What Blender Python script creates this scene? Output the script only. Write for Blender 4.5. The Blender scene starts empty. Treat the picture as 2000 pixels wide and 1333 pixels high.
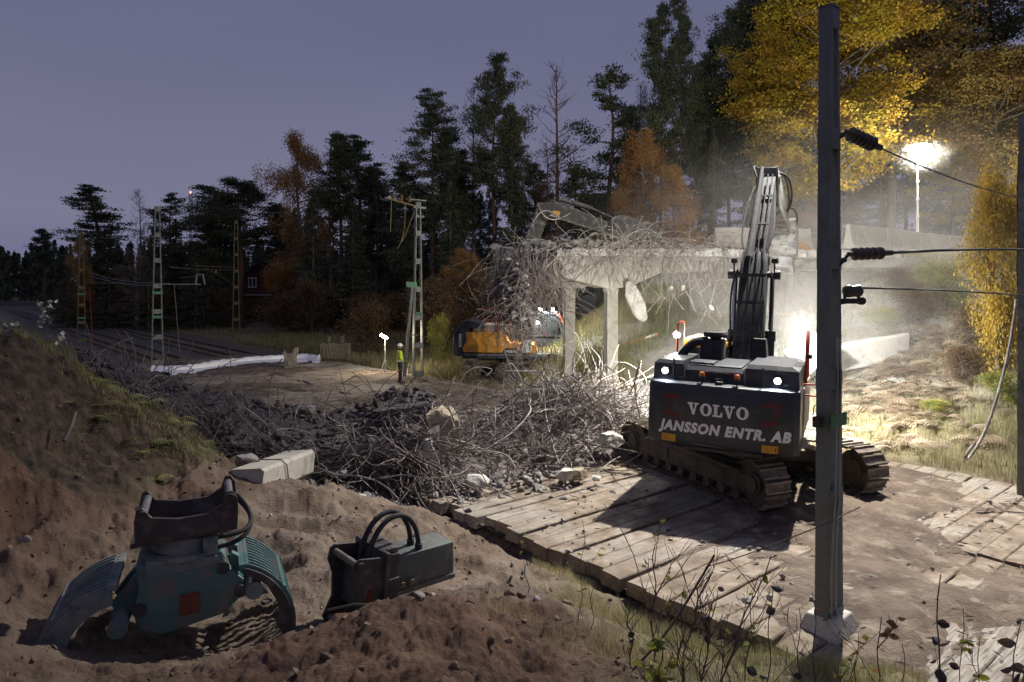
import bpy, bmesh, math, random
import numpy as np
from mathutils import Vector, Matrix, Euler, noise as mnoise
random.seed(7); RS = np.random.RandomState(11)
S = bpy.context.scene; COL = S.collection
PI = math.pi; R = math.radians
# ---------------- camera (level, 24 mm, frame shifted down) ----------------
F = 1333.0; HOR = 565.0; CH = 4.4
cam = bpy.data.cameras.new('camera'); camo = bpy.data.objects.new('camera', cam); COL.objects.link(camo)
cam.lens = 24.0; cam.sensor_width = 36.0; cam.shift_y = -(666.5 - HOR) / 2000.0
cam.clip_end = 3000; cam.clip_start = 0.1
camo.location = (0, 0, CH); camo.rotation_euler = (R(90), 0, 0); S.camera = camo
S.render.resolution_x = 1024; S.render.resolution_y = 682
# ---------------- dusk sky ----------------
w = bpy.data.worlds.new("World"); S.world = w; w.use_nodes = True
nt = w.node_tree; nt.nodes.clear()
o_ = nt.nodes.new('ShaderNodeOutputWorld'); bg = nt.nodes.new('ShaderNodeBackground')
tc = nt.nodes.new('ShaderNodeTexCoord'); sx = nt.nodes.new('ShaderNodeSeparateXYZ'); cr = nt.nodes.new('ShaderNodeValToRGB')
nt.links.new(tc.outputs['Generated'], sx.inputs[0]); nt.links.new(sx.outputs[2], cr.inputs[0])
e = cr.color_ramp.elements; e[0].position = 0.0; e[0].color = (.135, .143, .250, 1); e[1].position = 1.0; e[1].color = (.095, .102, .175, 1)
k = e.new(.10); k.color = (.178, .174, .264, 1); k = e.new(.33); k.color = (.125, .130, .218, 1)
nz = nt.nodes.new('ShaderNodeTexNoise'); nz.inputs['Scale'].default_value = 1.6; nz.inputs['Detail'].default_value = 3
mp = nt.nodes.new('ShaderNodeMapping'); mp.inputs['Scale'].default_value = (1, 1, 3.5); nt.links.new(tc.outputs['Generated'], mp.inputs[0]); nt.links.new(mp.outputs[0], nz.inputs['Vector'])
mr_ = nt.nodes.new('ShaderNodeMapRange'); mr_.inputs['To Min'].default_value = .96; mr_.inputs['To Max'].default_value = 1.22; nt.links.new(nz.outputs[0], mr_.inputs[0])
nt.links.new(cr.outputs[0], bg.inputs[0]); nt.links.new(mr_.outputs[0], bg.inputs[1]); nt.links.new(bg.outputs[0], o_.inputs[0])
S.view_settings.view_transform = 'Standard'; S.view_settings.look = 'None'; S.view_settings.exposure = 0.0; S.view_settings.gamma = 1.0
# ---------------- site floodlights ----------------
def lamp(name, kind, loc, power, col=(1, .93, .8), size=.3, aim=None, angle=100, blend=.6):
    L = bpy.data.lights.new(name, kind); L.energy = power; L.color = col
    if kind == 'AREA': L.size = size
    else: L.shadow_soft_size = size
    if kind == 'SPOT': L.spot_size = R(angle); L.spot_blend = blend
    o = bpy.data.objects.new(name, L); COL.objects.link(o); o.location = loc
    if aim is not None: o.rotation_euler = (Vector(aim) - Vector(loc)).to_track_quat('-Z', 'Y').to_euler()
    return o
def W(x, y, Y): return Vector(((x - 1000) * Y / F, Y, CH - (y - HOR) * Y / F))   # photo pixel at distance Y
def P(x, y, z=0.0):
    Y = F * (CH - z) / (y - HOR); return Vector(((x - 1000) * Y / F, Y, z))
nv = Vector((.769, .639)); dv = Vector((.639, -.769))       # across / along the railway
def NS(n, s, z=0.0): return Vector((nv.x * n + dv.x * s, nv.y * n + dv.y * s, z))
# high flood over the work area (throws the excavator's shadow to the lower left)
lamp('site_flood', 'SPOT', (10.2, 21.0, 17.0), 36000, (1, .95, .87), .12, (5.0, 13.0, 0), 66, 1.0)
# below the fill: lamp head of the light tower on the approach road
lamp('tree_fill_light', 'POINT', (10.2, 21.0, 17.0), 8000, (1, .93, .80), .4)  # point fill added at the flood's position to brighten the trees
lamp('tower_light', 'POINT', (21.3, 35.5, 11.35), 5200, (1, .95, .84), .5)
# boom work lights of the dark excavator, shining on bridge and bank
lamp('boom_work_light', 'SPOT', (7.6, 18.4, 3.3), 7500, (1, .99, .96), .12, (11.2, 23.0, 1.0), 125, .9)
lamp('boom_work_light', 'SPOT', (4.6, 18.2, 3.3), 4200, (1, .96, .84), .12, (3.5, 25.5, 1.5), 110, .9)

# ---------------- helpers ----------------
def tag(o, label=None, cat=None, group=None, kind=None):
    if label: o['label'] = label
    if cat: o['category'] = cat
    if group: o['group'] = group
    if kind: o['kind'] = kind
    return o
def empty(name, loc=(0, 0, 0), rz=0.0, label=None, cat=None, group=None):
    o = bpy.data.objects.new(name, None); COL.objects.link(o); o.location = loc; o.rotation_euler = (0, 0, rz)
    o.empty_display_size = .3
    return tag(o, label, cat, group)
def link_mesh(name, me, m, parent=None):
    o = bpy.data.objects.new(name, me); COL.objects.link(o)
    if m is not None:
        for q in (m if isinstance(m, (list, tuple)) else [m]): me.materials.append(q)
    if parent: o.parent = parent
    return o
def np_mesh(name, V, Fc, smooth=False):
    me = bpy.data.meshes.new(name); V = np.asarray(V, dtype=np.float32); Fc = np.asarray(Fc, dtype=np.int32)
    k = Fc.shape[1]; me.vertices.add(len(V)); me.vertices.foreach_set('co', V.ravel())
    me.loops.add(Fc.size); me.loops.foreach_set('vertex_index', Fc.ravel())
    me.polygons.add(len(Fc)); me.polygons.foreach_set('loop_start', np.arange(len(Fc), dtype=np.int32) * k)
    if smooth: me.polygons.foreach_set('use_smooth', np.ones(len(Fc), dtype=bool))
    me.update(calc_edges=True); return me
class MB:
    def __init__(s, M=None): s.v = []; s.f = []; s.mi = []; s.M = M or Matrix(); s.m = 0
    def add(s, vs, fs, M=None):
        b = len(s.v); T = s.M @ M if M is not None else s.M
        s.v += [T @ Vector(v) for v in vs]; s.f += [tuple(b + i for i in f) for f in fs]; s.mi += [s.m] * len(fs); return s
    def box(s, c, d, rot=None, bev=0.0):
        x, y, z = d[0] / 2, d[1] / 2, d[2] / 2
        M = Matrix.Translation(c) @ (Euler(rot).to_matrix().to_4x4() if rot else Matrix())
        if bev <= 0:
            return s.add([(i, j, k) for i in (-x, x) for j in (-y, y) for k in (-z, z)],
                [(0, 1, 3, 2), (4, 6, 7, 5), (0, 4, 5, 1), (2, 3, 7, 6), (0, 2, 6, 4), (1, 5, 7, 3)], M)
        bm = bmesh.new(); bmesh.ops.create_cube(bm, size=1, matrix=Matrix.Diagonal((d[0], d[1], d[2], 1)))
        bmesh.ops.bevel(bm, geom=bm.edges[:], offset=bev, segments=2, affect='EDGES', profile=.6)
        bm.verts.index_update(); s.add([v.co.copy() for v in bm.verts], [tuple(v.index for v in f.verts) for f in bm.faces], M); bm.free(); return s
    def bar(s, a, b, wd, h=None, up=(0, 0, 1)):
        a = Vector(a); b = Vector(b); h = h or wd; z = (b - a); L = z.length; z.normalize(); u = Vector(up)
        if abs(z.dot(u)) > .98: u = Vector((0, 1, 0))
        x = z.cross(u).normalized(); y = x.cross(z)
        M = Matrix.Translation((a + b) / 2) @ Matrix((x, z, y)).transposed().to_4x4()
        return s.box((0, 0, 0), (wd, L, h)) if False else s.add([(i * wd / 2, j * L / 2, k * h / 2) for i in (-1, 1) for j in (-1, 1) for k in (-1, 1)],
            [(0, 1, 3, 2), (4, 6, 7, 5), (0, 4, 5, 1), (2, 3, 7, 6), (0, 2, 6, 4), (1, 5, 7, 3)], M)
    def tube(s, pts, r, n=8, cap=True):
        pts = [Vector(p) for p in pts]; rr = r if isinstance(r, (list, tuple)) else [r] * len(pts); vs = []; u = None
        for i, p in enumerate(pts):
            t = (pts[min(i + 1, len(pts) - 1)] - pts[max(i - 1, 0)])
            t = t.normalized() if t.length > 1e-9 else Vector((0, 0, 1))
            if u is None: u = t.orthogonal().normalized()
            u = (u - t * u.dot(t)); u = u.normalized() if u.length > 1e-6 else t.orthogonal().normalized()
            v = t.cross(u)
            vs += [p + (u * math.cos(2 * PI * k / n) + v * math.sin(2 * PI * k / n)) * rr[i] for k in range(n)]
        fs = [(i * n + k, i * n + (k + 1) % n, (i + 1) * n + (k + 1) % n, (i + 1) * n + k) for i in range(len(pts) - 1) for k in range(n)]
        if cap: fs += [tuple(range(n))[::-1], tuple((len(pts) - 1) * n + k for k in range(n))]
        return s.add(vs, fs)
    def cyl(s, a, b, r, r2=None, n=20): return s.tube([a, b], [r, r if r2 is None else r2], n)
    def lathe(s, a, ax, prof, n=18):     # prof: (t along ax, radius)
        a = Vector(a); ax = Vector(ax).normalized(); return s.tube([a + ax * t for t, _ in prof], [q for _, q in prof], n)
    def prism(s, out, y0, y1, M=None):   # outline in (x,z), extruded along y
        n = len(out); vs = [(x, y0, z) for x, z in out] + [(x, y1, z) for x, z in out]
        return s.add(vs, [tuple(range(n)), tuple(range(2 * n - 1, n - 1, -1))] + [(i, i + n, (i + 1) % n + n, (i + 1) % n) for i in range(n)], M)
    def sphere(s, c, r, n=12, sc=(1, 1, 1)):
        vs = []; m = n // 2
        for i in range(m + 1):
            for k in range(n):
                a = PI * i / m; b = 2 * PI * k / n
                vs.append((c[0] + r * sc[0] * math.sin(a) * math.cos(b), c[1] + r * sc[1] * math.sin(a) * math.sin(b), c[2] + r * sc[2] * math.cos(a)))
        return s.add(vs, [(i * n + k, (i + 1) * n + k, (i + 1) * n + (k + 1) % n, i * n + (k + 1) % n) for i in range(m) for k in range(n)])
    def build(s, name, m, parent=None, smooth=None, bevel=0.0, **kw):
        me = bpy.data.meshes.new(name); me.from_pydata([tuple(v) for v in s.v], [], s.f); me.update()
        bm = bmesh.new(); bm.from_mesh(me); bmesh.ops.recalc_face_normals(bm, faces=bm.faces[:]); bm.to_mesh(me); bm.free()
        o = link_mesh(name, me, m, parent)
        if isinstance(m, (list, tuple)): me.polygons.foreach_set('material_index', s.mi)
        if smooth:
            me.polygons.foreach_set('use_smooth', [True] * len(me.polygons))
            try:
                me.set_sharp_from_angle(angle=R(smooth if smooth is not True else 40))
            except Exception: pass
        if bevel:
            b = o.modifiers.new('bevel', 'BEVEL'); b.width = bevel; b.segments = 2; b.limit_method = 'ANGLE'; b.angle_limit = R(35)
        if kw: tag(o, **kw)
        return o
def copy_tree(o, parent=None):
    c = o.copy(); COL.objects.link(c)
    if parent: c.parent = parent
    for ch in [q for q in bpy.data.objects if q.parent == o]: copy_tree(ch, c)
    return c
# vectorised value noise
def vnoise(x, y, z=0.0, seed=0):
    x = np.asarray(x, float); y = np.asarray(y, float); z = np.zeros_like(x) + z
    xi = np.floor(x).astype(np.int64); yi = np.floor(y).astype(np.int64); zi = np.floor(z).astype(np.int64)
    fx = x - xi; fy = y - yi; fz = z - zi
    fx = fx * fx * (3 - 2 * fx); fy = fy * fy * (3 - 2 * fy); fz = fz * fz * (3 - 2 * fz)
    def h(a, b, c):
        n = (a * 374761393 + b * 668265263 + c * 2147483647 + seed * 144665) & 0xffffffff
        n = ((n ^ (n >> 13)) * 1274126177) & 0xffffffff; n = (n ^ (n >> 16)) & 0xffffff
        return n / float(0xffffff)
    def lerp(a, b, t): return a + (b - a) * t
    c0 = lerp(lerp(h(xi, yi, zi), h(xi + 1, yi, zi), fx), lerp(h(xi, yi + 1, zi), h(xi + 1, yi + 1, zi), fx), fy)
    c1 = lerp(lerp(h(xi, yi, zi + 1), h(xi + 1, yi, zi + 1), fx), lerp(h(xi, yi + 1, zi + 1), h(xi + 1, yi + 1, zi + 1), fx), fy)
    return lerp(c0, c1, fz) * 2 - 1
def fbm(x, y, sc, oct=4, seed=0, gain=.5):
    r = 0; a = 1; t = 0
    for i in range(oct): r = r + a * vnoise(x * sc, y * sc, 0, seed + i * 17); t += a; a *= gain; sc *= 2.03
    return r / t
def sstep(a, b, x): t = np.clip((x - a) / (b - a), 0, 1); return t * t * (3 - 2 * t)

# ---------------- materials ----------------
def nodes(m): m.use_nodes = True; t = m.node_tree; return t, t.nodes['Principled BSDF']
def mat(name, c1, c2=None, sc=3.0, rough=.85, metal=0.0, bump=0.0, bsc=None, det=6, lo=.35, hi=.65, c3=None, sc3=None, dist=.02, rnd=0.0, stretch=None):
    m = bpy.data.materials.new(name); t, b = nodes(m); N = t.nodes; Lk = t.links
    b.inputs['Base Color'].default_value = (*c1, 1); b.inputs['Roughness'].default_value = rough; b.inputs['Metallic'].default_value = metal
    tc = N.new('ShaderNodeTexCoord'); vec = tc.outputs['Object']
    if stretch:
        mp = N.new('ShaderNodeMapping'); mp.inputs['Scale'].default_value = stretch; Lk.new(vec, mp.inputs[0]); vec = mp.outputs[0]
    def nz(scale, d=det):
        n = N.new('ShaderNodeTexNoise'); n.inputs['Scale'].default_value = scale; n.inputs['Detail'].default_value = d; n.inputs['Roughness'].default_value = .62; Lk.new(vec, n.inputs['Vector']); return n
    col = None
    if c2 is not None:
        n = nz(sc); r = N.new('ShaderNodeValToRGB'); r.color_ramp.elements[0].position = lo; r.color_ramp.elements[1].position = hi
        r.color_ramp.elements[0].color = (*c1, 1); r.color_ramp.elements[1].color = (*c2, 1); Lk.new(n.outputs[0], r.inputs[0]); col = r.outputs[0]
        if c3 is not None:
            n2 = nz(sc3 or sc * 4); r2 = N.new('ShaderNodeValToRGB'); r2.color_ramp.elements[0].position = .52; r2.color_ramp.elements[1].position = .66
            r2.color_ramp.elements[0].color = (0, 0, 0, 1); r2.color_ramp.elements[1].color = (1, 1, 1, 1); Lk.new(n2.outputs[0], r2.inputs[0])
            mx = N.new('ShaderNodeMixRGB'); Lk.new(r2.outputs[0], mx.inputs[0]); Lk.new(col, mx.inputs[1]); mx.inputs[2].default_value = (*c3, 1); col = mx.outputs[0]
    if rnd > 0:
        oi = N.new('ShaderNodeObjectInfo'); mr = N.new('ShaderNodeMapRange'); mr.inputs['To Min'].default_value = 1 - rnd; mr.inputs['To Max'].default_value = 1 + rnd
        Lk.new(oi.outputs['Random'], mr.inputs[0]); hs = N.new('ShaderNodeHueSaturation'); Lk.new(mr.outputs[0], hs.inputs['Value'])
        if col is not None: Lk.new(col, hs.inputs['Color'])
        else: hs.inputs['Color'].default_value = (*c1, 1)
        col = hs.outputs[0]
    if col is not None: Lk.new(col, b.inputs['Base Color'])
    if bump > 0:
        n3 = nz(bsc or sc * 3, 8); bp = N.new('ShaderNodeBump'); bp.inputs['Strength'].default_value = bump; bp.inputs['Distance'].default_value = dist
        Lk.new(n3.outputs[0], bp.inputs['Height']); Lk.new(bp.outputs[0], b.inputs['Normal'])
    return m
def leafmat(name, c1, c2, sc=.6, tr=.35, rnd=.12):
    m = bpy.data.materials.new(name); t, b = nodes(m); N = t.nodes; Lk = t.links
    tc = N.new('ShaderNodeTexCoord'); n = N.new('ShaderNodeTexNoise'); n.inputs['Scale'].default_value = sc; n.inputs['Detail'].default_value = 4
    Lk.new(tc.outputs['Object'], n.inputs['Vector']); r = N.new('ShaderNodeValToRGB'); r.color_ramp.elements[0].position = .38; r.color_ramp.elements[1].position = .62
    r.color_ramp.elements[0].color = (*c1, 1); r.color_ramp.elements[1].color = (*c2, 1); Lk.new(n.outputs[0], r.inputs[0])
    at = N.new('ShaderNodeAttribute'); at.attribute_name = 'lv'; mr = N.new('ShaderNodeMapRange'); mr.inputs['To Min'].default_value = .6; mr.inputs['To Max'].default_value = 1.4; Lk.new(at.outputs['Fac'], mr.inputs[0])
    hs = N.new('ShaderNodeHueSaturation'); Lk.new(r.outputs[0], hs.inputs['Color']); Lk.new(mr.outputs[0], hs.inputs['Value'])
    Lk.new(hs.outputs[0], b.inputs['Base Color']); b.inputs['Roughness'].default_value = .7
    tl = N.new('ShaderNodeBsdfTranslucent'); Lk.new(hs.outputs[0], tl.inputs[0]); mx = N.new('ShaderNodeMixShader'); mx.inputs[0].default_value = tr
    Lk.new(b.outputs[0], mx.inputs[1]); Lk.new(tl.outputs[0], mx.inputs[2]); Lk.new(mx.outputs[0], N['Material Output'].inputs[0])
    return m
def emis(name, col, st):
    m = bpy.data.materials.new(name); t, b = nodes(m); b.inputs['Base Color'].default_value = (*col, 1)
    b.inputs['Emission Color'].default_value = (*col, 1); b.inputs['Emission Strength'].default_value = st; return m
M = {}
M['grouser'] = mat('grouser', (.34, .30, .25), (.20, .17, .14), 6, .5, .4)
M['concrete'] = mat('concrete', (.46, .44, .39), (.35, .33, .29), .9, .88, bump=.5, bsc=14, c3=(.26, .245, .22), sc3=2.6, dist=.015)
M['concrete_pale'] = mat('concrete_pale', (.55, .54, .50), (.40, .39, .36), 2.0, .9, bump=.9, bsc=9, c3=(.30, .29, .27), sc3=6, dist=.04)
M['concrete_tan'] = mat('concrete_tan', (.38, .33, .24), (.28, .24, .18), 2.5, .9, bump=.9, bsc=8, dist=.04)
M['rubble'] = mat('rubble', (.30, .28, .27), (.17, .155, .155), 2.0, .92, bump=.7, bsc=10, rnd=.2)
M['asphalt'] = mat('asphalt', (.055, .048, .052), (.10, .085, .085), 1.5, .9, bump=1.0, bsc=14, dist=.04, c3=(.16, .14, .14), sc3=5)
M['steel_galv'] = mat('steel_galv', (.20, .21, .20), (.13, .14, .135), 3, .62, .25, bump=.1, bsc=20, c3=(.10, .10, .09), sc3=4)
M['steel_near'] = mat('steel_near', (.17, .18, .19), (.105, .115, .125), 60, .6, .2, bump=.25, bsc=90, dist=.002, c3=(.10, .11, .075), sc3=1.3)
M['mast_rust'] = mat('mast_rust', (.19, .13, .045), (.12, .10, .05), 2, .75, .1)
M['rebar'] = mat('rebar', (.18, .16, .155), (.12, .09, .08), 1.5, .65, .2, c3=(.25, .23, .22), sc3=5)
M['rebar_dusty'] = mat('rebar_dusty', (.36, .34, .32), (.20, .16, .14), 1.1, .7, .15, c3=(.46, .44, .42), sc3=4)
M['black'] = mat('black', (.012, .013, .015), (.03, .03, .032), 4, .55, bump=.1, bsc=20)
M['rubber'] = mat('rubber', (.02, .021, .024), (.045, .044, .048), 5, .85, bump=.1, bsc=30)
M['darkpaint'] = mat('darkpaint', (.022, .027, .036), (.036, .040, .050), 1.3, .42, .1, c3=(.055, .055, .06), sc3=3.5, bump=.05, bsc=30)
M['dustpaint'] = mat('dustpaint', (.16, .15, .155), (.09, .09, .10), 2.2, .7, c3=(.05, .055, .065), sc3=5)
M['boompaint'] = mat('boompaint', (.016, .018, .026), (.03, .032, .04), 2.0, .8, .0, c3=(.06, .06, .065), sc3=4)
M['orange'] = mat('orange', (.62, .27, .022), (.50, .22, .025), 2.5, .45, c3=(.36, .22, .08), sc3=3)
M['redrail'] = mat('redrail', (.55, .05, .02), (.38, .04, .02), 5, .5)
M['chrome'] = mat('chrome', (.5, .5, .5), rough=.25, metal=1)
M['trackm'] = mat('trackm', (.19, .15, .12), (.095, .08, .07), 5, .75, .3, bump=.5, bsc=25, c3=(.26, .22, .18), sc3=7)
M['mudframe'] = mat('mudframe', (.085, .07, .055), (.13, .105, .08), 3, .85, bump=.4, bsc=16, c3=(.05, .045, .04), sc3=5)
M['glass'] = mat('glass', (.02, .025, .03), rough=.08)
M['white'] = mat('white', (.75, .75, .74), (.62, .62, .62), 4, .6)
M['lettering'] = mat('lettering', (.85, .84, .85), (.75, .74, .75), 8, .6)
M['decal_red'] = mat('decal_red', (.14, .012, .014), (.07, .01, .012), 8, .6)
M['decal_yellow'] = mat('decal_yellow', (.60, .30, .02), rough=.6)
M['lamp_white'] = emis('lamp_white', (1, .97, .9), 60)
M['lamp_cold'] = emis('lamp_cold', (.9, .95, 1), 45)
M['lamp_tower'] = emis('lamp_tower', (1, .93, .8), 90)
M['lamp_red'] = emis('lamp_red', (1, .12, .08), 9)
M['amber'] = mat('amber', (.55, .13, .02), rough=.4)
M['timber'] = mat('timber', (.245, .205, .16), (.145, .12, .095), 1.6, .9, bump=.8, bsc=7, dist=.03, c3=(.33, .29, .235), sc3=3.0, rnd=.12)
M['bark_pine'] = mat('bark_pine', (.15, .075, .045), (.06, .045, .035), .8, .9, bump=.6, bsc=6)
M['bark_grey'] = mat('bark_grey', (.16, .14, .11), (.09, .08, .065), 2, .9)
M['bark_birch'] = mat('bark_birch', (.28, .25, .24), (.10, .085, .08), 2.5, .8)
M['pine'] = leafmat('pine', (.062, .085, .048), (.11, .12, .065), .5, .25)
M['spruce'] = leafmat('spruce', (.055, .07, .042), (.10, .10, .058), .5, .25)
M['birch_or'] = leafmat('birch_or', (.30, .14, .035), (.40, .23, .07), .6, .4)
M['birch_br'] = leafmat('birch_br', (.22, .10, .05), (.30, .15, .07), .6, .3)
M['maple_y'] = leafmat('maple_y', (.42, .33, .03), (.36, .22, .02), .33, .4)
M['maple_o'] = leafmat('maple_o', (.27, .20, .05), (.24, .14, .04), .4, .4)
M['bush_y'] = leafmat('bush_y', (.50, .33, .04), (.32, .24, .06), .8, .4)
M['bush_g'] = leafmat('bush_g', (.14, .19, .04), (.30, .25, .05), .8, .35)
M['grass_dry'] = leafmat('grass_dry', (.36, .30, .16), (.26, .25, .11), .5, .3)
M['grass_gr'] = leafmat('grass_gr', (.20, .22, .07), (.34, .30, .15), .5, .3)
M['bracken'] = leafmat('bracken', (.33, .24, .16), (.42, .35, .26), .7, .3)
# ---------------- terrain ----------------
ctl = []
def C3(x, y, z): ctl.append((x, y, z))
def CP(x, y, Y): p = W(x, y, Y); ctl.append((p.x, p.y, p.z))
for q in ((0, 0, 2.8), (-4, 0, 2.9), (4, 0, 2.6), (-8, 2, 3.2), (8, 1, 1.6), (-1.6, 6.9, .95), (-.7, 7.3, .95), (-9, 16.5, -.2), (-12, 20, -.2), (-12, 11, 3.9), (-16, 14, 3.0), (-14, 18, .6), (-7, 15.5, -.2), (-5, 15.5, -.1), (-16, 8, 3.9), (8, 5, .3), (12, 6, 0)): C3(*q)
for q in ((0, 1333, 4.3), (300, 1333, 4.6), (600, 1333, 4.2), (900, 1333, 3.8), (1200, 1333, 4.3), (1500, 1333, 5.5), (1800, 1333, 6.5), (2000, 1333, 7),
          (650, 1215, 5.4), (850, 1175, 5.6), (1050, 1185, 5.5), (1150, 1270, 5.1), (300, 1290, 5.3), (0, 1200, 6.2), (0, 1050, 7.8), (100, 950, 9), (0, 850, 9.3), (0, 700, 10), (0, 658, 11),
          (100, 800, 10.3), (100, 688, 11.3), (200, 742, 12.0), (200, 900, 10.6), (200, 1000, 9.3), (300, 860, 11.6), (300, 800, 12.9), (400, 900, 12.2), (430, 885, 13.5), (300, 960, 10.5), (400, 980, 10.8),
          (600, 960, 12), (560, 1005, 10.8), (500, 1080, 9.3), (700, 1000, 11), (800, 1020, 11.2), (880, 1060, 11.2), (700, 1090, 9.3), (600, 1130, 8.3), (850, 1120, 9.2), (950, 1140, 9.6),
          (1100, 1190, 8.3), (1200, 1215, 7.6), (1300, 1265, 7.1), (1400, 1300, 7.1), (1500, 1310, 7.5), (1620, 1250, 8.75), (1750, 1300, 8.0), (100, 1120, 7.3), (200, 1215, 6.9), (150, 1285, 6.6), (510, 1262, 7.0), (345, 1255, 7.0), (60, 1230, 6.7)): CP(*q)
for s in range(-24, 1, 2): p = NS(7.5, s); C3(p.x, p.y, -.24)
ctl = np.array(ctl); cx = ctl[:, :2]
def tps_k(r2): return np.where(r2 > 1e-12, .5 * r2 * np.log(np.maximum(r2, 1e-12)), 0)
d2 = ((cx[:, None] - cx[None]) ** 2).sum(-1); n_ = len(ctl)
A = np.zeros((n_ + 3, n_ + 3)); A[:n_, :n_] = tps_k(d2) + np.eye(n_) * .15; A[:n_, n_] = 1; A[:n_, n_ + 1:] = cx; A[n_, :n_] = 1; A[n_ + 1:, :n_] = cx.T
tpsw = np.linalg.solve(A, np.concatenate([ctl[:, 2], [0, 0, 0]]))
def tps(x, y):
    sh = x.shape; x = x.ravel(); y = y.ravel(); out = tpsw[n_] + tpsw[n_ + 1] * x + tpsw[n_ + 2] * y
    for i in range(n_): out = out + tpsw[i] * tps_k((x - cx[i, 0]) ** 2 + (y - cx[i, 1]) ** 2)
    return out.reshape(sh)
def terrain(x, y, fine=True):
    x = np.asarray(x, float); y = np.asarray(y, float)
    n = nv.x * x + nv.y * y; s = dv.x * x + dv.y * y
    zf = np.interp(n, [-60, -20, 0, 7, 8, 18.5, 21, 24.6, 27.4, 32, 36, 60, 100], [2, .6, .2, -.1, -.24, -.24, .25, 1.9, 3.3, 5.5, 6.1, 6.6, 8])
    zl = np.interp(n, [-200, -60, -20, 0, 7, 8, 18.5, 26, 40, 90, 200], [2.5, 1.2, .3, 0, -.1, -.24, -.24, .0, .8, 2.2, 3.5])
    k = sstep(-31, -24.5, s); z = zl * (1 - k) + zf * k
    z = z * (1 - sstep(120, 400, np.hypot(x, y))) + sstep(120, 400, np.hypot(x, y)) * 1.5
    t = np.clip(tps(x, y), -.35, 4.1)
    wgt = (1 - sstep(7.7, 8.3, n + 3 * sstep(3, 5.5, x) * sstep(10, 8, y) * 0)) * (1 - sstep(15.5, 20, y))
    # right foreground, in front of the mats' near end
    wr = sstep(4.2, 2.0, s + 4.0) * 0
    near_end = sstep(-1.5, .8, s) * (1 - sstep(18, 21, n)); wgt = np.maximum(wgt, near_end * (1 - sstep(12, 15, x)))
    z = z * (1 - wgt) + t * wgt
    if fine:
        r = np.hypot(x, y)
        sand = wgt * (1 - sstep(14, 18, y))
        rid = 1 - np.abs(fbm(x, y, .9, 4, 3)) * 2
        z = z + sand * (.18 * fbm(x, y, .8, 5, 1) + .13 * (rid - .5) * sstep(3, 4.5, y) + .17 * np.clip(fbm(x * .6 + 3, y * 1.5, .9, 3, 81) * 2.2, -.7, .7) * sstep(7.6, 9, y) * sstep(-6.8, -5, x) + .06 * fbm(x, y, 4.5, 5, 9, .6) + .04 * np.abs(fbm(x, y, 12, 3, 19)))
        # gullies on the steep left face
        st = sstep(-3.5, -6, x) * sand; z = z + st * (.20 * fbm(x * 1.0, y * .35 + 5, 2.2, 4, 33) + .10 * fbm(x, y, 6, 4, 35, .65))
        z = z + (1 - sand) * ((.10 + .25 * sstep(20, 30, n) + .2 * sstep(6, -10, n)) * fbm(x, y, .35, 4, 5)) * (1 - ((n > 7.9) & (n < 18.4) & (s < 2.5) & (s > -52)))
        md = sstep(5.9, 4.9, y) * sstep(-2.4, -1.2, x) * sstep(1.6, .5, x); z = z + md * (.07 * fbm(x, y, 2.0, 5, 44) + .025 * (1 - 2 * np.abs(fbm(x, y, 7, 3, 45))))
    return z
def hz(x, y): return float(terrain(np.array([x]), np.array([y]))[0])
def zcoarse(x, y): return float(terrain(np.array([x]), np.array([y]), False)[0])
af = np.concatenate([np.linspace(-180, -52, 45)[:-1], np.linspace(-52, 52, 760), np.linspace(52, 180, 45)[1:]]) * PI / 180
rr = np.concatenate([[.3, .8], np.geomspace(1.4, 22, 360), np.geomspace(22.3, 120, 170), np.geomspace(125, 1800, 40)])
AA, RR = np.meshgrid(af, rr); XX = RR * np.sin(AA); YY = RR * np.cos(AA); ZZ = terrain(XX, YY)
nr, na = XX.shape; idx = np.arange(nr * na).reshape(nr, na)
Fc = np.stack([idx[:-1, :-1], idx[:-1, 1:], idx[1:, 1:], idx[1:, :-1]], -1).reshape(-1, 4)[:, ::-1]
me = np_mesh('ground', np.stack([XX, YY, ZZ], -1).reshape(-1, 3), Fc, True)
Nn = nv.x * XX + nv.y * YY; Ss = dv.x * XX + dv.y * YY
def attr(me, name, v):
    a = me.attributes.new(name, 'FLOAT', 'POINT'); a.data.foreach_set('value', np.asarray(v, dtype=np.float32).ravel())
g = np.maximum(sstep(18.4, 19.8, Nn), np.maximum(sstep(6.5, 2, Nn) * sstep(15, 19, YY), sstep(34, 42, YY) * (1 - sstep(7, 9, Nn) * (1 - sstep(19, 21, Nn)))))
fg = sstep(.2, 1.4, XX) * (1 - sstep(7.0, 8.2, Nn)) * sstep(15, 13, YY)
crz = np.interp(XX, [-9, -8.25, -7.5, -6.5, -5.8, -5.2], [4.2, 3.66, 2.95, 1.75, 1.1, .9]); crest = sstep(-.30, -.10, ZZ - crz) * sstep(-5.2, -5.9, XX) * (YY > 10) * (YY < 17); g = np.clip(np.maximum(np.maximum(g, fg), crest), 0, 1)
attr(me, 'grassy', np.clip(g + .25 * fbm(XX, YY, 1.2, 3, 71), 0, 1) * (g > .02))
attr(me, 'ballast', sstep(7.0, 8.0, Nn) * (1 - sstep(18.0, 19.2, Nn)))
attr(me, 'reddirt', np.clip(sstep(6.1, 5.3, YY) * sstep(-2.6, -1.4, XX) * sstep(2.4, 1.4, XX) + .95 * sstep(-4.0, -6.3, XX) + .35 * sstep(6.4, 5.2, YY), 0, 1))
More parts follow.
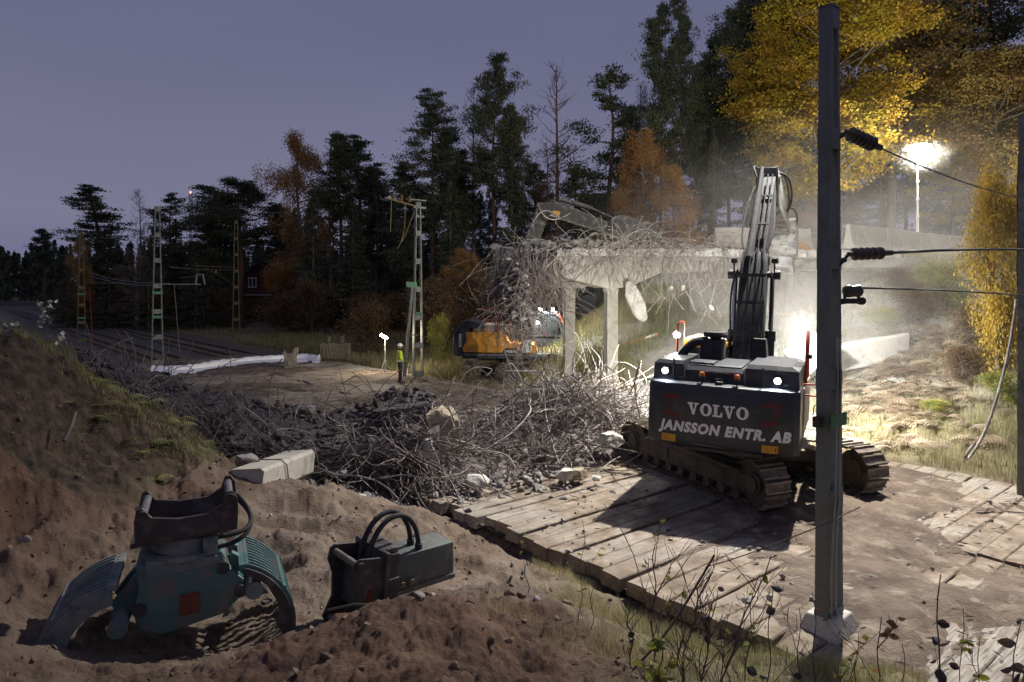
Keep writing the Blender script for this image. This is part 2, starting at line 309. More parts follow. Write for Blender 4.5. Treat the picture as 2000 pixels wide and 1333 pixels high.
attr(me, 'topsoil', sstep(.0, .28, ZZ - (np.interp(XX, [-9, -8.25, -7.5, -6.5, -5.8, -5.2], [4.2, 3.66, 2.95, 1.75, 1.1, .9]) - .20 + .3 * fbm(XX, YY, 1.5, 3, 88))) * sstep(-5.2, -5.9, XX) * (YY > 9) * (YY < 17))
attr(me, 'dusty', sstep(21.5, 24, Nn) * sstep(-27, -23, Ss) * (1 - sstep(30, 33, Nn)) * (1 - sstep(-10, -4, Ss)))
gm = bpy.data.materials.new('ground_soil'); t, b = nodes(gm); N = t.nodes; Lk = t.links; b.inputs['Roughness'].default_value = .95
tc = N.new('ShaderNodeTexCoord')
def NZ(sc, d=8, ro=.6):
    n = N.new('ShaderNodeTexNoise'); n.inputs['Scale'].default_value = sc; n.inputs['Detail'].default_value = d; n.inputs['Roughness'].default_value = ro; Lk.new(tc.outputs['Object'], n.inputs['Vector']); return n.outputs[0]
def ramp(src, pts):
    r = N.new('ShaderNodeValToRGB'); el = r.color_ramp.elements
    el[0].position = pts[0][0]; el[0].color = (*pts[0][1], 1); el[1].position = pts[-1][0]; el[1].color = (*pts[-1][1], 1)
    for p, c in pts[1:-1]: q = el.new(p); q.color = (*c, 1)
    Lk.new(src, r.inputs[0]); return r.outputs[0]
def mixc(f, a, c):
    m = N.new('ShaderNodeMixRGB'); Lk.new(f, m.inputs[0]); Lk.new(a, m.inputs[1]); Lk.new(c, m.inputs[2]); return m.outputs[0]
def AT(nm): a = N.new('ShaderNodeAttribute'); a.attribute_name = nm; return a.outputs['Fac']
sand = ramp(NZ(.75, 10, .7), [(.30, (.07, .043, .03)), (.44, (.145, .10, .07)), (.56, (.215, .168, .132)), (.72, (.165, .10, .055))])
red = ramp(NZ(1.3, 9, .7), [(.34, (.07, .036, .025)), (.5, (.135, .072, .046)), (.68, (.22, .135, .085))])
gras = ramp(NZ(2.2, 8), [(.34, (.10, .085, .045)), (.5, (.19, .165, .085)), (.68, (.27, .24, .14))])
ball = ramp(NZ(9, 6), [(.34, (.05, .042, .038)), (.5, (.115, .095, .085)), (.68, (.19, .165, .145))])
pale = ramp(NZ(3, 8), [(.34, (.30, .29, .26)), (.66, (.50, .48, .43))])
top = ramp(NZ(6, 8), [(.34, (.024, .016, .011)), (.5, (.06, .040, .028)), (.68, (.12, .082, .055))])
c = mixc(AT('reddirt'), sand, red); c = mixc(AT('ballast'), c, ball); c = mixc(AT('grassy'), c, gras); c = mixc(AT('topsoil'), c, top); c = mixc(AT('dusty'), c, pale)
Lk.new(c, b.inputs['Base Color'])
bp = N.new('ShaderNodeBump'); bp.inputs['Strength'].default_value = 1.0; bp.inputs['Distance'].default_value = .055; Lk.new(NZ(13, 12, .75), bp.inputs['Height']); Lk.new(bp.outputs[0], b.inputs['Normal'])
tag(link_mesh('ground', me, gm), kind='structure')

# ---------------- railway: rails, sleepers ----------------
def rails(n0, s0, s1, nm):
    m = MB()
    for off in (-.7175, .7175):
        a = NS(n0 + off, s0, 0); c_ = NS(n0 + off, s1, 0)
        m.bar(a + Vector((0, 0, .04)), c_ + Vector((0, 0, .04)), .07, .045); m.bar(a, c_, .02, .06); m.bar(a - Vector((0, 0, .045)), c_ - Vector((0, 0, .045)), .13, .025)
    sl = MB()
    for i in range(int((s1 - s0) / .65)):
        s = s0 + i * .65; sl.bar(NS(n0 - 1.25, s, -.14), NS(n0 + 1.25, s, -.14), .25, .16)
    r = m.build('rail_track', M['rail']); tag(r, kind='structure'); q = sl.build('sleepers', M['sleeper'], r)
M['rail'] = mat('rail', (.10, .055, .04), (.06, .04, .032), 1, .55, .4); M['sleeper'] = mat('sleeper', (.15, .125, .105), (.10, .085, .07), 2, .9)
rails(10.9, -260, -47, 'a'); rails(15.4, -260, -43, 'b')

# ---------------- timber mats ----------------
matgrp = 'timber mats laid across the railway'
rnd = random.Random(5)
def timber_mat(n0, n1, s0, wd, dz, tilt):
    c = NS((n0 + n1) / 2, s0 + wd / 2, 0); ang = math.atan2(nv.y, nv.x); L = n1 - n0
    root = MB(); k = 3; tw = wd / k
    for i in range(k):
        y = -wd / 2 + tw * (i + .5); e0 = rnd.uniform(-.12, .08); e1 = rnd.uniform(-.08, .12); h = .22; z = -.11 + rnd.uniform(-.012, .008) + dz
        nseg = 14; vs = []; fs = []; hw = tw / 2 - .006; x0 = -L / 2 + e0; x1 = L / 2 + e1; ph = rnd.uniform(0, 99); dp = rnd.uniform(.015, .03); lean = rnd.uniform(-.012, .012)
        for j in range(nseg + 1):
            x = x0 + (x1 - x0) * j / nseg; q = mnoise.noise((x * 1.3, ph, 0)) * .012; zt = mnoise.noise((x * .9, ph, 5)) * .018; c1 = .018
            ws = [(-hw + q, z - h / 2), (-hw + q, z + h / 2 - c1 + zt - lean), (-hw + c1 + q, z + h / 2 + zt - lean), (q, z + h / 2 + zt + mnoise.noise((x * 2.5, ph, 9)) * .012), (hw - c1 + q, z + h / 2 + zt + lean), (hw + q, z + h / 2 - c1 + zt + lean), (hw + q, z - h / 2)]
            vs += [(x, y + a, b_) for a, b_ in ws]
        m_ = 7
        fs = [(j * m_ + a, j * m_ + (a + 1) % m_, (j + 1) * m_ + (a + 1) % m_, (j + 1) * m_ + a) for j in range(nseg) for a in range(m_)] + [tuple(range(m_)), tuple(nseg * m_ + a for a in range(m_))]
        root.add(vs, fs)
    o = root.build('timber_mat', M['timber'], smooth=30)
    o.location = c; o.rotation_euler = (0, tilt, ang + rnd.uniform(-.008, .008))
    return o
M['timber'] = bpy.data.materials.new('timber'); t, b = nodes(M['timber']); N = t.nodes; Lk = t.links; b.inputs['Roughness'].default_value = .92
tc = N.new('ShaderNodeTexCoord'); geo = N.new('ShaderNodeNewGeometry')
def NZ2(sc, d, src, stretch=None):
    n = N.new('ShaderNodeTexNoise'); n.inputs['Scale'].default_value = sc; n.inputs['Detail'].default_value = d; n.inputs['Roughness'].default_value = .62
    if stretch:
        mp = N.new('ShaderNodeMapping'); mp.inputs['Scale'].default_value = stretch; Lk.new(src, mp.inputs[0]); src = mp.outputs[0]
    Lk.new(src, n.inputs['Vector']); return n.outputs[0]
grain = NZ2(7, 6, tc.outputs['Object'], (.35, 4, 4))
wood = ramp(grain, [(.3, (.11, .095, .08)), (.5, (.27, .245, .21)), (.7, (.40, .375, .33))])
dirt = ramp(NZ2(2.2, 8, geo.outputs['Position']), [(.32, (.10, .07, .05)), (.5, (.20, .155, .115)), (.7, (.34, .30, .25))])
dm = ramp(NZ2(.42, 7, geo.outputs['Position']), [(.36, (0, 0, 0)), (.52, (1, 1, 1))])
Lk.new(mixc(dm, wood, dirt), b.inputs['Base Color'])
b1 = N.new('ShaderNodeBump'); b1.inputs['Strength'].default_value = .7; b1.inputs['Distance'].default_value = .02; Lk.new(grain, b1.inputs['Height'])
b2 = N.new('ShaderNodeBump'); b2.inputs['Strength'].default_value = .8; b2.inputs['Distance'].default_value = .03; Lk.new(NZ2(6, 9, geo.outputs['Position']), b2.inputs['Height']); Lk.new(b1.outputs[0], b2.inputs['Normal']); Lk.new(b2.outputs[0], b.inputs['Normal'])
ordw = ['first', 'second', 'third', 'fourth', 'fifth', 'sixth', 'seventh', 'eighth', 'ninth', 'tenth', 'eleventh', 'twelfth', 'thirteenth', 'fourteenth', 'fifteenth', 'sixteenth', 'seventeenth', 'eighteenth', 'nineteenth', 'twentieth']
def ordinal(i):
    if i < 20: return ordw[i]
    tens = ['twenty', 'thirty', 'forty', 'fifty'][i // 10 - 2 + (1 if i % 10 == 9 else 0)] if False else ['twenty', 'thirty', 'forty', 'fifty'][(i + 1) // 10 - 2]
    return (['twentieth', 'thirtieth', 'fortieth', 'fiftieth'][(i + 1) // 10 - 2]) if (i + 1) % 10 == 0 else tens + '-' + ordw[(i + 1) % 10 - 1]
for row, (n0, n1, nm) in enumerate(((7.9, 13.0, 'left row by the sand'), (13.15, 18.5, 'right row by the bank'))):
    s = 1.6 if row else -1.0; i = 0
    while s > -45:
        wd = rnd.uniform(1.05, 1.25)
        far = s < -18
        zz = rnd.uniform(-.02, .02)
        o = timber_mat(n0 + rnd.uniform(-.12, .12), n1 + rnd.uniform(-.05, .12), s - wd, wd - .045, zz, rnd.uniform(-.006, .006))
        tag(o, 'muddy squared timber mat, %s from the near end, %s' % (ordinal(i), nm), 'timber mat', matgrp); s -= wd + rnd.uniform(.0, .05); i += 1
# ---------------- text helpers ----------------
def text_mesh(s, size, bold=0.0, shear=0.0, ext=.004):
    cu = bpy.data.curves.new('t', 'FONT'); cu.body = s; cu.size = size; cu.offset = bold; cu.shear = shear; cu.extrude = ext; cu.align_x = 'CENTER'; cu.space_character = 1.16; cu.resolution_u = 4
    o = bpy.data.objects.new('t', cu); COL.objects.link(o); dg = bpy.context.evaluated_depsgraph_get()
    me = bpy.data.meshes.new_from_object(o.evaluated_get(dg)); bpy.data.objects.remove(o); bpy.data.curves.remove(cu); return me
def slab_letters(m, word, h, y):      # slab-serif lettering from thick strokes, x centred
    wd = {'V': .98, 'O': 1.0, 'L': .84}; gap = .03; tot = sum(wd[c] for c in word) * h + gap * h * (len(word) - 1); x = -tot / 2
    for c in word:
        w_ = wd[c] * h; t = .005
        def poly(pts): m.prism([(x + p[0] * h, p[1] * h) for p in pts], y - t, y + t)
        if c == 'V':
            poly([(.10, .86), (.36, .86), (.56, .22), (.50, 0), (.42, 0)]); poly([(.62, .86), (.76, .86), (.56, .0), (.50, 0), (.50, .20)])
            poly([(.0, 1), (.46, 1), (.46, .86), (0, .86)]); poly([(.56, 1), (.92, 1), (.92, .86), (.56, .86)])
        elif c == 'L':
            poly([(.14, .86), (.40, .86), (.40, .14), (.14, .14)]); poly([(.02, 1), (.54, 1), (.54, .86), (.02, .86)])
            poly([(.02, .14), (.80, .14), (.80, 0), (.02, 0)]); poly([(.68, .40), (.80, .40), (.80, .14), (.62, .14)])
        else:
            n = 28; vs = []
            for k in range(n):
                a = 2 * PI * k / n; vs.append((x + (.5 + .48 * math.cos(a)) * h, (.5 + .52 * math.sin(a)) * h)); vs.append((x + (.5 + .21 * math.cos(a)) * h, (.5 + .38 * math.sin(a)) * h))
            m.add([(p[0], y - t, p[1]) for p in vs] + [(p[0], y + t, p[1]) for p in vs],
                  [(2 * k, 2 * k + 1, (2 * k + 3) % (2 * n), (2 * k + 2) % (2 * n)) for k in range(n)] + [(2 * n + 2 * k, 2 * n + (2 * k + 2) % (2 * n), 2 * n + (2 * k + 3) % (2 * n), 2 * n + 2 * k + 1) for k in range(n)]
                  + [(2 * k, (2 * k + 2) % (2 * n), 2 * n + (2 * k + 2) % (2 * n), 2 * n + 2 * k) for k in range(n)] + [(2 * k + 1, 2 * n + 2 * k + 1, 2 * n + (2 * k + 3) % (2 * n), (2 * k + 3) % (2 * n)) for k in range(n)])
        x += w_ + gap * h
# ---------------- tracked undercarriage ----------------
def stadium(L, H, n, rise=.0):
    r = H / 2; st = L - H; per = 2 * st + 2 * PI * r; out = []
    for i in range(n):
        d = per * i / n
        if d < st: p = (-st / 2 + d, 0.0); a = 0
        elif d < st + PI * r: t_ = (d - st) / r; p = (st / 2 + r * math.sin(t_), r - r * math.cos(t_)); a = t_
        elif d < 2 * st + PI * r: p = (st / 2 - (d - st - PI * r), H - .035 * math.sin((d - st - PI * r) / st * PI * 3) ** 2); a = PI
        else: t_ = (d - 2 * st - PI * r) / r; p = (-st / 2 - r * math.sin(t_), r + r * math.cos(t_)); a = PI + t_
        out.append((p, a))
    return out
def tracks(root, Mx, L=5.25, H=1.02, gauge=2.74, sw=.62, nsh=44, side=(-1, 1), mt='trackm', mf='mudframe'):
    for sd in side:
        cx_ = sd * gauge / 2; tm = MB(Mx); hh = H - .06
        for (p, a) in stadium(L - .06, hh, nsh):
            Mt = Matrix.Translation((cx_, p[0], p[1] + .03)) @ Matrix.Rotation(a, 4, 'X'); pitch = (2 * (L - H) + PI * H) / nsh
            def sb(y, z, dy, dz, dx=sw): tm.add([(i * dx / 2, y + j * dy / 2, z + k * dz / 2) for i in (-1, 1) for j in (-1, 1) for k in (-1, 1)], [(0, 1, 3, 2), (4, 6, 7, 5), (0, 4, 5, 1), (2, 3, 7, 6), (0, 2, 6, 4), (1, 5, 7, 3)], Mt)
            tm.m = 0; sb(0, 0, pitch * .90, .022); sb(0, .045, pitch * .8, .06, .2); tm.m = 1; sb(-pitch * .34, -.026, .024, .046); sb(pitch * .34, -.026, .024, .046)
        tk = tm.build('track', [M[mt], M['grouser']], root)
        fm = MB(Mx); e = L / 2 - H / 2
        fm.box((cx_, 0, H * .44), (.34, 2 * e - .3, .40), bev=.05); fm.prism([(-e + .1, .28), (e - .1, .28), (e - .35, .66), (0, .74), (-e + .35, .66)], -.15, .15, Matrix.Translation((cx_, 0, 0)) @ Matrix.Rotation(PI / 2, 4, 'Z'))
        for yy in (-1.1, -.2, .9): fm.box((cx_ + sd * .17, yy, .5), (.06, .42, .22), bev=.02)
        fm.box((cx_ - sd * .6, .0, .62), (.9, .5, .3), bev=.04); fm.box((cx_ - sd * .55, .9, .60), (.95, .34, .24), (0, 0, sd * .35), bev=.04); fm.box((cx_ - sd * .55, -.9, .60), (.95, .34, .24), (0, 0, -sd * .35), bev=.04)
        fm.build('track_frame', M[mf], root, smooth=35)
        for yy, nm in ((e, 'idler'), (-e, 'sprocket')):
            q = MB(Mx); q.cyl((cx_ - .13, yy, H / 2), (cx_ + .13, yy, H / 2), H * .40, n=28); q.cyl((cx_ - .2, yy, H / 2), (cx_ + .2 * 1, yy, H / 2), H * .22, n=20); q.cyl((cx_ + sd * .2, yy, H / 2), (cx_ + sd * .26, yy, H / 2), H * .16, n=16)
            q.build(nm, M[mf], root, smooth=40)
        for yy in np.linspace(-e + .5, e - .5, 8):
            q = MB(Mx); q.cyl((cx_ - .19, yy, .19), (cx_ + .19, yy, .19), .115, n=14); q.build('roller', M[mf], root, smooth=40)
def warp_obj(o, fn):
    for v in o.data.vertices: v.co = fn(v.co)
def hoses(m, pts_list, r=.022, n=6):
    for pts in pts_list: m.tube(pts, r, n)
def bez(a, b, c, d, n=12):
    a, b, c, d = map(Vector, (a, b, c, d)); return [a * (1 - t) ** 3 + b * 3 * t * (1 - t) ** 2 + c * 3 * t * t * (1 - t) + d * t ** 3 for t in [i / n for i in range(n + 1)]]
def sprism(m, prof, x0, x1, bev=None):   # prof in (y,z) extruded in x
    m.add([(x0, y, z) for y, z in prof] + [(x1, y, z) for y, z in prof], [tuple(range(len(prof))), tuple(range(2 * len(prof) - 1, len(prof) - 1, -1))] + [(i, i + len(prof), (i + 1) % len(prof) + len(prof), (i + 1) % len(prof)) for i in range(len(prof))])

# ================= dark excavator =================
XC = Vector((5.46, 16.3, .0)); TH = R(26.3)
ex = empty('excavator', XC, 0, 'dark grey excavator seen from behind, boom raised over the bridge end, lettering across its counterweight', 'excavator')
Mt = Matrix.Rotation(R(23), 4, 'Z') @ Matrix.Translation((-.1, -.1, .01))
tracks(ex, Mt)
Mu = Matrix.Rotation(-TH, 4, 'Z') @ Matrix.Rotation(R(1.6), 4, 'Y') @ Matrix.Diagonal((.96, .985, .97, 1))
# slew ring + platform
q = MB(Mu); q.cyl((0, 0, .95), (0, 0, 1.2), .72, n=36); q.build('slew_ring', M['mudframe'], ex, smooth=40)
q = MB(Mu); q.box((0, -.4, 1.29), (2.7, 4.3, .2), bev=.03); q.box((0, -2.2, 1.2), (1.6, 1.4, .15)); q.build('platform', M['darkpaint'], ex, smooth=35)
# counterweight
def cwy(x): return -3.40 + .14 * abs(x / 1.5) ** 2.6
m = MB(Mu); nx = 30; xs = [-1.5 + 3.0 * i / nx for i in range(nx + 1)]
levels = [(1.27, .16, .05), (1.33, .05, .0), (1.45, 0, 0), (2.1, .0, 0), (2.50, .01, 0), (2.565, .05, .01), (2.59, .12, .03)]
vs = []; fs = []
for z, ins, si in levels:
    ring = [(x * (1 - si * .6), cwy(x) + ins) for x in xs]
    ring[0] = (ring[0][0], ring[0][1] + .09); ring[1] = (ring[1][0] - .0, ring[1][1] + .01); ring[-1] = (ring[-1][0], ring[-1][1] + .09)
    ring = [(x, y, z) for x, y in ring] + [(1.5 * (1 - si * .6), -2.25, z), (-1.5 * (1 - si * .6), -2.25, z)]
    vs += ring
k = len(vs) // len(levels)
for j in range(len(levels) - 1): fs += [(j * k + i, j * k + (i + 1) % k, (j + 1) * k + (i + 1) % k, (j + 1) * k + i) for i in range(k)]
fs += [tuple(range(k)), tuple((len(levels) - 1) * k + i for i in range(k))]
m.add(vs, fs); cw = m.build('counterweight', M['darkpaint'], ex, smooth=35)
q = MB(Mu); slab_letters(q, 'VOLVO', .215, 0); vo = None
q2 = MB(); slab_letters(q2, 'VOLVO', .245, 0)
vs = [Vector((v.x - .03, cwy(v.x) - .006 + v.y, v.z + 1.965)) for v in q2.v]; o_m = MB(Mu); o_m.add(vs, q2.f); o_m.build('lettering', M['lettering'], cw)
tm = text_mesh('JANSSON ENTR. AB', .255, .013, .22)
vv = [v.co.copy() for v in tm.vertices]; wx = max(v.x for v in vv) - min(v.x for v in vv); mid = (max(v.x for v in vv) + min(v.x for v in vv)) / 2
sc_ = 2.60 / wx
vs = [Vector(((v.x - mid) * sc_ + .06, cwy((v.x - mid) * sc_ + .06) - .006 + v.z, v.y * 1.08 + 1.60)) for v in vv]
o_m = MB(Mu); o_m.add(vs, [tuple(p.vertices) for p in tm.polygons]); o_m.build('lettering', M['lettering'], cw)
def decal(cx_, cz, w_, h_, mt, nm='decal', off=.006):
    q = MB(Mu); n = 4; vs = []
    for i in range(n + 1):
        x = cx_ - w_ / 2 + w_ * i / n
        for z in (cz - h_ / 2, cz + h_ / 2): vs.append((x, cwy(x) - off, z))
    q.add(vs, [(2 * i, 2 * i + 2, 2 * i + 3, 2 * i + 1) for i in range(n)]); return q.build(nm, M[mt], cw)
# red bracket marks left and right of the name
for sd in (-1, 1):
    q = MB(Mu)
    for pts in ([(.82, 2.34), (1.16, 2.34), (1.16, 2.24), (.80, 2.24)], [(1.13, 2.24), (1.16, 2.24), (1.10, 2.05), (1.02, 2.05)], [(.80, 1.84), (.80, 1.95), (1.12, 2.02), (1.12, 1.92)]):
        q.add([(sd * x, cwy(x) - .005, z) for x, z in pts], [(0, 1, 2, 3)])
    q.build('red_mark', M['decal_red'], cw)
for x_, sx_ in ((-1.02, -1), (.98, 1)):
    dd = decal(x_, 1.435, .30, .145, 'decal_yellow', 'warning_sticker'); decal(x_ + sx_ * .175, 1.435, .045, .145, 'decal_red', 'sticker_edge')
    q = MB(Mu)
    def tri(a, b_, w_):
        q.bar((a[0], cwy(x_) - .012, a[1]), (b_[0], cwy(x_) - .012, b_[1]), w_, .004)
    tri((x_ - .11, 1.40), (x_ - .02, 1.40), .008); tri((x_ - .11, 1.40), (x_ - .065, 1.475), .008); tri((x_ - .02, 1.40), (x_ - .065, 1.475), .008); tri((x_ + .01, 1.42), (x_ + .07, 1.42), .01); tri((x_ + .11, 1.40), (x_ + .11, 1.47), .02)
    q.build('sticker_symbol', M['black'], dd)
# hood
m = MB(Mu); m.m = 0
def hoodbox(x0, x1, y0, y1, z0, z1, ch, chx=(1, 1)):
    a, b_ = ch * chx[0], ch * chx[1]
    vs = [(x0, y0, z0), (x1, y0, z0), (x1, y1, z0), (x0, y1, z0), (x0 + .02, y0 + .03, z1 - ch), (x1 - .02, y0 + .03, z1 - ch), (x1 - .02, y1, z1 - ch), (x0 + .02, y1, z1 - ch),
          (x0 + a + .02, y0 + .03 + ch, z1), (x1 - b_ - .02, y0 + .03 + ch, z1), (x1 - b_ - .02, y1, z1), (x0 + a + .02, y1, z1)]
    m.add(vs, [(0, 1, 5, 4), (1, 2, 6, 5), (2, 3, 7, 6), (3, 0, 4, 7), (4, 5, 9, 8), (5, 6, 10, 9), (6, 7, 11, 10), (7, 4, 8, 11), (8, 9, 10, 11), (3, 2, 1, 0)])
hoodbox(-1.47, -.80, -3.02, -1.3, 2.50, 3.0, .07, (1, .3)); hoodbox(-.797, .42, -2.98, -1.0, 2.50, 2.90, .08, (.2, .2)); hoodbox(.423, 1.47, -3.02, -.9, 2.50, 3.02, .08, (.4, 1.6))
hd = m.build('hood', M['hoodpaint'], ex, smooth=25) if 'hoodpaint' in M else None
if hd is None:
    M['hoodpaint'] = mat('hoodpaint', (.022, .027, .036), (.04, .045, .06), 1.5, .45, .1, c3=(.07, .07, .08), sc3=4); hd = m.build('hood', M['hoodpaint'], ex, smooth=25)
q = MB(Mu); q.box((-.19, -2.0, 2.915), (1.05, 1.7, .03), bev=.01); q.box((-.5, -2.45, 2.95), (.5, .6, .05), bev=.015); q.build('hood_cover', M['hoodpaint'], hd, smooth=30)
q = MB(Mu)
for sx_, zt in ((-1.02, 3.05), (.78, 2.98)): q = MB(Mu); q.cyl((sx_, -3.05, 2.6), (sx_, -3.05, zt), .022, n=8); q.build('grab_handle', M['black'], hd)
q = MB(Mu)
for x_ in (-1.5, 1.5):
    q.box((x_ * .993, -1.1, 1.95), (.06, 2.3, 1.15), bev=.02)
q.box((0, -1.3, 2.0), (2.8, 2.0, 1.1)); q.build('side_panel', M['sidepaint'], ex, smooth=30) if 'sidepaint' in M else None
M['sidepaint'] = mat('sidepaint', (.30, .25, .20), (.20, .18, .15), 3, .7); q.build('side_panel', M['sidepaint'], ex, smooth=30)
# rear lamps
for x_, z_ in ((-1.20, 2.775), (1.06, 2.745)):
    q = MB(Mu); q.box((x_, -3.02, z_), (.17, .09, .15), bev=.02); h_ = q.build('rear_lamp', M['black'], ex, smooth=30)
    q = MB(Mu); q.cyl((x_, -3.06, z_), (x_, -3.078, z_), .062, n=20); q.build('lens', M['lamp_cold'], h_)
    pw = Mu @ Vector((x_, -3.16, z_ + .02)); lamp('rear_lamp_light', 'SPOT', XC + pw, 60, (.86, .92, 1), .03, XC + Mu @ Vector((x_, -3.7, 2.0)), 150, .7)
for x_ in (-.40, .30):
    q = MB(Mu); q.cyl((x_, -3.2, 2.59), (x_, -3.2, 2.72), .014, n=8); q.cyl((x_, -3.2, 2.70), (x_, -3.2, 2.74), .06, n=14); bq = q.build('beacon', M['black'], ex, smooth=40)
    q = MB(Mu); q.lathe((x_, -3.2, 2.735), (0, 0, 1), [(0, .055), (.06, .058), (.085, .045), (.095, .01)], 16); q.build('beacon_dome', M['amber'], bq, smooth=50)
q = MB(Mu); q.box((-.05, -3.2, 2.62), (.14, .12, .06), bev=.01); q.cyl((-.05, -3.2, 2.62), (-.05, -3.2, 2.85), .006, n=6); q.cyl((-.12, -3.2, 2.70), (.02, -3.2, 2.70), .012, n=6); q.build('rear_camera', M['black'], ex)
# air intake, hose, exhaust
q = MB(Mu); q.box((-.50, -1.45, 3.10), (.50, .55, .55), bev=.04); q.cyl((-.45, -1.45, 3.36), (-.45, -1.45, 3.46), .12, n=20); q.lathe((-.45, -1.45, 3.44), (0, 0, 1), [(0, .26), (.05, .28), (.10, .26), (.12, .12)], 24); q.build('air_intake', M['rubber'], ex, smooth=40)
q = MB(Mu); q.tube(bez((-1.25, -1.7, 2.85), (-1.05, -1.65, 3.15), (-.95, -1.6, 3.35), (-.62, -1.5, 3.33), 14), .10, 14); q.build('intake_hose', M['rubber'], ex, smooth=60)
q = MB(Mu); q.add([(.30, -1.3, 3.0), (.66, -1.3, 3.0), (.66, -.9, 3.0), (.30, -.9, 3.0), (.35, -1.25, 3.42), (.62, -1.25, 3.42), (.62, -.95, 3.42), (.35, -.95, 3.42)], [(0, 1, 5, 4), (1, 2, 6, 5), (2, 3, 7, 6), (3, 0, 4, 7), (4, 5, 6, 7), (3, 2, 1, 0)]); q.build('exhaust_shroud', M['rubber'], ex)
# cab (left front)
q = MB(Mu); x0, x1 = -1.48, -.45
for (a, b_) in (((x0 + .05, .05), (x0 + .05, .05)), ((x1 - .05, .05), (x1 - .05, .05)), ((x0 + .05, 1.75), (x0 + .05, 1.45)), ((x1 - .05, 1.75), (x1 - .05, 1.45))): q.bar((a[0], a[1], 1.35), (b_[0], b_[1], 3.12), .09)
q.box(((x0 + x1) / 2, .9, 1.75), (x1 - x0, 1.75, .75), bev=.04); cabo = q.build('cab', M['darkpaint'], ex, smooth=35)
q = MB(Mu); q.box(((x0 + x1) / 2, .78, 3.11), (x1 - x0 + .04, 1.62, .16), bev=.04); q.build('cab_fascia', M['orange'], cabo, smooth=35)
q = MB(Mu); q.box(((x0 + x1) / 2, .78, 3.225), (x1 - x0 - .02, 1.55, .09), bev=.035); q.build('cab_roof', M['dustwhite'], cabo) if 'dustwhite' in M else None
M['dustwhite'] = mat('dustwhite', (.50, .44, .36), (.38, .33, .27), 4, .8); q.build('cab_roof', M['dustwhite'], cabo, smooth=35)
q = MB(Mu); q.box(((x0 + x1) / 2, .06, 2.6), (x1 - x0 - .14, .02, .92)); q.box((x0 + .04, .8, 2.6), (.02, 1.4, .92)); q.box((x1 - .04, .8, 2.6), (.02, 1.4, .92)); q.build('cab_glass', M['glass'], cabo)
# rails
def rail(pts, r=.022, mt='redrail', par=ex, nm='handrail'):
    q = MB(Mu); q.tube(pts, r, 8); return q.build(nm, M[mt], par, smooth=60)
rail([(-1.62, -.15, 2.55), (-1.62, -.15, 3.58), (-1.60, -.10, 3.66), (-1.50, .02, 3.66), (-1.48, .06, 3.58), (-1.48, .06, 2.6)], .024)
rail([(1.50, -1.5, 2.5), (1.50, -1.5, 3.1), (1.50, -1.35, 3.62), (1.50, -1.0, 3.66), (1.50, -.9, 3.5), (1.50, -.9, 2.6)], .034)
q = MB(Mu); q.box((1.55, -1.45, 3.12), (.13, .16, .09), bev=.02); q.cyl((1.6, -1.45, 2.62), (1.75, -1.5, 2.76), .012, n=6); q.box((1.80, -1.5, 2.78), (.05, .04, .10), (0, .6, 0)); q.box((1.78, -1.5, 2.63), (.05, .04, .10), (0, -.7, 0)); q.build('side_camera', M['black'], ex)
q = MB(Mu); q.tube([(1.48, -2.0, 2.58), (1.74, -2.05, 2.60)], .018, 8); q.tube([(1.48, -2.0, 2.36), (1.74, -2.05, 2.36)], .018, 8); q.build('mirror_bracket', M['redrail'], ex)
q = MB(Mu); q.box((1.82, -2.05, 2.47), (.17, .07, .27), bev=.03); q.tube([(1.82, -2.05, 2.35), (1.80, -2.05, 2.2), (1.70, -2.0, 2.15), (1.68, -2.0, 1.95)], .012, 6); q.build('mirror', M['rubber'], ex, smooth=40)
q = MB(Mu)
for i in range(3):
    q.box((1.68, -1.9 + i * 1.15, 1.50 - .0 * i), (.42, 1.05, .04))
    for j in range(5): q.box((1.52 + j * .08, -1.9 + i * 1.15, 1.525), (.02, 1.0, .012))
q.box((1.55, -.7, 1.40), (.12, 3.4, .12)); q.build('walkway', M['dustwhite'], ex)
q = MB(Mu); q.cyl((-1.68, .15, 3.30), (-1.68, .24, 3.28), .09, n=16); wl = q.build('work_lamp', M['black'], ex, smooth=40)
q = MB(Mu); q.cyl((-1.70, .05, 3.32), (-1.70, .152, 3.30), .078, n=16); q.build('lens', M['lamp_white'], wl); lamp('work_lamp_light', 'POINT', XC + Mu @ Vector((-1.75, -.05, 3.32)), 60, (1, .95, .82), .06)
# boom
m = MB(Mu)
sprism(m, [(-.15, 1.55), (.45, 1.55), (1.25, 3.2), (1.75, 4.6), (1.95, 5.25), (1.60, 5.55), (1.25, 5.2), (.75, 3.9), (.10, 2.6)], -.33, .33)
bm_ = m.build('boom', M['boompaint'], ex, smooth=25, bevel=.02)
m = MB(Mu); sprism(m, [(1.55, 5.1), (2.0, 5.0), (3.1, 6.15), (4.1, 7.45), (4.35, 7.85), (4.05, 8.0), (3.6, 7.75), (2.5, 6.55)], -.25, .25); m.box((4.15, 0, 0), (.01, .01, .01)) if False else None
m.build('boom_top', M['boompaint'], ex, smooth=25, bevel=.02)
m = MB(Mu); m.lathe((-.66, 1.45, 4.92), (1, 0, 0), [(0, .125), (.14, .125), (.141, .085), (1.18, .085), (1.181, .125), (1.32, .125)], 16); m.build('pivot_pin', M['black'], bm_, smooth=40)
for a_, w_, r_2 in (((1.75, 5.32), .36, .14), ((4.15, 7.82), .34, .13)): m = MB(Mu); m.cyl((-w_, *a_), (w_, *a_), r_2, n=16); m.build('pivot_pin', M['black'], bm_, smooth=40)
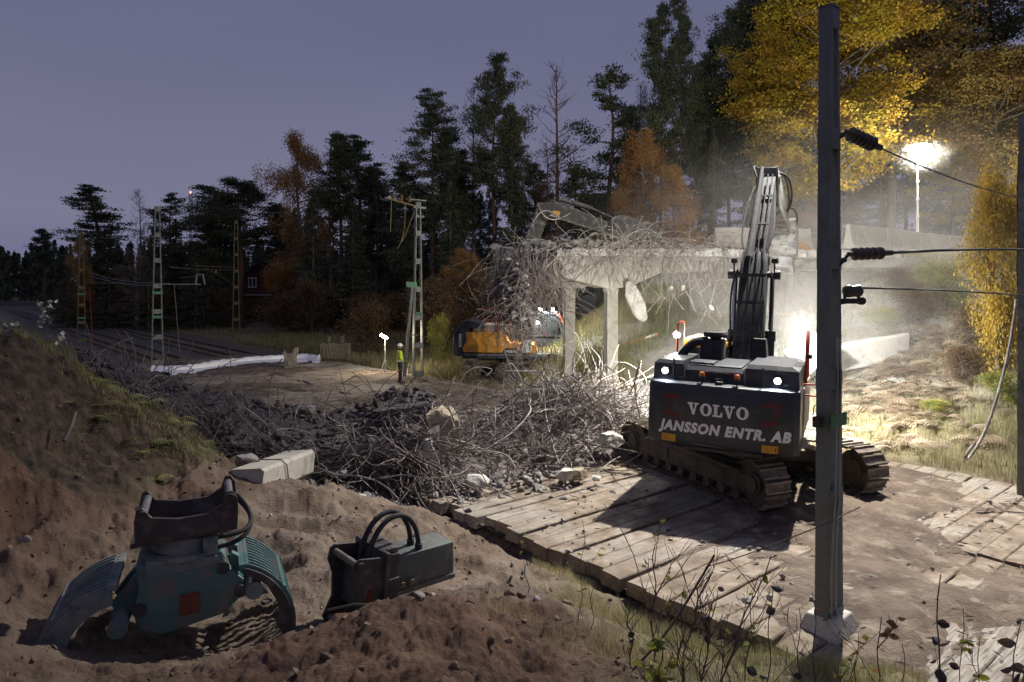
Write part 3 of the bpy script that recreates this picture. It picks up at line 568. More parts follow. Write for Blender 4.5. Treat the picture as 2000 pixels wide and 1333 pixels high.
for sx_ in (-1, 1):
    m = MB(Mu); m.cyl((sx_ * .47, 1.1, 1.3), (sx_ * .47, 1.25, 3.25), .11, n=16); m.cyl((sx_ * .47, 1.24, 3.2), (sx_ * .47, 1.27, 3.45), .135, n=16); cy = m.build('lift_cylinder', M['boompaint'], ex, smooth=40)
    m = MB(Mu); m.cyl((sx_ * .47, 1.25, 3.3), (sx_ * .47, 1.45, 4.9), .06, n=14); m.build('piston_rod', M['chrome'], cy, smooth=60)
m = MB(Mu); m.cyl((-.12, 1.35, 5.35), (-.12, 2.9, 7.25), .10, n=14); m.cyl((-.12, 2.85, 7.2), (-.12, 3.6, 8.1), .055, n=10); m.build('arm_cylinder', M['rubber'], bm_, smooth=50)
hl = []
for i in (0, 2, 4, 6):
    x_ = -.27 + .09 * i; o_ = .03 + .012 * (i % 3)
    hl.append([(x_, -.22, 1.7), (x_, .02 - o_, 2.6), (x_, .67 - o_, 3.9), (x_, 1.17 - o_, 5.15), (x_ * .8, 1.55 - o_, 5.60 + o_)] + [(x_ * .7, 2.45 - o_, 6.6 + o_), (x_ * .7, 3.5, 7.85 + o_)])
m = MB(Mu); hoses(m, hl, .021); hoses(m, [bez((.45, 1.35, 5.0), (.55, 1.1, 4.2), (.5, .7, 3.4), (.42, .5, 2.2)), bez((-.4, 1.35, 5.05), (-.62, 1.2, 4.6), (-.5, .9, 3.8), (-.4, .6, 2.6)), bez((.3, 1.6, 5.6), (.5, 1.9, 6.2), (.35, 2.6, 6.6), (.28, 3.3, 7.4)), bez((-.3, 1.6, 5.6), (-.5, 2.0, 6.0), (-.4, 2.6, 6.9), (-.28, 3.3, 7.5)), bez((-.25, 3.5, 7.8), (-.55, 3.8, 8.5), (-.3, 4.6, 8.2), (-.2, 5.0, 7.9))], .026)
m.build('hydraulic_hoses', M['rubber'], bm_, smooth=60)
for zz, yy in ((2.6, -.05), (3.4, .35), (4.2, .75), (4.9, 1.02)): m = MB(Mu); m.box((0, yy, zz), (.70, .05, .07), (R(-22), 0, 0)); m.build('hose_clamp', M['rubber'], bm_)
for yy, zz in ((2.2, 6.33), (3.0, 7.2)): m = MB(Mu); m.box((0, yy, zz), (.50, .05, .06), (R(-42), 0, 0)); m.build('hose_clamp', M['rubber'], bm_)
for sx_ in (-.50, .52):
    m = MB(Mu); m.box((sx_, 1.35, 5.28), (.16, .12, .13), bev=.02); m.bar((sx_, 1.35, 5.22), (sx_, 1.35, 4.95), .04); m.build('boom_lamp', M['black'], bm_)
# seams, latches and grille on the rear
for x_ in (-.78, .40): m = MB(Mu); m.box((x_, -2.985, 2.74), (.012, .03, .26)); m.build('panel_gap', M['black'], hd)
for i_ in range(5): m = MB(Mu); m.box((-.2, -2.972, 2.66 + .035 * i_), (.62, .02, .010)); m.build('grille_slat', M['black'], hd)
for x_ in (-1.1, 1.0): m = MB(Mu); m.box((x_ + .22, -3.0, 2.66), (.09, .03, .03), bev=.005); m.build('latch', M['steel_galv'], hd)
m = MB(Mu); m.add([(x, cwy(x) - .004, 2.42 + zz) for x in [-1.44 + 2.88 * i / 24 for i in range(25)] for zz in (0, .010)], [(2 * i, 2 * i + 2, 2 * i + 3, 2 * i + 1) for i in range(24)]); m.build('casting_seam', M['black'], cw)
for x_ in (-.95, .95): m = MB(Mu); m.cyl((x_, cwy(x_) + .02, 1.42 + .62 * 0 + .76), (x_, cwy(x_) - .006, 2.18), .028, n=12); m.build('plug', M['black'], cw)
m = MB(Mu); m.add([(x, cwy(x) - .004, z) for x, z in ((-.52, 1.365), (.12, 1.35), (.12, 1.362), (-.52, 1.377))], [(0, 1, 2, 3)]); m.build('scratch', M['steel_galv'], cw)
# arm + crushing jaws
m = MB(Mu); sprism(m, [(3.85, 8.15), (4.5, 8.05), (6.5, 7.55), (8.9, 6.75), (8.95, 6.45), (6.5, 6.75), (4.6, 7.05), (4.0, 7.5)], -.30, .30); am = m.build('arm', M['litdustsilver'], ex) if 'litdustsilver' in M else None
M['litdustsilver'] = mat('litdustsilver', (.42, .41, .39), (.12, .12, .12), 2.2, .75, c3=(.05, .05, .055), sc3=5); am = m.build('arm', M['litdustsilver'], ex, smooth=25, bevel=.02)  # dusty silver, its paleness standing in for lamplight on the arm
m = MB(Mu); hoses(m, [bez((.25, 4.2, 8.0), (.7, 5, 8.2), (.6, 6, 7.2), (.3, 7.2, 7.2)), bez((-.25, 4.2, 8.1), (-.5, 5.5, 8.4), (-.4, 6.5, 7.4), (-.3, 8, 7.0)), bez((.28, 7, 7.2), (.6, 8.2, 7.6), (.6, 9.2, 7.0), (.3, 9.8, 6.3)), bez((.15, 4.6, 8), (.3, 5.4, 8.5), (.5, 6.6, 7.9), (.28, 7.8, 7.2))], .035); m.build('arm_hoses', M['rubber'], am, smooth=60)
m = MB(Mu); m.cyl((0, 4.9, 8.25), (0, 6.9, 7.95), .11, n=14); m.cyl((0, 6.9, 7.95), (0, 8.5, 7.45), .06, n=12); m.bar((.16, 8.5, 7.45), (.16, 9.0, 6.7), .07, .12); m.bar((-.16, 8.5, 7.45), (-.16, 9.0, 6.7), .07, .12); m.build('tool_cylinder', M['litdustsilver'], am, smooth=50)
m = MB(Mu); sprism(m, [(8.7, 7.0), (9.3, 7.15), (10.1, 6.85), (10.5, 6.2), (10.0, 5.7), (9.3, 5.9), (8.8, 6.3)], -.50, .50); m.cyl((-.45, 9.9, 6.25), (.45, 9.9, 6.25), .2, n=16)
cj = m.build('crusher', M['litdustsilver'], ex, smooth=25, bevel=.03)
m = MB(Mu); sprism(m, [(10.0, 6.6), (10.9, 6.75), (11.8, 6.35), (12.1, 5.95), (11.5, 6.05), (10.7, 6.1)], -.30, .30); m.build('upper_jaw', M['litdustsilver'], cj, bevel=.03)
m = MB(Mu); sprism(m, [(9.9, 6.1), (10.6, 5.7), (11.6, 5.25), (11.9, 5.5), (11.2, 5.35), (10.6, 5.1), (9.9, 5.4)], -.34, .34); m.build('lower_jaw', M['litdustsilver'], cj, bevel=.03)

# ================= orange excavator (side on, facing right) =================
YC = Vector((.25, 34.2, -.05))
ey = empty('excavator', YC, 0, 'orange excavator standing side on under the rebar hanging from the bridge end', 'excavator')
tracks(ey, Matrix.Rotation(R(-48), 4, 'Z'), L=4.6, H=.95, gauge=2.5, sw=.6, nsh=44, mt='trackpale' if 'trackpale' in M else 'trackm')
Mu = Matrix.Rotation(R(-93), 4, 'Z')   # local +y = facing
q = MB(Mu); q.box((0, -.3, 1.2), (2.6, 4.6, .25), bev=.03); q.cyl((0, 0, .85), (0, 0, 1.15), .7, n=28); q.build('platform', M['darkpaint'], ey, smooth=35)
q = MB(Mu); sprism(q, [(-2.25, 1.22), (-2.95, 1.22), (-3.05, 1.5), (-3.0, 2.35), (-2.8, 2.6), (-2.25, 2.6)], -1.40, 1.40); cw2 = q.build('counterweight', M['darkpaint'], ey, smooth=25, bevel=.06)
q = MB(Mu); sprism(q, [(-2.52, 1.40), (-2.58, 1.6), (-2.36, 1.95), (-2.40, 2.38), (-.70, 2.38), (-.25, 1.86), (.95, 1.76), (1.05, 1.36)], -1.43, 1.43); q.box((1.1, 1.2, 1.55), (.6, 1.2, .4)) if False else None
bdy = q.build('body', M['orange'], ey, smooth=25, bevel=.03)
q = MB(Mu); sprism(q, [(-2.4, 1.24), (.95, 1.24), (1.05, 1.34), (-2.5, 1.34)], -1.44, 1.44); q.build('sill', M['dustpaint'], bdy)
q = MB(Mu); sprism(q, [(-.75, 1.345), (.35, 1.345), (.15, 1.50), (-.05, 1.62), (-.45, 1.62)], 1.38, 1.455); badge = q.build('badge', M['black'], bdy)
Ms = Matrix.Translation((1.468, -.2, 1.40)) @ Matrix.Rotation(PI / 2, 4, 'Z')
q2 = MB(Mu @ Ms); slab_letters(q2, 'VOLVO', .11, 0); q2.build('lettering', M['lettering'], badge)
tm = text_mesh('EC300E', .17, .006, 0); Mr = Matrix.Translation((1.425, -2.62, 1.98)) @ Matrix.Rotation(PI / 2, 4, 'Z') @ Matrix.Rotation(PI / 2, 4, 'X') @ Matrix.Rotation(PI / 2, 4, 'Z')
q = MB(Mu @ Mr); q.add([v.co for v in tm.vertices], [tuple(p.vertices) for p in tm.polygons]); q.build('lettering', M['lettering'], cw2)
q = MB(Mu); sprism(q, [(-2.75, 2.6), (-2.5, 2.92), (-2.3, 2.95), (-1.5, 2.72), (-1.5, 2.55), (-2.25, 2.55)], -1.3, 1.38); q.build('engine_hood', M['darkpaint'], ey, smooth=25, bevel=.04)
q = MB(Mu); q.box((0, -1.05, 2.55), (2.3, 2.1, .36), bev=.06); q.build('hood_cover', M['dustwhite'], ey, smooth=35)
def rl(pts): q = MB(Mu); q.tube(pts, .028, 8); q.build('handrail', M['redrail'], ey, smooth=60)
rl([(1.2, -1.55, 2.4), (1.2, -1.55, 3.45), (1.2, -1.45, 3.52), (1.2, -1.1, 3.52), (1.2, -1.0, 3.45), (1.2, -.98, 2.4)]); rl([(1.2, -.9, 2.4), (1.2, -.9, 3.45), (1.2, -.8, 3.52), (1.2, -.45, 3.5), (1.2, -.35, 3.4), (1.2, -.3, 2.4)])
rl([(1.3, -.25, 2.3), (1.3, -.25, 2.95), (1.3, -.15, 3.1), (1.3, .1, 3.1), (1.3, 1.5, 2.2)]); rl([(1.2, -1.55, 2.95), (1.2, -.3, 2.95)]); rl([(-.6, 1.2, 2.3), (-.6, 1.25, 3.1), (-.6, 1.45, 3.15), (-.6, 1.6, 2.3)])
Mk = Mu @ Matrix.Translation((0, -.35, 0))
# cab on the far (left) side, glass front with bent orange frame
q = MB(Mk)
for x_ in (-1.38, -.42):
    q.bar((x_, .9, 1.4), (x_, .9, 3.2), .09); q.bar((x_, 2.62, 1.4), (x_, 2.62, 2.2), .08); q.bar((x_, 2.62, 2.2), (x_, 2.35, 3.2), .08); q.bar((x_, .9, 3.2), (x_, 2.35, 3.2), .1); q.bar((x_, .9, 2.1), (x_, 2.6, 2.1), .08)
q.box((-.9, 1.75, 1.65), (.98, 1.75, .6), bev=.04); q.box((-.9, 1.6, 3.26), (1.05, 1.6, .12), bev=.04); q.box((-.9, 1.3, 2.3), (.5, .5, .9), bev=.08)
c2 = q.build('cab', M['darkpaint'], ey, smooth=35)
q = MB(Mk); q.tube([(-.38, 2.45, 3.22), (-.38, 2.72, 2.6), (-.38, 2.8, 2.1), (-.38, 2.74, 1.5)], .035, 8); q.build('cab_guard', M['redrail'], c2, smooth=60)
q = MB(Mk); q.box((-.9, 2.5, 2.7), (.9, .02, 1.0), (R(15), 0, 0)); q.box((-.42, 1.7, 2.65), (.02, 1.4, 1.0)); q.build('cab_glass', M['glass'], c2)
for (x_, y_, z_, pw) in ((-.5, 1.5, 3.42, 50), (-.5, 2.1, 3.42, 50), (-.3, 1.1, 2.75, 45), (-.3, 2.35, 1.35, 35), (.5, .6, 5.3, 40)):
    q = MB(Mk); q.box((x_, y_, z_), (.12, .16, .15), bev=.02); h_ = q.build('work_lamp', M['black'], ey); q = MB(Mk); q.sphere((x_ + .08, y_ + .02, z_), .10, 14, (.45, 1, 1)); q.build('lens', M['lamp_white'], h_, smooth=60)
    lamp('work_lamp_light', 'POINT', YC + Mk @ Vector((x_ + .35, y_ + .25, z_)), pw * 5, (1, .95, .82), .1)
# boom up and over, stick lying down on the deck with an open bucket
Mcab = Mu; Mu = Mu @ Matrix.Translation((0, -1.15, 0))
M['boomgrey'] = mat('boomgrey', (.035, .036, .038), (.07, .068, .063), 1.5, .6, c3=(.17, .16, .14), sc3=4)
m = MB(Mu); sprism(m, [(.3, 1.6), (.9, 1.5), (1.6, 4.2), (2.1, 6.4), (2.72, 8.05), (2.55, 8.6), (2.15, 8.55), (1.5, 6.8), (.8, 4.4)], -.28, .28); b2_ = m.build('boom', M['boomgrey'], ey, smooth=25, bevel=.03)
m = MB(Mu); m.cyl((-.42, 1.3, 1.5), (-.42, 1.6, 3.6), .1, n=12); m.cyl((.42, 1.3, 1.5), (.42, 1.6, 3.6), .1, n=12); m.cyl((-.42, 1.6, 3.6), (-.42, 1.8, 5.2), .05, n=10); m.cyl((.42, 1.6, 3.6), (.42, 1.8, 5.2), .05, n=10); m.build('lift_cylinder', M['boomgrey'], ey, smooth=50)
m = MB(Mu); sprism(m, [(2.05, 8.1), (2.15, 8.75), (3.3, 8.78), (5.7, 7.75), (6.1, 7.45), (5.9, 7.15), (4.3, 7.62), (2.8, 8.12)], -.24, .24); st = m.build('arm', M['boomgrey'], ey, smooth=25, bevel=.03)
m = MB(Mu); m.cyl((0, 3.3, 8.95), (0, 4.9, 8.45), .13, n=12); m.cyl((0, 4.9, 8.45), (0, 5.9, 8.0), .06, n=10); m.build('arm_cylinder', M['boomgrey'], st, smooth=50)
m = MB(Mu); sprism(m, [(2.95, 8.35), (3.3, 8.3), (3.3, 8.1), (2.95, 8.15)], .242, .25); m.build('sign_plate', M['decal_yellow'], st)
m = MB(Mu); hoses(m, [bez((.3, 2.2, 8.6), (.5, 2.6, 7.6), (.5, 3.2, 7.8), (.3, 3.8, 8.2)), bez((.3, 1.9, 7.6), (.6, 2.4, 8.8), (.5, 3.0, 8.2), (.3, 3.4, 7.9))], .03); m.build('hydraulic_hoses', M['rebar_dusty'], st, smooth=60)
m = MB(Mu)
for x_ in (-.55, .5): sprism(m, [(5.8, 7.9), (6.3, 8.1), (6.9, 7.9), (7.6, 7.75), (8.2, 7.3), (8.35, 6.85), (7.8, 7.0), (7.0, 6.9), (6.2, 6.9)], x_, x_ + .06)
prof = [(5.8, 7.9), (5.7, 7.3), (6.2, 6.9), (7.0, 6.88), (7.8, 6.98), (8.35, 6.85)]
for a, b_ in zip(prof[:-1], prof[1:]): m.bar((0, *a), (0, *b_), 1.1, .05, up=(1, 0, 0)) if False else m.add([(-.55, *a), (.55, *a), (.55, *b_), (-.55, *b_), (-.55, a[0], a[1] + .05), (.55, a[0], a[1] + .05), (.55, b_[0], b_[1] + .05), (-.55, b_[0], b_[1] + .05)], [(0, 1, 2, 3), (7, 6, 5, 4), (0, 4, 5, 1), (2, 6, 7, 3), (1, 5, 6, 2), (0, 3, 7, 4)])
for i in range(5): m.bar((-.5 + .25 * i, 8.3, 6.87), (-.5 + .25 * i, 8.6, 6.78), .08, .05)
m.cyl((-.4, 6.1, 7.95), (.4, 6.1, 7.95), .12, n=12); m.build('bucket', M['boomgrey'], ey, smooth=25)
# ---------------- rebar + stones generators ----------------
def rebar_path(r, p, d, L, curl, nseg=14, sag=0.0, floor=None):
    pts = [Vector(p)]; d = Vector(d).normalized(); ax = Vector((r.gauss(0, 1), r.gauss(0, 1), r.gauss(0, 1))).normalized(); st = L / nseg
    for i in range(nseg):
        if r.random() < .25: ax = (ax + Vector((r.gauss(0, 1), r.gauss(0, 1), r.gauss(0, 1))) * .9).normalized()
        d = Matrix.Rotation((r.gauss(.75, .3) if r.random() < .16 else r.gauss(curl * .45, curl * .6)), 3, ax) @ d; d.z -= sag; d.normalize()
        q = pts[-1] + d * st
        if floor is not None:
            fz = floor(q.x, q.y)
            if q.z < fz + .03: q.z = fz + .03; d.z = abs(d.z) * .4
        pts.append(q)
    return pts
def smooth_path(pts):
    out = [pts[0]]
    for a, b_ in zip(pts[:-1], pts[1:]): out += [a * .75 + b_ * .25, a * .25 + b_ * .75]
    return out + [pts[-1]]
class Rocks:     # numpy pile of broken lumps
    def __init__(s):
        bm = bmesh.new(); bmesh.ops.create_icosphere(bm, subdivisions=2, radius=1); s.base = np.array([v.co[:] for v in bm.verts]); s.f = np.array([[v.index for v in f.verts] for f in bm.faces]); bm.free(); s.V = []; s.F = []; s.n = 0
    def add(s, c, r, rs, flat=(.6, 1)):
        v = s.base.copy(); k = 7
        for _ in range(k):      # chop with random planes
            n = rs.randn(3); n /= np.linalg.norm(n); d = rs.uniform(.22, .62); dd = v @ n; v = v - np.outer(np.maximum(dd - d, 0), n)
        v *= np.array([rs.uniform(.7, 1.4), rs.uniform(.6, 1.2), rs.uniform(*flat)]) * r * 1.4
        a = rs.uniform(0, 6.28); b_ = rs.uniform(-.5, .5); R1 = np.array([[math.cos(a), -math.sin(a), 0], [math.sin(a), math.cos(a), 0], [0, 0, 1]]); R2 = np.array([[1, 0, 0], [0, math.cos(b_), -math.sin(b_)], [0, math.sin(b_), math.cos(b_)]])
        v = v @ R2.T @ R1.T + np.array(c); s.V.append(v); s.F.append(s.f + s.n); s.n += len(v)
    def build(s, name, m, parent=None): return link_mesh(name, np_mesh(name, np.concatenate(s.V), np.concatenate(s.F)), m, parent)
# ---------------- bridge ----------------
bd = Vector((.99, .14, 0)).normalized(); sk = Vector((-.60, .80, 0))
B0 = Vector((4.25, 27.75, 0))
br = empty('concrete_bridge', (4.25, 27.75, -.2), 0, 'half demolished concrete road bridge with two columns, ragged left end and abutment in the bank', 'bridge')
br_off = -Vector(br.location)
def bp3(t, k, z): return B0 + bd * t + sk * k + Vector((0, 0, z)) + br_off
def bprism(m, prof, k0, k1):
    n = len(prof); m.add([bp3(t, k0, z) for t, z in prof] + [bp3(t, k1, z) for t, z in prof], [tuple(range(n)), tuple(range(2 * n - 1, n - 1, -1))] + [(i, i + n, (i + 1) % n + n, (i + 1) % n) for i in range(n)])
soff = [(-2.6, 5.0), (-1.5, 4.70), (-.45, 4.45), (.45, 4.45), (2.0, 5.12), (7.4, 5.15)]
for k0 in (0, 2.55):
    m = MB(); tops = [(7.4, 5.78)] + [(7.4 - i * .5, 5.78 + .05 * mnoise.noise((i * .8, k0, 1))) for i in range(1, 20)] + [(-2.6, 5.75)]
    bprism(m, soff + tops, k0, k0 + .62); m.build('beam', M['concrete'], br)
# deck slab as a broken-edged sheet
m = MB(); nT, nK = 60, 22; vs = []
for j in range(nK + 1):
    for i in range(nT + 1):
        t = -2.75 + (14.85) * i / nT; k = -.55 + 4.5 * j / nK
        brk = mnoise.noise((t * 1.7, k * 1.7, 3.3)); ed = .30 * mnoise.noise((t * 2.3, j, 7)) + .22 * mnoise.noise((t * 7, j, 3)) if j in (0, nK) else 0
        if i == 0: t += .5 * mnoise.noise((k * 2, 5, 5))
        z = 6.02 + .10 * brk + .05 * mnoise.noise((t * 6, k * 6, 1)) + (.10 if t < 7 else 0) * mnoise.noise((t * 3, k * 3, 9))
        vs.append(bp3(t, k + ed, z))
nb = len(vs); vs += [Vector((v.x, v.y, 5.72 + br_off.z)) for v in vs]
r_ = nT + 1; fs = []
for j in range(nK):
    for i in range(nT): a = j * r_ + i; fs += [(a, a + 1, a + r_ + 1, a + r_), (nb + a, nb + a + r_, nb + a + r_ + 1, nb + a + 1)]
for i in range(nT): fs += [(i, nb + i, nb + i + 1, i + 1), (nK * r_ + i, nK * r_ + i + 1, nb + nK * r_ + i + 1, nb + nK * r_ + i)]
for j in range(nK): fs += [(j * r_, (j + 1) * r_, nb + (j + 1) * r_, nb + j * r_), (j * r_ + nT, nb + j * r_ + nT, nb + (j + 1) * r_ + nT, (j + 1) * r_ + nT)]
m.add(vs, fs); m.build('deck', M['concrete_pale'], br)
for k0, wd in ((.06, .52), (2.65, .50)):
    m = MB(); c = bp3(0, k0 + wd / 2, 0); zb = 4.46 + br_off.z
    m.box((c.x, c.y, (zb - .1 + br_off.z) / 2 + .05 * 0), (.46, wd, zb - br_off.z + .5), (0, 0, R(8)), bev=.03)
    m.cyl((c.x, c.y, zb - .35), (c.x, c.y, zb - .12), .22, .33, 20); m.cyl((c.x, c.y, zb - .12), (c.x, c.y, zb), .33, n=20)
    m.build('column', M['concrete'], br, smooth=30)
m = MB(); bprism(m, [(7.35, 3.2), (11.9, 3.05), (11.9, 5.13), (7.35, 5.13)], .05, 5.0); m.build('abutment', M['concrete'], br)
m = MB(); bprism(m, [(7.1, 2.5), (12.2, 2.4), (12.2, 3.15), (7.1, 3.28)], -.35, 5.0); m.build('footing', M['concrete_tan'], br)
m = MB(); bprism(m, [(7.43, 5.14), (12.1, 5.14), (12.1, 5.74), (7.43, 5.74)], -.12, 5.0); bprism(m, [(9.8, 5.3), (13.5, 5.3), (13.5, 5.74), (9.8, 5.74)], -.45, -.125); m.build('abutment_beam', M['concrete'], br)
# bent-down end of the deck, asphalt side out
m = MB(); vs = []; fs = []; nn = 14
for j in range(nn + 1):
    for i in range(nn + 1):
        u = i / nn; v = j / nn
        p = bp3(-2.6 - 1.25 * u - .15 * v, -.3 + 2.6 * v, 6.05 - 1.75 * u ** 1.5 - .15 * v); p += Vector((mnoise.noise((u * 5, v * 5, 2)) * .15, mnoise.noise((u * 5, v * 5, 4)) * .15, mnoise.noise((u * 5, v * 5, 6)) * .15)); vs.append(p)
nb = len(vs); vs += [p + Vector((.12, .0, -.20)) for p in vs]; r_ = nn + 1
for j in range(nn):
    for i in range(nn): a = j * r_ + i; fs += [(a, a + 1, a + r_ + 1, a + r_), (nb + a, nb + a + r_, nb + a + r_ + 1, nb + a + 1)]
for i in range(nn): fs += [(i, nb + i, nb + i + 1, i + 1), (nn * r_ + i, nn * r_ + i + 1, nb + nn * r_ + i + 1, nb + nn * r_ + i), (i * r_, (i + 1) * r_, nb + (i + 1) * r_, nb + i * r_), (i * r_ + nn, nb + i * r_ + nn, nb + (i + 1) * r_ + nn, (i + 1) * r_ + nn)]
m.add(vs, fs); m.build('hanging_deck_end', M['asphalt'], br)
r = random.Random(21)
# rubble on the deck
rk = Rocks(); rs = np.random.RandomState(3)
for i in range(520):
    t = rs.uniform(-3.0, 7.5); k = rs.uniform(-.5, 3.9); hgt = .22 * math.exp(-((t + .8) / 3) ** 2) + .06
    p = bp3(t, k, 6.04 + rs.uniform(0, hgt)); rk.add((p.x, p.y, p.z), rs.uniform(.05, .20) * (1.25 if t < 0 else .8), rs)
rk.build('rubble_on_deck', M['rubble'], br)['kind'] = 'stuff'
# rebar: along the deck edge and hanging from it
m = MB()
for i in range(330):
    t = r.uniform(-2.8, 7.3) if r.random() < .6 else r.uniform(-2.8, 2.5); k = r.uniform(-.7, -.2); z = r.uniform(5.75, 6.15)
    d = (r.gauss(-.2, .6), -abs(r.gauss(.3, .5)), r.gauss(.0, .5)); L = r.uniform(.6, 2.2) * (1.2 if t < 2 else .9)
    m.tube(smooth_path(rebar_path(r, bp3(t, k, z), d, L, .30, 10, .14)), r.uniform(.009, .014), 4, False)
for i in range(120):   # standing loops on top
    t = r.uniform(-3, 6.5); m.tube(smooth_path(rebar_path(r, bp3(t, r.uniform(-.5, 3), 6.1), (r.gauss(0, .6), r.gauss(-.2, .5), abs(r.gauss(.7, .4))), r.uniform(.7, 2.0), .36, 10, .10)), r.uniform(.009, .014), 4, False)
for i in range(60):    # long twisted bars under the mid span
    t = r.uniform(1.6, 6.8); m.tube(smooth_path(rebar_path(r, bp3(t, r.uniform(-.5, .1), 5.5), (r.gauss(0, .3), -.2, -1), r.uniform(1.2, 3.4), .26, 14, .10)), r.uniform(.010, .015), 4, False)
m.build('edge_rebar', M['rebar_dusty'], br)['kind'] = 'stuff'
m = MB()
for i in range(560):   # dense curtain at the broken end
    u = r.random(); t = -2.65 - r.uniform(-.1, 1.35); p = bp3(t, r.uniform(-.6, 2.4), r.uniform(4.4, 6.1))
    m.tube(smooth_path(rebar_path(r, p, (r.gauss(0, .28), r.gauss(-.1, .25), -1), r.uniform(.8, 3.2), .26, 12, .12)), r.uniform(.009, .014), 4, False)
for i in range(230):
    p = W(1022 + r.gauss(0, 13), 600 + r.gauss(0, 34), 26.6 + r.gauss(0, .4)) + br_off
    m.tube(smooth_path(rebar_path(r, p, (r.gauss(0, .5), r.gauss(0, .3), r.gauss(-.6, .6)), r.uniform(.6, 1.9), .35, 10, .1)), r.uniform(.009, .014), 4, False)
m.build('rebar_curtain', M['rebar'], br)['kind'] = 'stuff'
rk = Rocks()
for i in range(70):
    p = W(1018 + rs.randn() * 12, 590 + rs.randn() * 30, 26.7 + rs.randn() * .3) + br_off; rk.add((p.x, p.y, p.z), rs.uniform(.05, .17), rs)
rk.build('curtain_rubble', M['rubble'], br)['kind'] = 'stuff'
def chunk(name, loc, size, m_, seed, rot=(0, 0, 0), sub=3, cuts=8, amp=.08, **kw):
    rs_ = np.random.RandomState(seed); bm = bmesh.new(); bmesh.ops.create_cube(bm, size=2); bmesh.ops.subdivide_edges(bm, edges=bm.edges[:], cuts=7, use_grid_fill=True)
    v = np.array([q.co[:] for q in bm.verts]); f = [tuple(x.index for x in ff.verts) for ff in bm.faces]; bm.free()
    for _ in range(cuts):
        n = rs_.randn(3); n /= np.linalg.norm(n); d = rs_.uniform(.75, 1.15); dd = v @ n; v = v - np.outer(np.maximum(dd - d, 0), n)
    out = [Vector((a[0] * size[0] / 2, a[1] * size[1] / 2, a[2] * size[2] / 2)) * (1 + amp * mnoise.noise((a[0] * 2 + seed, a[1] * 2, a[2] * 2)) + amp * .5 * mnoise.noise((a[0] * 6 + seed, a[1] * 6, a[2] * 6))) for a in v]
    m = MB(Euler(rot).to_matrix().to_4x4()); m.add(out, f); o = m.build(name, m_); o.location = loc; tag(o, **kw); return o
# chunks hanging in the bars
p = W(1243, 592, 27.2); m = MB(Euler((0, R(-24), R(5))).to_matrix().to_4x4()); m.sphere((0, 0, 0), 1, 26, (.33, .13, .86)); o = m.build('concrete_slab', M['concrete_pale'], smooth=30); o.location = p; tag(o, 'white oval concrete slab hanging beside the right bridge column', 'concrete slab')
for v in o.data.vertices:
    c = v.co; f = 1 + .16 * mnoise.noise(c * 3.1) + .08 * mnoise.noise(c * 9); c *= f; c.y = max(-.10, min(.10, c.y)) + .02 * mnoise.noise(c * 12)
m = MB(); m.tube([Vector((-.35, 0, .7)), Vector((-.5, .3, 1.25))], .013, 5); m.build('rebar_hook', M['rebar_dusty'], o)
for (x, y, Y, s_, lab) in ((1028, 677, 27.0, .42, 'small white concrete lump hanging in front of the orange excavator'), (1040, 628, 26.6, .28, 'small grey concrete lump caught in the rebar above the excavator cab'), (1312, 563, 26.8, .14, 'tiny white concrete lump on a bar, left one of a pair under the span'), (1334, 563, 26.8, .17, 'tiny white concrete lump on a bar, right one of a pair under the span'), (1389, 601, 26.8, .17, 'tiny white concrete lump hanging lowest left of the dark boom')):
    o = chunk('concrete_lump', W(x, y, Y), (s_, s_, s_ * 1.25), M['concrete_pale'], int(x), cuts=9, label=lab, cat='concrete lump')
    m = MB(); m.tube(smooth_path(rebar_path(r, (0, 0, s_ * .4), (r.gauss(0, .2), .1, 1), 1.3, .25, 8)), .012, 5, False); m.build('rebar_hook', M['rebar_dusty'], o)
# ---------------- jersey barriers ----------------
def jersey(L=3.0, h=1.05, w0=.62, w1=.16):
    m = MB(); hw = [(w0 / 2, 0), (w0 / 2, .08), (w0 / 2 - .1, .22), (w1 / 2 + .04, h * .55), (w1 / 2, h)]
    prof = [(x, z) for x, z in hw] + [(-x, z) for x, z in reversed(hw)]; m.prism(prof, -L / 2, L / 2); return m
def put_jersey(a, b_, z, label, tilt=0, h=1.05, roll=0, mt='concrete', grp='concrete barriers on the bridge approach'):
    a = Vector(a); b_ = Vector(b_); c = (a + b_) / 2; L = (b_ - a).length - .04; ang = math.atan2(b_.y - a.y, b_.x - a.x) - PI / 2
    o = jersey(L, h).build('concrete_barrier', M[mt], smooth=30, bevel=.015); o.location = (c.x, c.y, z); o.rotation_euler = (tilt, roll, ang); tag(o, label, 'barrier', grp); return o
d_ = Vector((.80, .60)); a = Vector((14.35, 29.2))
for i, lb in enumerate(('nearest pale concrete barrier on the approach, its curved end facing the photo', 'second pale concrete barrier on the approach, behind the nearest one', 'third pale concrete barrier on the approach, left of the yellow bush', 'last concrete barrier on the approach, half behind the yellow bush')):
    b_ = a + d_ * 3.4; put_jersey(a, b_, 6.12 + .0 * i, lb); a = b_
put_jersey((9.45, 31.9), (12.1, 32.2), 6.22, 'pale concrete barrier on the deck just left of the dark boom'); put_jersey((12.2, 32.2), (14.2, 32.5), 6.2, 'pale concrete barrier on the deck just right of the dark boom')
p = W(1707, 690, 23.2); put_jersey(p + Vector((-1.35, -.2, 0)), p + Vector((1.25, .5, 0)), 1.95, 'fallen pale concrete barrier lying on the bracken bank', R(8), .85, R(24), 'concrete', 'fallen barriers')
o = chunk('concrete_slab', W(1583, 690, 21.5), (1.3, .5, 1.1), M['concrete'], 8, (R(10), R(40), 0), cuts=6, label='white broken slab lit beside the red handrail right of the excavator', cat='concrete slab')
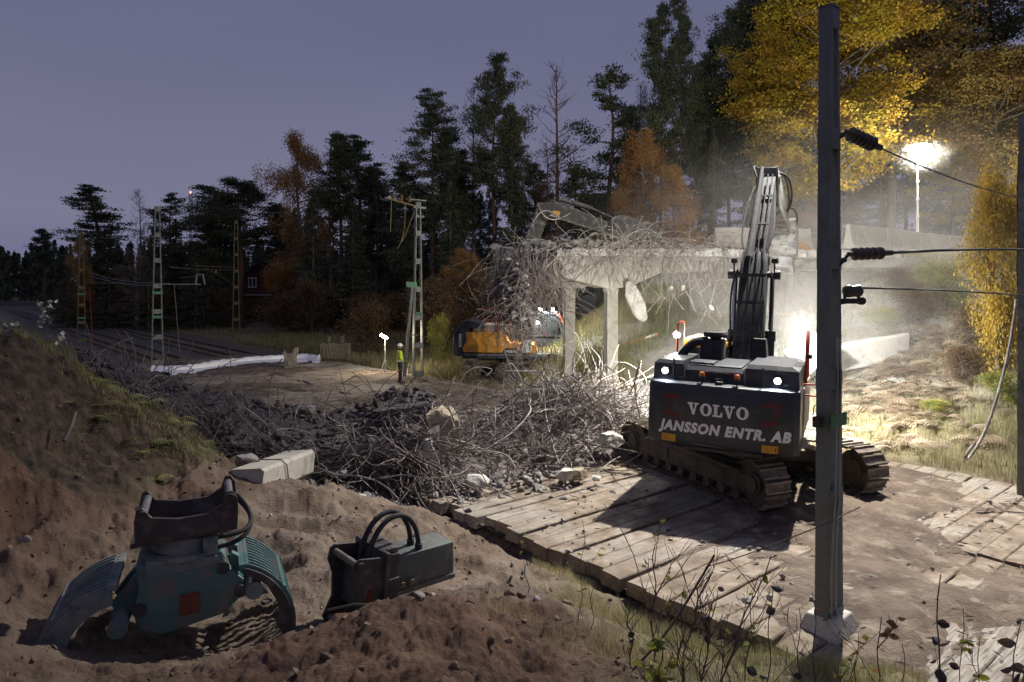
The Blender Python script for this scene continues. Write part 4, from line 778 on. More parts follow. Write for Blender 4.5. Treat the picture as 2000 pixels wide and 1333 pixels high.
m = MB(Matrix.Rotation(R(12), 4, 'Y')); m.prism([(-.5, 0), (.55, 0), (.5, .16), (-.4, .42), (-.5, .42)], -.12, .12); o = m.build('road_barrier', M['orange_pl'] if 'orange_pl' in M else M['orange']); o.location = W(1560, 486, 31.2); tag(o, 'orange plastic road barrier lying on the deck right of the boom', 'barrier')
# ---------------- fallen deck and rubble windrow ----------------
topl = [(150, 684, 24), (230, 710, 22.5), (330, 742, 21), (450, 772, 19.5), (560, 798, 18.2), (640, 812, 17.6), (720, 795, 17.4), (760, 768, 17.4), (850, 772, 17.3)]
botl = [(170, 720, 20.5), (250, 765, 18.5), (340, 830, 16.8), (440, 868, 15.8), (540, 884, 15.4), (640, 890, 15.2), (720, 880, 15.1), (780, 872, 15.0), (858, 868, 15.1)]
def lerpl(l, u):
    f = u * (len(l) - 1); i = min(int(f), len(l) - 2); f -= i; a = W(*l[i]); b_ = W(*l[i + 1]); return a * (1 - f) + b_ * f
fd = empty('collapsed_deck', (-5, 17, -.2), 0, 'sagging dark collapsed bridge deck lying from the left bank to the rebar heap', 'fallen deck'); fo = -Vector(fd.location)
nU, nV = 90, 16; vs = []
for j in range(nV + 1):
    for i in range(nU + 1):
        u = i / nU; v = j / nV; p = lerpl(topl, u) * (1 - v) + lerpl(botl, u) * v
        n1 = mnoise.fractal((p.x * .9, p.y * .9, p.z), .9, 2.0, 5); p.z += .22 * n1 + .12 * math.sin(v * PI); p.x += .12 * mnoise.noise((p.x * 2, v * 5, 0)); 
        if j in (0, nV): p += Vector((0, 0, .10 * mnoise.noise((u * 60, j, 0))))
        vs.append(p + fo)
nb = len(vs); vs += [p + Vector((0, .12, -.42)) for p in vs]; r_ = nU + 1; fs = []
for j in range(nV):
    for i in range(nU): a = j * r_ + i; fs += [(a, a + 1, a + r_ + 1, a + r_), (nb + a, nb + a + r_, nb + a + r_ + 1, nb + a + 1)]
for i in range(nU): fs += [(i, nb + i, nb + i + 1, i + 1), (nV * r_ + i, nV * r_ + i + 1, nb + nV * r_ + i + 1, nb + nV * r_ + i)]
for j in range(nV): fs += [(j * r_, (j + 1) * r_, nb + (j + 1) * r_, nb + j * r_), (j * r_ + nU, nb + j * r_ + nU, nb + (j + 1) * r_ + nU, (j + 1) * r_ + nU)]
m = MB(); m.add(vs, fs); m.build('asphalt_slab', M['asphalt'], fd)
def deckpt(u, v): return lerpl(topl, u) * (1 - v) + lerpl(botl, u) * v
m = MB()
for i in range(1100):
    u = r.random(); v = 1.0 if r.random() < .6 else r.random(); p = deckpt(u, v) + Vector((0, -.05, r.uniform(-.35, .1))) + fo
    along = (deckpt(min(u + .02, 1), v) - deckpt(max(u - .02, 0), v)).normalized()
    d = along * r.choice((-1, 1)) + Vector((r.gauss(0, .3), r.gauss(-.2, .3), r.gauss(-.1, .35)))
    m.tube(smooth_path(rebar_path(r, p, d, r.uniform(.6, 2.6), .22, 10, .05)), r.uniform(.008, .0125), 4, False)
m.build('edge_rebar', M['rebar'], fd)['kind'] = 'stuff'
rk = Rocks()
for i in range(260):
    u = rs.rand(); p = deckpt(u, rs.rand()) + fo; rk.add((p.x, p.y, p.z + .16), rs.uniform(.04, .13), rs)
rk.build('asphalt_lumps', M['asphalt'], fd)['kind'] = 'stuff'
# upright slab with round concrete core at the heap
o = chunk('concrete_slab', W(788, 840, 16.2), (1.15, .7, 1.15), M['asphalt'], 61, (R(6), R(-4), R(-12)), cuts=3, amp=.12, label='dark upright asphalt-topped slab at the left edge of the rebar heap', cat='concrete slab')
o = chunk('concrete_block', W(864, 842, 16.0), (.75, .6, 1.05), M['concrete_tan'], 63, (0, R(-6), R(18)), cuts=12, amp=.12, label='tan rounded broken concrete block left of the rebar heap', cat='concrete block')
o = chunk('concrete_block', W(838, 896, 15.0), (.38, .35, .85), M['concrete_pale'], 65, (0, R(-22), 0), cuts=12, label='narrow pale concrete shard standing below the tan block', cat='concrete block')
# rubble windrow
rk = Rocks(); zt = lambda x, y: float(terrain(np.array([x]), np.array([y]), False)[0])
def windrow(pts, nrk, wdt, hgt, rmin, rmax, rk):
    for i in range(nrk):
        f = rs.rand() * (len(pts) - 1); k = min(int(f), len(pts) - 2); f -= k; c = np.array(pts[k]) * (1 - f) + np.array(pts[k + 1]) * f
        o1 = rs.randn(2) * wdt * .5; hh = hgt * math.exp(-(o1 @ o1) / (wdt * wdt * .6)); x, y = c + o1; zz = zt(x, y); n__ = nv.x * x + nv.y * y
        base = max(zz, 0 if 7.9 < n__ < 18.4 else -9); rk.add((x, y, base + rs.uniform(0, 1) ** .7 * hh), rs.uniform(rmin, rmax) * (1.6 if rs.rand() < .06 else 1), rs)
windrow([(-11.5, 19.5), (-8, 17.2), (-5, 16.2), (-2.4, 16.3), (0, 17.2), (2, 18.4), (3.6, 20)], 1100, 1.2, .5, .04, .13, rk)
windrow([(-4.5, 14.2), (-2.5, 14.6), (-.8, 15.2), (1.2, 15.9)], 420, 1.2, .12, .02, .10, rk)
windrow([(0, 20), (2, 21), (3.5, 22.5)], 700, 2.0, 1.1, .05, .18, rk)
rk.build('rubble', M['rubble2'] if 'rubble2' in M else M['rubble']); tag(bpy.data.objects['rubble'], 'broken concrete rubble spread under the rebar', 'rubble', kind='stuff')
rk = Rocks(); M['rubble_pale'] = mat('rubble_pale', (.50, .49, .46), (.36, .35, .33), 3, .9, bump=.5, bsc=10)
windrow([(3.8, 21.5), (4.8, 23), (5.2, 25), (6.5, 27), (8.5, 27.5)], 1300, 1.7, .55, .03, .15, rk); windrow([(3.2, 19.5), (4.2, 21)], 300, 1.2, .3, .03, .12, rk)
tag(rk.build('rubble', M['rubble_pale']), 'pale dusty rubble slope behind the left track of the dark excavator', 'rubble', kind='stuff')
# solid cores of the heaps so nothing shows through
def mound(cx_, cy_, rx, ry, h_, name, mt, seed, label, cat, rot=0):
    n = 60; vs = []; fs = []
    for j in range(n + 1):
        for i in range(n + 1):
            u = (i / n * 2 - 1); v = (j / n * 2 - 1); d = math.hypot(u, v); x = u * rx; y = v * ry; x, y = x * math.cos(rot) - y * math.sin(rot), x * math.sin(rot) + y * math.cos(rot); x += cx_; y += cy_
            z = max(0, 1 - d) ** .8 * h_ * (1 + .5 * mnoise.fractal((x * .8, y * .8, seed), 1, 2, 4)) + .1 * mnoise.noise((x * 3, y * 3, seed)) * max(0, 1 - d) - (.25 if d >= .98 else 0) - .02
            vs.append((x, y, z))
    for j in range(n):
        for i in range(n): a = j * (n + 1) + i; fs.append((a, a + 1, a + n + 2, a + n + 1))
    m = MB(); m.add(vs, fs); o = m.build(name, mt, smooth=50); tag(o, label, cat, kind='stuff'); return o
M['rubsoil'] = mat('rubsoil', (.17, .145, .135), (.09, .08, .08), 2.2, .95, bump=1, bsc=9, dist=.06, c3=(.26, .23, .21), sc3=7)
mound(1.5, 20.2, 3.6, 3.0, 1.15, 'rubble_mound', M['rubsoil'], 3, 'mound of crushed concrete under the rebar heap', 'rubble')
mound(-3.8, 17.0, 4.6, 1.9, .8, 'rubble_mound', M['rubsoil'], 5, 'mound of crushed concrete under the fallen deck', 'rubble', -.12)
mound(6.2, 25.5, 3.0, 3.4, .9, 'rubble_mound', M['rubble_pale'], 8, 'white dusted rubble mound beside the bridge column', 'rubble')
# rebar heap
m = MB(); m2 = MB()
for i in range(900):
    a = r.uniform(0, 2 * PI); q = r.random() ** .6; x = 1.7 + q * 2.7 * math.cos(a); y = 20.0 + q * 2.1 * math.sin(a); h = 1.75 * max(0, 1 - q) ** .7
    p = (x, y, r.uniform(.1, .35) + h * r.uniform(.5, 1)); (m if i % 3 else m2).tube(smooth_path(rebar_path(r, p, (r.gauss(0, 1), r.gauss(0, .8), r.gauss(0, .25)), r.uniform(.9, 2.6), .28, 11, .03, lambda x, y: .02)), r.uniform(.010, .016), 4, False)
tag(m.build('rebar_heap', M['rebar_dusty']), 'large pale tangle of bent rebar heaped in front of the bridge', 'rebar', kind='stuff')
for i in range(420):
    f = r.random(); x = -3.4 + 5.2 * f + r.gauss(0, .4); y = 16.0 + 1.6 * f + r.gauss(0, .8); p = (x, y, r.uniform(.15, 1.0 if f < .6 else .6))
    m2.tube(smooth_path(rebar_path(r, p, (r.gauss(0, 1), r.gauss(-.2, .8), r.gauss(.05, .4)), r.uniform(.7, 2.6), .25, 11, .05, lambda x, y: .02)), r.uniform(.009, .014), 4, False)
for i in range(240):
    f = r.random(); p = W(180 + 220 * f, 705 + 90 * f + r.uniform(0, 60), 20.5 - 4 * f); m2.tube(smooth_path(rebar_path(r, p, (r.gauss(.6, .5), r.gauss(-.6, .4), r.gauss(-.3, .25)), r.uniform(.8, 2.4), .16, 10, .03)), r.uniform(.009, .014), 4, False)
tag(m2.build('rebar_tangle', M['rebar']), 'dark bent rebar scattered through the rubble', 'rebar', kind='stuff')
# individual long bars one can follow by eye
def bar_thing(pix, label, r_=.018, mt='rebar_dusty'):
    m = MB(); pts = [W(*q) for q in pix]; sp = []
    for i in range(len(pts) - 1):
        a = pts[max(i - 1, 0)]; b_ = pts[i]; c = pts[i + 1]; d = pts[min(i + 2, len(pts) - 1)]
        for k in range(8):
            t = k / 8; sp.append(.5 * ((2 * b_) + (c - a) * t + (2 * a - 5 * b_ + 4 * c - d) * t * t + (3 * b_ - a - 3 * c + d) * t ** 3))
    sp.append(pts[-1]); m.tube(sp, r_, 6); o = m.build('rebar', M[mt], smooth=60); tag(o, label, 'rebar', 'single bars sticking out of the heap'); return o
bar_thing([(1105, 935, 15.9), (1083, 880, 16.8), (1068, 820, 18), (1062, 770, 18.5), (1058, 735, 19)], 'long bent bar rising from two stones to the top of the heap')
bar_thing([(895, 905, 15.2), (945, 880, 15.4), (1000, 845, 15.8), (1035, 805, 16.3), (1033, 790, 16.8)], 'long bar curving up to the right across the heap front')
bar_thing([(850, 855, 15.4), (900, 862, 15.2), (950, 880, 15.0), (990, 890, 14.9), (1010, 922, 14.7)], 'long thin bar drooping right from the tan block')
bar_thing([(983, 760, 19), (985, 728, 19), (1000, 725, 19), (1055, 727, 19), (1062, 735, 18.8)], 'bar bent square like a hook above the heap')
bar_thing([(1165, 925, 15.9), (1180, 912, 16.1), (1195, 900, 16.4), (1212, 892, 16.6)], 'short bar lying on the mats left of the track', .014)
bar_thing([(745, 935, 14.0), (790, 928, 14.1), (840, 935, 14.0), (900, 925, 14.2), (920, 905, 14.4)], 'bar lying bent along the foot of the tan block')
bar_thing([(580, 895, 14.8), (650, 925, 14.0), (700, 930, 13.7), (745, 945, 13.4), (778, 975, 12.9)], 'long bar sagging from the fallen deck to the mats corner')
bar_thing([(815, 980, 12.8), (826, 1000, 12.4), (830, 1020, 11.9), (846, 1000, 12.2)], 'small loose wire loop at the mats corner', .010)
bar_thing([(820, 870, 15.6), (850, 830, 15.9), (845, 790, 16.3), (880, 770, 16.6)], 'bar curling over the dark upright slab', .014)
bar_thing([(893, 770, 19), (905, 735, 19.2), (930, 718, 19.4), (960, 722, 19.5), (950, 735, 19.4)], 'bar arching up at the left of the heap', .015)
# stones standing out
for i, (x, y, Y, s_, mt, lab) in enumerate(((1102, 927, 15.2, .34, 'concrete_pale', 'pale stone under the long bent bar, left of two'), (1128, 925, 15.4, .36, 'concrete_tan', 'tan stone right of the pale one on the mats'), (1030, 937, 15.1, .22, 'rubble', 'small dark round stone left of the two pale stones'),
    (935, 940, 14.6, .42, 'concrete_pale', 'flat grey block fragment at the foot of the heap'), (665, 925, 14.6, .25, 'rubble', 'grey lump under the sagging bar'), (700, 980, 12.4, .40, 'concrete', 'grey lump on the sand right of the long beam'), (1165, 935, 15.0, .16, 'concrete_pale', 'small white crumb right of the tan stone'), (485, 900, 12.5, .32, 'rubble', 'flat stone lying on top of the concrete beam'),
    (475, 810, 18.2, .42, 'rubble', 'dark stone on the back edge of the fallen deck'), (600, 800, 17.8, .30, 'rubble', 'small upright stone on the back edge of the fallen deck'), (1192, 858, 17.4, .55, 'concrete_pale', 'white block by the front of the left track'), (1075, 895, 16.2, .20, 'rubble', 'dark stone in front of the heap centre'))):
    p = W(x, y, Y); o = chunk('stone', p, (s_ * 1.1, s_ * .9, s_ * .65), M[mt], 100 + i, (0, 0, i), cuts=10, label=lab, cat='stone')
# concrete beam lying left
bmv = MB(); a = W(478, 948, 11.6); b_ = W(585, 905, 14.2); dvec = (b_ - a).normalized(); sx_ = dvec.cross(Vector((0, 0, 1))).normalized(); up = sx_.cross(dvec)
vs = []; fs = []
nn = 12
for i in range(nn + 1):
    c = a + dvec * ((b_ - a).length * i / nn); jt = lambda k: .012 * mnoise.noise((i * .7, k, 3))
    for k, (u, v) in enumerate(((-.30, -.28), (-.30, .2), (-.24, .26), (.26, .28), (.31, .22), (.30, -.16), (.14, -.32))): vs.append(c + sx_ * (u + jt(k)) + up * (v + jt(k + 9)) + (dvec * (.05 * math.sin(k * 2.1)) if i == 0 else Vector()))
for i in range(nn):
    for k in range(7): fs.append((i * 7 + k, i * 7 + (k + 1) % 7, (i + 1) * 7 + (k + 1) % 7, (i + 1) * 7 + k))
fs += [tuple(range(7)), tuple(nn * 7 + k for k in range(7))]; bmv.add(vs, fs); o = bmv.build('concrete_beam', M['concrete']); tag(o, 'broken square concrete beam lying on the sand behind the grapple', 'concrete beam')
m = MB(); m.tube([a + Vector((-.1, 0, .02)), a + Vector((-.35, -.1, 0)), a + Vector((-.55, .1, .03))], .014, 6); m.build('rebar_end', M['rebar'], o); m = MB(); m.tube([a + Vector((-.1, -.05, -.15)), a + Vector((-.3, -.1, -.2)), a + Vector((-.45, -.25, -.32))], .014, 6); m.build('rebar_end', M['rebar'], o)
m = MB(); c = a + dvec * .9; m.tube([c + sx_ * -.33 + up * .1, c + sx_ * -.26 + up * .30, c + sx_ * .27 + up * .31, c + sx_ * .34 + up * .2 + dvec * .1, c + sx_ * .33 - up * .2 + dvec * .3], .012, 6); m.build('wire_sling', M['rebar'], o)
# ---------------- catenary masts ----------------
def mast(n, s, h, D0, D1, label, mt='steel_galv', wv=.16, z0=-.22, legt=.055, grp='railway catenary masts'):
    base = NS(n, s, z0); root = empty('catenary_mast', base, math.atan2(nv.y, nv.x), label, 'mast', grp)   # local x = across, y = along
    for sd in (-1, 1):
        m = MB(); a = Vector((sd * D0 / 2, 0, 0)); b_ = Vector((sd * D1 / 2, 0, h))
        x_ = sd * legt / 2
        m.add([(a.x + i * legt / 2, j * wv / 2, 0) for i in (-1, 1) for j in (-1, 1)] + [(b_.x + i * legt / 2, j * wv / 2, h) for i in (-1, 1) for j in (-1, 1)], [(0, 1, 3, 2), (4, 6, 7, 5), (0, 4, 5, 1), (2, 3, 7, 6), (0, 2, 6, 4), (1, 5, 7, 3)])
        m.build('leg', M[mt], root)
    k = int(h / 1.45)
    for i in range(k + 1):
        z = .35 + (h - .5) * i / k; D = D0 + (D1 - D0) * z / h
        for j in (-1, 1):
            m = MB(); m.box((0, j * (wv / 2 + .004), z), (D + legt * .8, .012, .26)); m.build('batten_plate', M[mt], root)
    m = MB(); m.box((0, 0, h + .012), (D1 + legt + .02, wv + .02, .02)); m.build('cap', M[mt], root)
    return root
M['sign_green'] = mat('sign_green', (.05, .17, .09), rough=.5)
near = mast(8.86, -4.2, 8.27, .40, .16, 'tall near steel mast right of centre, standing on a concrete footing', 'steel_near', .165)
lm = mast(9.5, -43.7, 9.4, .62, .22, 'pale grey lattice mast standing at the left end of the white sheet', 'steel_galv'); m3 = mast(8.8, -67, 9.3, .62, .22, 'rusty yellow lattice mast farthest left, beside the left track', 'mast_rust')
m4 = mast(20.6, -64.5, 10.9, .62, .24, 'brown lattice mast beyond the tracks in front of the red house', 'mast_rust'); m5 = mast(18.4, -29.6, 9.0, .55, .22, 'dark mast with a crossbar on top behind the worker', 'steel_galv'); m6 = mast(17.97, -4.27, 8.35, .40, .18, 'mast cut by the right edge of the photo, cables tied to it', 'steel_galv', .165)
def sub(root, m, nm, mt, **kw): return m.build(nm, M[mt], root, **kw)
for mm_, z in ((lm, 3.0), (m3, 4.2), (m3, 2.2), (lm, 4.4)):
    m = MB(); m.box((0, -.10, z), (.56, .012, .16)); sub(mm_, m, 'number_plate', 'sign_green')
# far masts' arms
m = MB(); m.tube([(0, 0, 5.2), (2.6, 0, 5.1)], .03, 6); m.tube([(0, 0, 6.6), (2.3, 0, 5.15)], .02, 6); sub(m3, m, 'arm', 'mast_rust')
m = MB(); m.tube([(0, 0, 4.9), (2.4, 0, 4.9)], .035, 6); m.tube([(2.1, 0, 4.9), (2.15, 0, 5.5), (2.5, 0, 5.5), (2.6, 0, 4.9)], .05, 8); sub(lm, m, 'arm', 'steel_galv')
m = MB(); m.tube([(0, 0, 6.6), (-3.6, 0, 6.7)], .03, 6); m.tube([(-2.9, 0, 6.7), (-.1, 0, 5.0)], .02, 6); m.tube([(-3.3, 0, 6.5), (-3.3, 0, 5.8), (-4.8, 0, 5.6)], .025, 6); sub(m4, m, 'arm', 'mast_rust')
m = MB(); m.box((-.1, 0, 9.12), (1.15, .10, .07)); m.box((.1, 0, 8.75), (.7, .12, .10)); m.box((.1, 0, 8.3), (.5, .1, .1)); sub(m5, m, 'crossbar', 'steel_galv')
m = MB(); m.tube([(-.1, 0, 8.8), (-2.2, -.6, 9.0)], .04, 6); m.tube([(-.2, 0, 8.5), (-.9, -.3, 7.3), (-1.4, -.4, 6.6)], .02, 6); m.tube([(-.9, -.3, 8.9), (-.95, -.3, 7.6), (-1.2, -.4, 6.9)], .02, 6); m.tube([(-1.8, -.5, 9), (-1.85, -.5, 7.4)], .02, 6); sub(m5, m, 'switch_rods', 'mast_rust')
for i in range(3):
    m = MB(); m.lathe((-.6 - .55 * i, -.2 - .15 * i, 8.95), (0, 0, 1), [(0, .04), (.06, .09), (.1, .04), (.16, .09), (.2, .04), (.26, .09), (.3, .03)], 10); sub(m5, m, 'insulator', 'mast_rust')
m = MB(); m.bar((-.9, -.2, .2), (-.35, -.05, 4.9), .13, .10); sub(m5, m, 'prop_leg', 'steel_near'); m = MB(); m.bar((-.72, 0, 2.35), (0, 0, 2.3), .06, .06); m.bar((-.4, 0, 4.75), (0, 0, 4.75), .06, .05); sub(m5, m, 'tie', 'mast_rust')
m = MB(); m.box((-.42, -.08, 4.85), (.62, .05, .26), bev=.01); sub(m5, m, 'sign', 'sign_green'); m = MB(); m.box((0, -.1, 3.4), (.34, .012, .12)); sub(m5, m, 'plate', 'sign_green')
# near mast details. local frame: x across (away), y along the track (towards the right foreground)
def loc(root, p): return Matrix.Rotation(-root.rotation_euler.z, 4, 'Z') @ (Vector(p) - root.location)
fo_ = MB()
for (zb, zt_, wb, wt) in ((-.25, .12, .95, .95), (.10, .42, .74, .46)):
    fo_.add([(i * wb / 2, j * wb * .42, zb) for i in (-1, 1) for j in (-1, 1)] + [(i * wt / 2, j * wt * .42, zt_) for i in (-1, 1) for j in (-1, 1)], [(0, 1, 3, 2), (4, 6, 7, 5), (0, 4, 5, 1), (2, 3, 7, 6), (0, 2, 6, 4), (1, 5, 7, 3)])
sub(near, fo_, 'footing', 'concrete_pale', bevel=.02)
m = MB(); m.tube([(.1, .13, 0), (.12, .12, 1.2), (.02, .12, 2.4), (.1, .11, 4.9)], .014, 6); sub(near, m, 'conduit', 'chrome2') if 'chrome2' in M else None
M['zinc'] = mat('zinc', (.33, .34, .34), (.24, .25, .25), 5, .45, .4)
for k_ in (0, 1):
    m = MB(); m.tube([(-.15 + .11 * k_, -.10 - .02 * k_, -.2), (-.19 + .12 * k_, -.12, 1.0), (-.05 + .10 * k_, -.12, 2.3), (.0 + .09 * k_, -.11, 3.2), (.02 + .08 * k_, -.10, 4.0)], .013, 6); sub(near, m, 'conduit', 'zinc', smooth=60)
m = MB(); m.box((.03, -.11, 2.93), (.42, .02, .17)); sub(near, m, 'number_plate', 'sign_green'); m = MB(); m.box((-.26, .02, 2.92), (.10, .10, .14), bev=.01); sub(near, m, 'junction_box', 'black')
M['porcelain'] = mat('porcelain', (.045, .035, .04), (.06, .05, .05), 3, .35)
def cable(a, b_, sag, r_, label, cat='cable', nm='cable', mt='black', n=24, extra=None):
    a = Vector(a); b_ = Vector(b_); m = MB(); m.tube([a + (b_ - a) * (i / n) - Vector((0, 0, sag * 4 * (i / n) * (1 - i / n))) for i in range(n + 1)], r_, 6); o = m.build(nm, M[mt], smooth=60); tag(o, label, cat); return o
def insul(p0, p1, r_, nd, bracket_from, label):
    o = empty('insulator', p0, 0, label, 'insulator', 'insulators tied to the near mast'); a = Vector((0, 0, 0)); b_ = Vector(p1) - Vector(p0); L = b_.length; prof = [(0, r_ * .45)]
    for i in range(nd): t = L * (.10 + .68 * i / nd); dt = L * .68 / nd; prof += [(t, r_ * .42), (t + dt * .30, r_ * 1.15), (t + dt * .5, r_ * 1.15), (t + dt * .75, r_ * .42)]
    prof += [(L * .8, r_ * .55), (L * .97, r_ * .5), (L, r_ * .25)]
    m = MB(); m.lathe(a, b_, prof, 16); m.build('sheds', M['porcelain'], o, smooth=35)
    m = MB(); bf = Vector(bracket_from) - Vector(p0); m.bar(bf, bf * .45, .05, .03); m.tube([bf * .5 + Vector((0, 0, -.01)), a], .022, 8); m.cyl(bf * .5 + Vector((0, -.03, 0)), bf * .5 + Vector((0, .03, 0)), .035, n=10); m.build('bracket', M['black'], o); return o
insul(W(1652, 258, 8.95), W(1722, 291, 9.2), .085, 6, W(1636, 272, 8.9), 'dark ribbed insulator sloping down from the upper part of the near mast')
cable(W(1722, 291, 9.2), NS(18.4, -4.2, 4.4 + (565 - 392) * 15 / 1333), .10, .012, 'thin black cable sloping down right from the upper insulator')
insul(W(1657, 497, 8.95), W(1744, 494, 9.25), .075, 5, W(1637, 520, 8.9), 'dark ribbed insulator held level at mid height of the near mast')
cable(W(1744, 494, 9.25), NS(18.4, -4.2, 4.4 + (565 - 489) * 15 / 1333), -.03, .022, 'thick black level cable from the middle insulator to the right edge')
o = empty('cable_clamp', W(1665, 575, 8.95), 0, 'black double clamp on a bracket holding the lowest cable at the near mast', 'clamp')
m = MB(); m.cyl((-.09, 0, .03), (.09, -.02, .05), .075, n=18); m.sphere((-.05, 0, .04), .085, 14); m.sphere((.06, 0, .04), .08, 14); m.build('clamp_body', M['porcelain'], o, smooth=50)
m = MB(); m.box((-.08, 0, -.09), (.26, .06, .07), bev=.01); m.tube([(-.22, 0, -.12), (-.1, 0, -.1)], .03, 8); m.cyl((.11, -.04, -.09), (.11, .04, -.09), .05, n=12); m.cyl((-.1, 0, -.08), (-.1, 0, .0), .02, n=8); m.cyl((.08, 0, -.08), (.08, 0, .0), .02, n=8); m.build('bracket', M['black'], o)
cable(W(1686, 563, 8.95), NS(18.4, -4.2, 4.4 + (565 - 580) * 15 / 1333), -.03, .014, 'black cable from the double clamp to the right edge')
m = MB(); pts = [W(1985, 585, 14.9), W(1975, 660, 14.7), W(1958, 740, 14.5), W(1930, 830, 14.2), W(1905, 880, 14.0), W(1885, 902, 13.9), W(1888, 885, 13.9), W(1900, 870, 14.0)]
m.tube(smooth_path(smooth_path(pts)), .028, 8); tag(m.build('cable', M['rebar_dusty'], smooth=60), 'thick grey cable hanging in a loop at the right edge', 'cable')
m = MB(); m.tube(smooth_path([W(1990, 300, 14.8), W(1987, 380, 14.8), W(1989, 460, 14.8), W(1986, 540, 14.8), W(1995, 610, 14.8)]), .02, 6); m.build('side_cable', M['black']).parent = None
tag(bpy.data.objects['side_cable'], 'black cable running down the mast at the right edge', 'cable'); bpy.data.objects['side_cable'].name = 'cable'
cable(W(175, 538, 56), W(315, 558, 39.6), .25, .03, 'paired grey wire strung between the two left masts, lower wire', mt='steel_galv'); cable(W(175, 533, 56), W(330, 554, 39.6), .25, .03, 'paired grey wire strung between the two left masts, upper wire', mt='steel_galv')
cable(W(332, 522, 40), W(462, 527, 62), .1, .022, 'level wire from the pale mast to the brown mast', mt='steel_galv'); cable(W(340, 555, 39.6), W(352, 700, 39.6), -.0, .02, 'left of two wires hanging from the pale mast arm', mt='rebar'); cable(W(328, 560, 39.6), W(338, 705, 39.6), 0, .02, 'right of two wires hanging from the pale mast arm', mt='rebar') if False else None
cable(W(175, 560, 56), W(182, 680, 54), 0, .02, 'reddish wire hanging from the farthest left mast', mt='redrail')
# ---------------- light tower ----------------
lt = empty('light_tower', (21.15, 35.6, 6.0), 0, 'glowing floodlight on a thin white telescopic mast behind the barriers', 'light tower')
m = MB(); m.cyl((0, 0, 0), (0, 0, 2.2), .065, n=12); m.cyl((0, 0, 2.2), (0, 0, 4.0), .05, n=12); m.cyl((0, 0, 4.0), (0, 0, 5.6), .035, n=12)
for z in (2.2, 4.0, 1.2, 3.1): m.cyl((0, 0, z - .05), (0, 0, z + .05), .085, n=12)
m.build('pole', M['white'], lt, smooth=40); m = MB(); m.box((0, .1, .3), (1.2, .9, .7), bev=.05); m.build('cabinet', M['white'], lt)
m = MB(); m.bar((-.8, 0, 5.62), (.8, 0, 5.75), .06); m.build('head_bar', M['steel_galv'], lt)
m = MB(Matrix.Translation((0, -.05, 5.78)) @ Matrix.Rotation(R(-7), 4, 'Y')); m.sphere((0, 0, 0), .70, 24, (1, .45, .26)); hd_ = m.build('lamp_head', M['lamp_tower'], lt, smooth=60)
# ---------------- tape, sheet, buckets, house, radio mast ----------------
M['tape'] = mat('tape', (.75, .30, .18), (.75, .72, .66), 1.2, .6, lo=.47, hi=.53, stretch=(3, 3, .2))
m = MB(); pts = [W(1130, 682, 33), W(1165, 681, 32.5), W(1200, 677, 32), W(1240, 667, 31.5), W(1285, 652, 31)]
for a, b_ in zip(pts[:-1], pts[1:]): m.bar(a, b_, .012, .10)
tag(m.build('barrier_tape', M['tape']), 'red and white barrier tape strung behind the bridge columns', 'tape')
M['sheet'] = mat('sheet', (.86, .86, .88), (.78, .78, .82), 2, .6, bump=.4, bsc=5, dist=.05)
m = MB(); pts = [(298, 722), (345, 722), (400, 716), (440, 708), (490, 703), (540, 700), (590, 697), (625, 700)]
tp = [P(x, y, .16) for x, y in pts]; c2_ = [random.Random(i).uniform(.8, 1.25) for i in range(200)]
sp = smooth_path(smooth_path(smooth_path(tp))); m.tube(sp, [.19 * c2_[i % 200] for i in range(len(sp))], 10)
lay = []
for i, p in enumerate(sp): lay += [(p.x + .05, p.y - .1, .13), (p.x + .35, p.y - .75 - .6 * c2_[(i * 7) % 200] * .8, .03 + .05 * c2_[i % 200]), (p.x + .5, p.y - 1.5 * c2_[(i * 3) % 200], .015)]
m.add(lay, [(3 * i + k, 3 * i + k + 1, 3 * i + k + 4, 3 * i + k + 3) for i in range(len(sp) - 1) for k in range(2)])
tag(m.build('sheet_roll', M['sheet'], smooth=60), 'long white geotextile sheet rolled up along the far edge of the mats', 'sheet')
def coupler(loc_, rz, label):
    o = empty('excavator_bucket', loc_, rz, label, 'bucket'); return o
M['steelworn'] = mat('steelworn', (.22, .20, .17), (.12, .10, .08), 3, .6, .3)
b1_ = coupler(P(568, 718, .03), R(20), 'grey quick-hitch attachment standing on the white sheet')
for sd in (-.42, .42):
    m = MB(); m.prism([(-.35, 0), (.35, 0), (.30, .55), (.42, 1.05), (.25, 1.1), (.1, .75), (-.2, .75), (-.35, 1.0), (-.42, .85), (-.35, .5)], sd - .035, sd + .035); m.build('side_plate', M['steelworn'], b1_)
m = MB(); m.box((0, 0, .25), (.5, .8, .5), bev=.03); m.cyl((0, -.52, .32), (0, -.40, .32), .2, n=20); m.build('housing', M['steelworn'], b1_, smooth=40); m = MB(); m.cyl((-.3, -.42, .92), (-.3, .42, .92), .06, n=10); m.build('pin', M['chrome'], b1_)
b3_ = coupler(P(655, 705, .02), R(0), 'slotted skeleton bucket standing beyond the mats')
m = MB(); 
for i in range(9):
    x = -.8 + .2 * i; m.tube([(x, .1, 0), (x, -.35, .2), (x, -.42, .6), (x, -.3, 1.0)], .03, 6)
m.build('tines', M['mast_rust'], b3_); m = MB(); m.box((0, .2, .55), (1.75, .1, 1.0), bev=.02); m.bar((-.85, -.3, 1.0), (.85, -.3, 1.0), .07); m.bar((-.85, .1, .03), (.85, .1, .03), .08); m.box((-.4, .2, 1.25), (.08, .5, .5)); m.box((.4, .2, 1.25), (.08, .5, .5)); m.build('frame', M['steelworn'], b3_)
hs_ = empty('house', W(515, 600, 95) * 1, R(8), 'small dark red wooden house with white corner boards among the trees', 'house'); hs_.location.z = 0
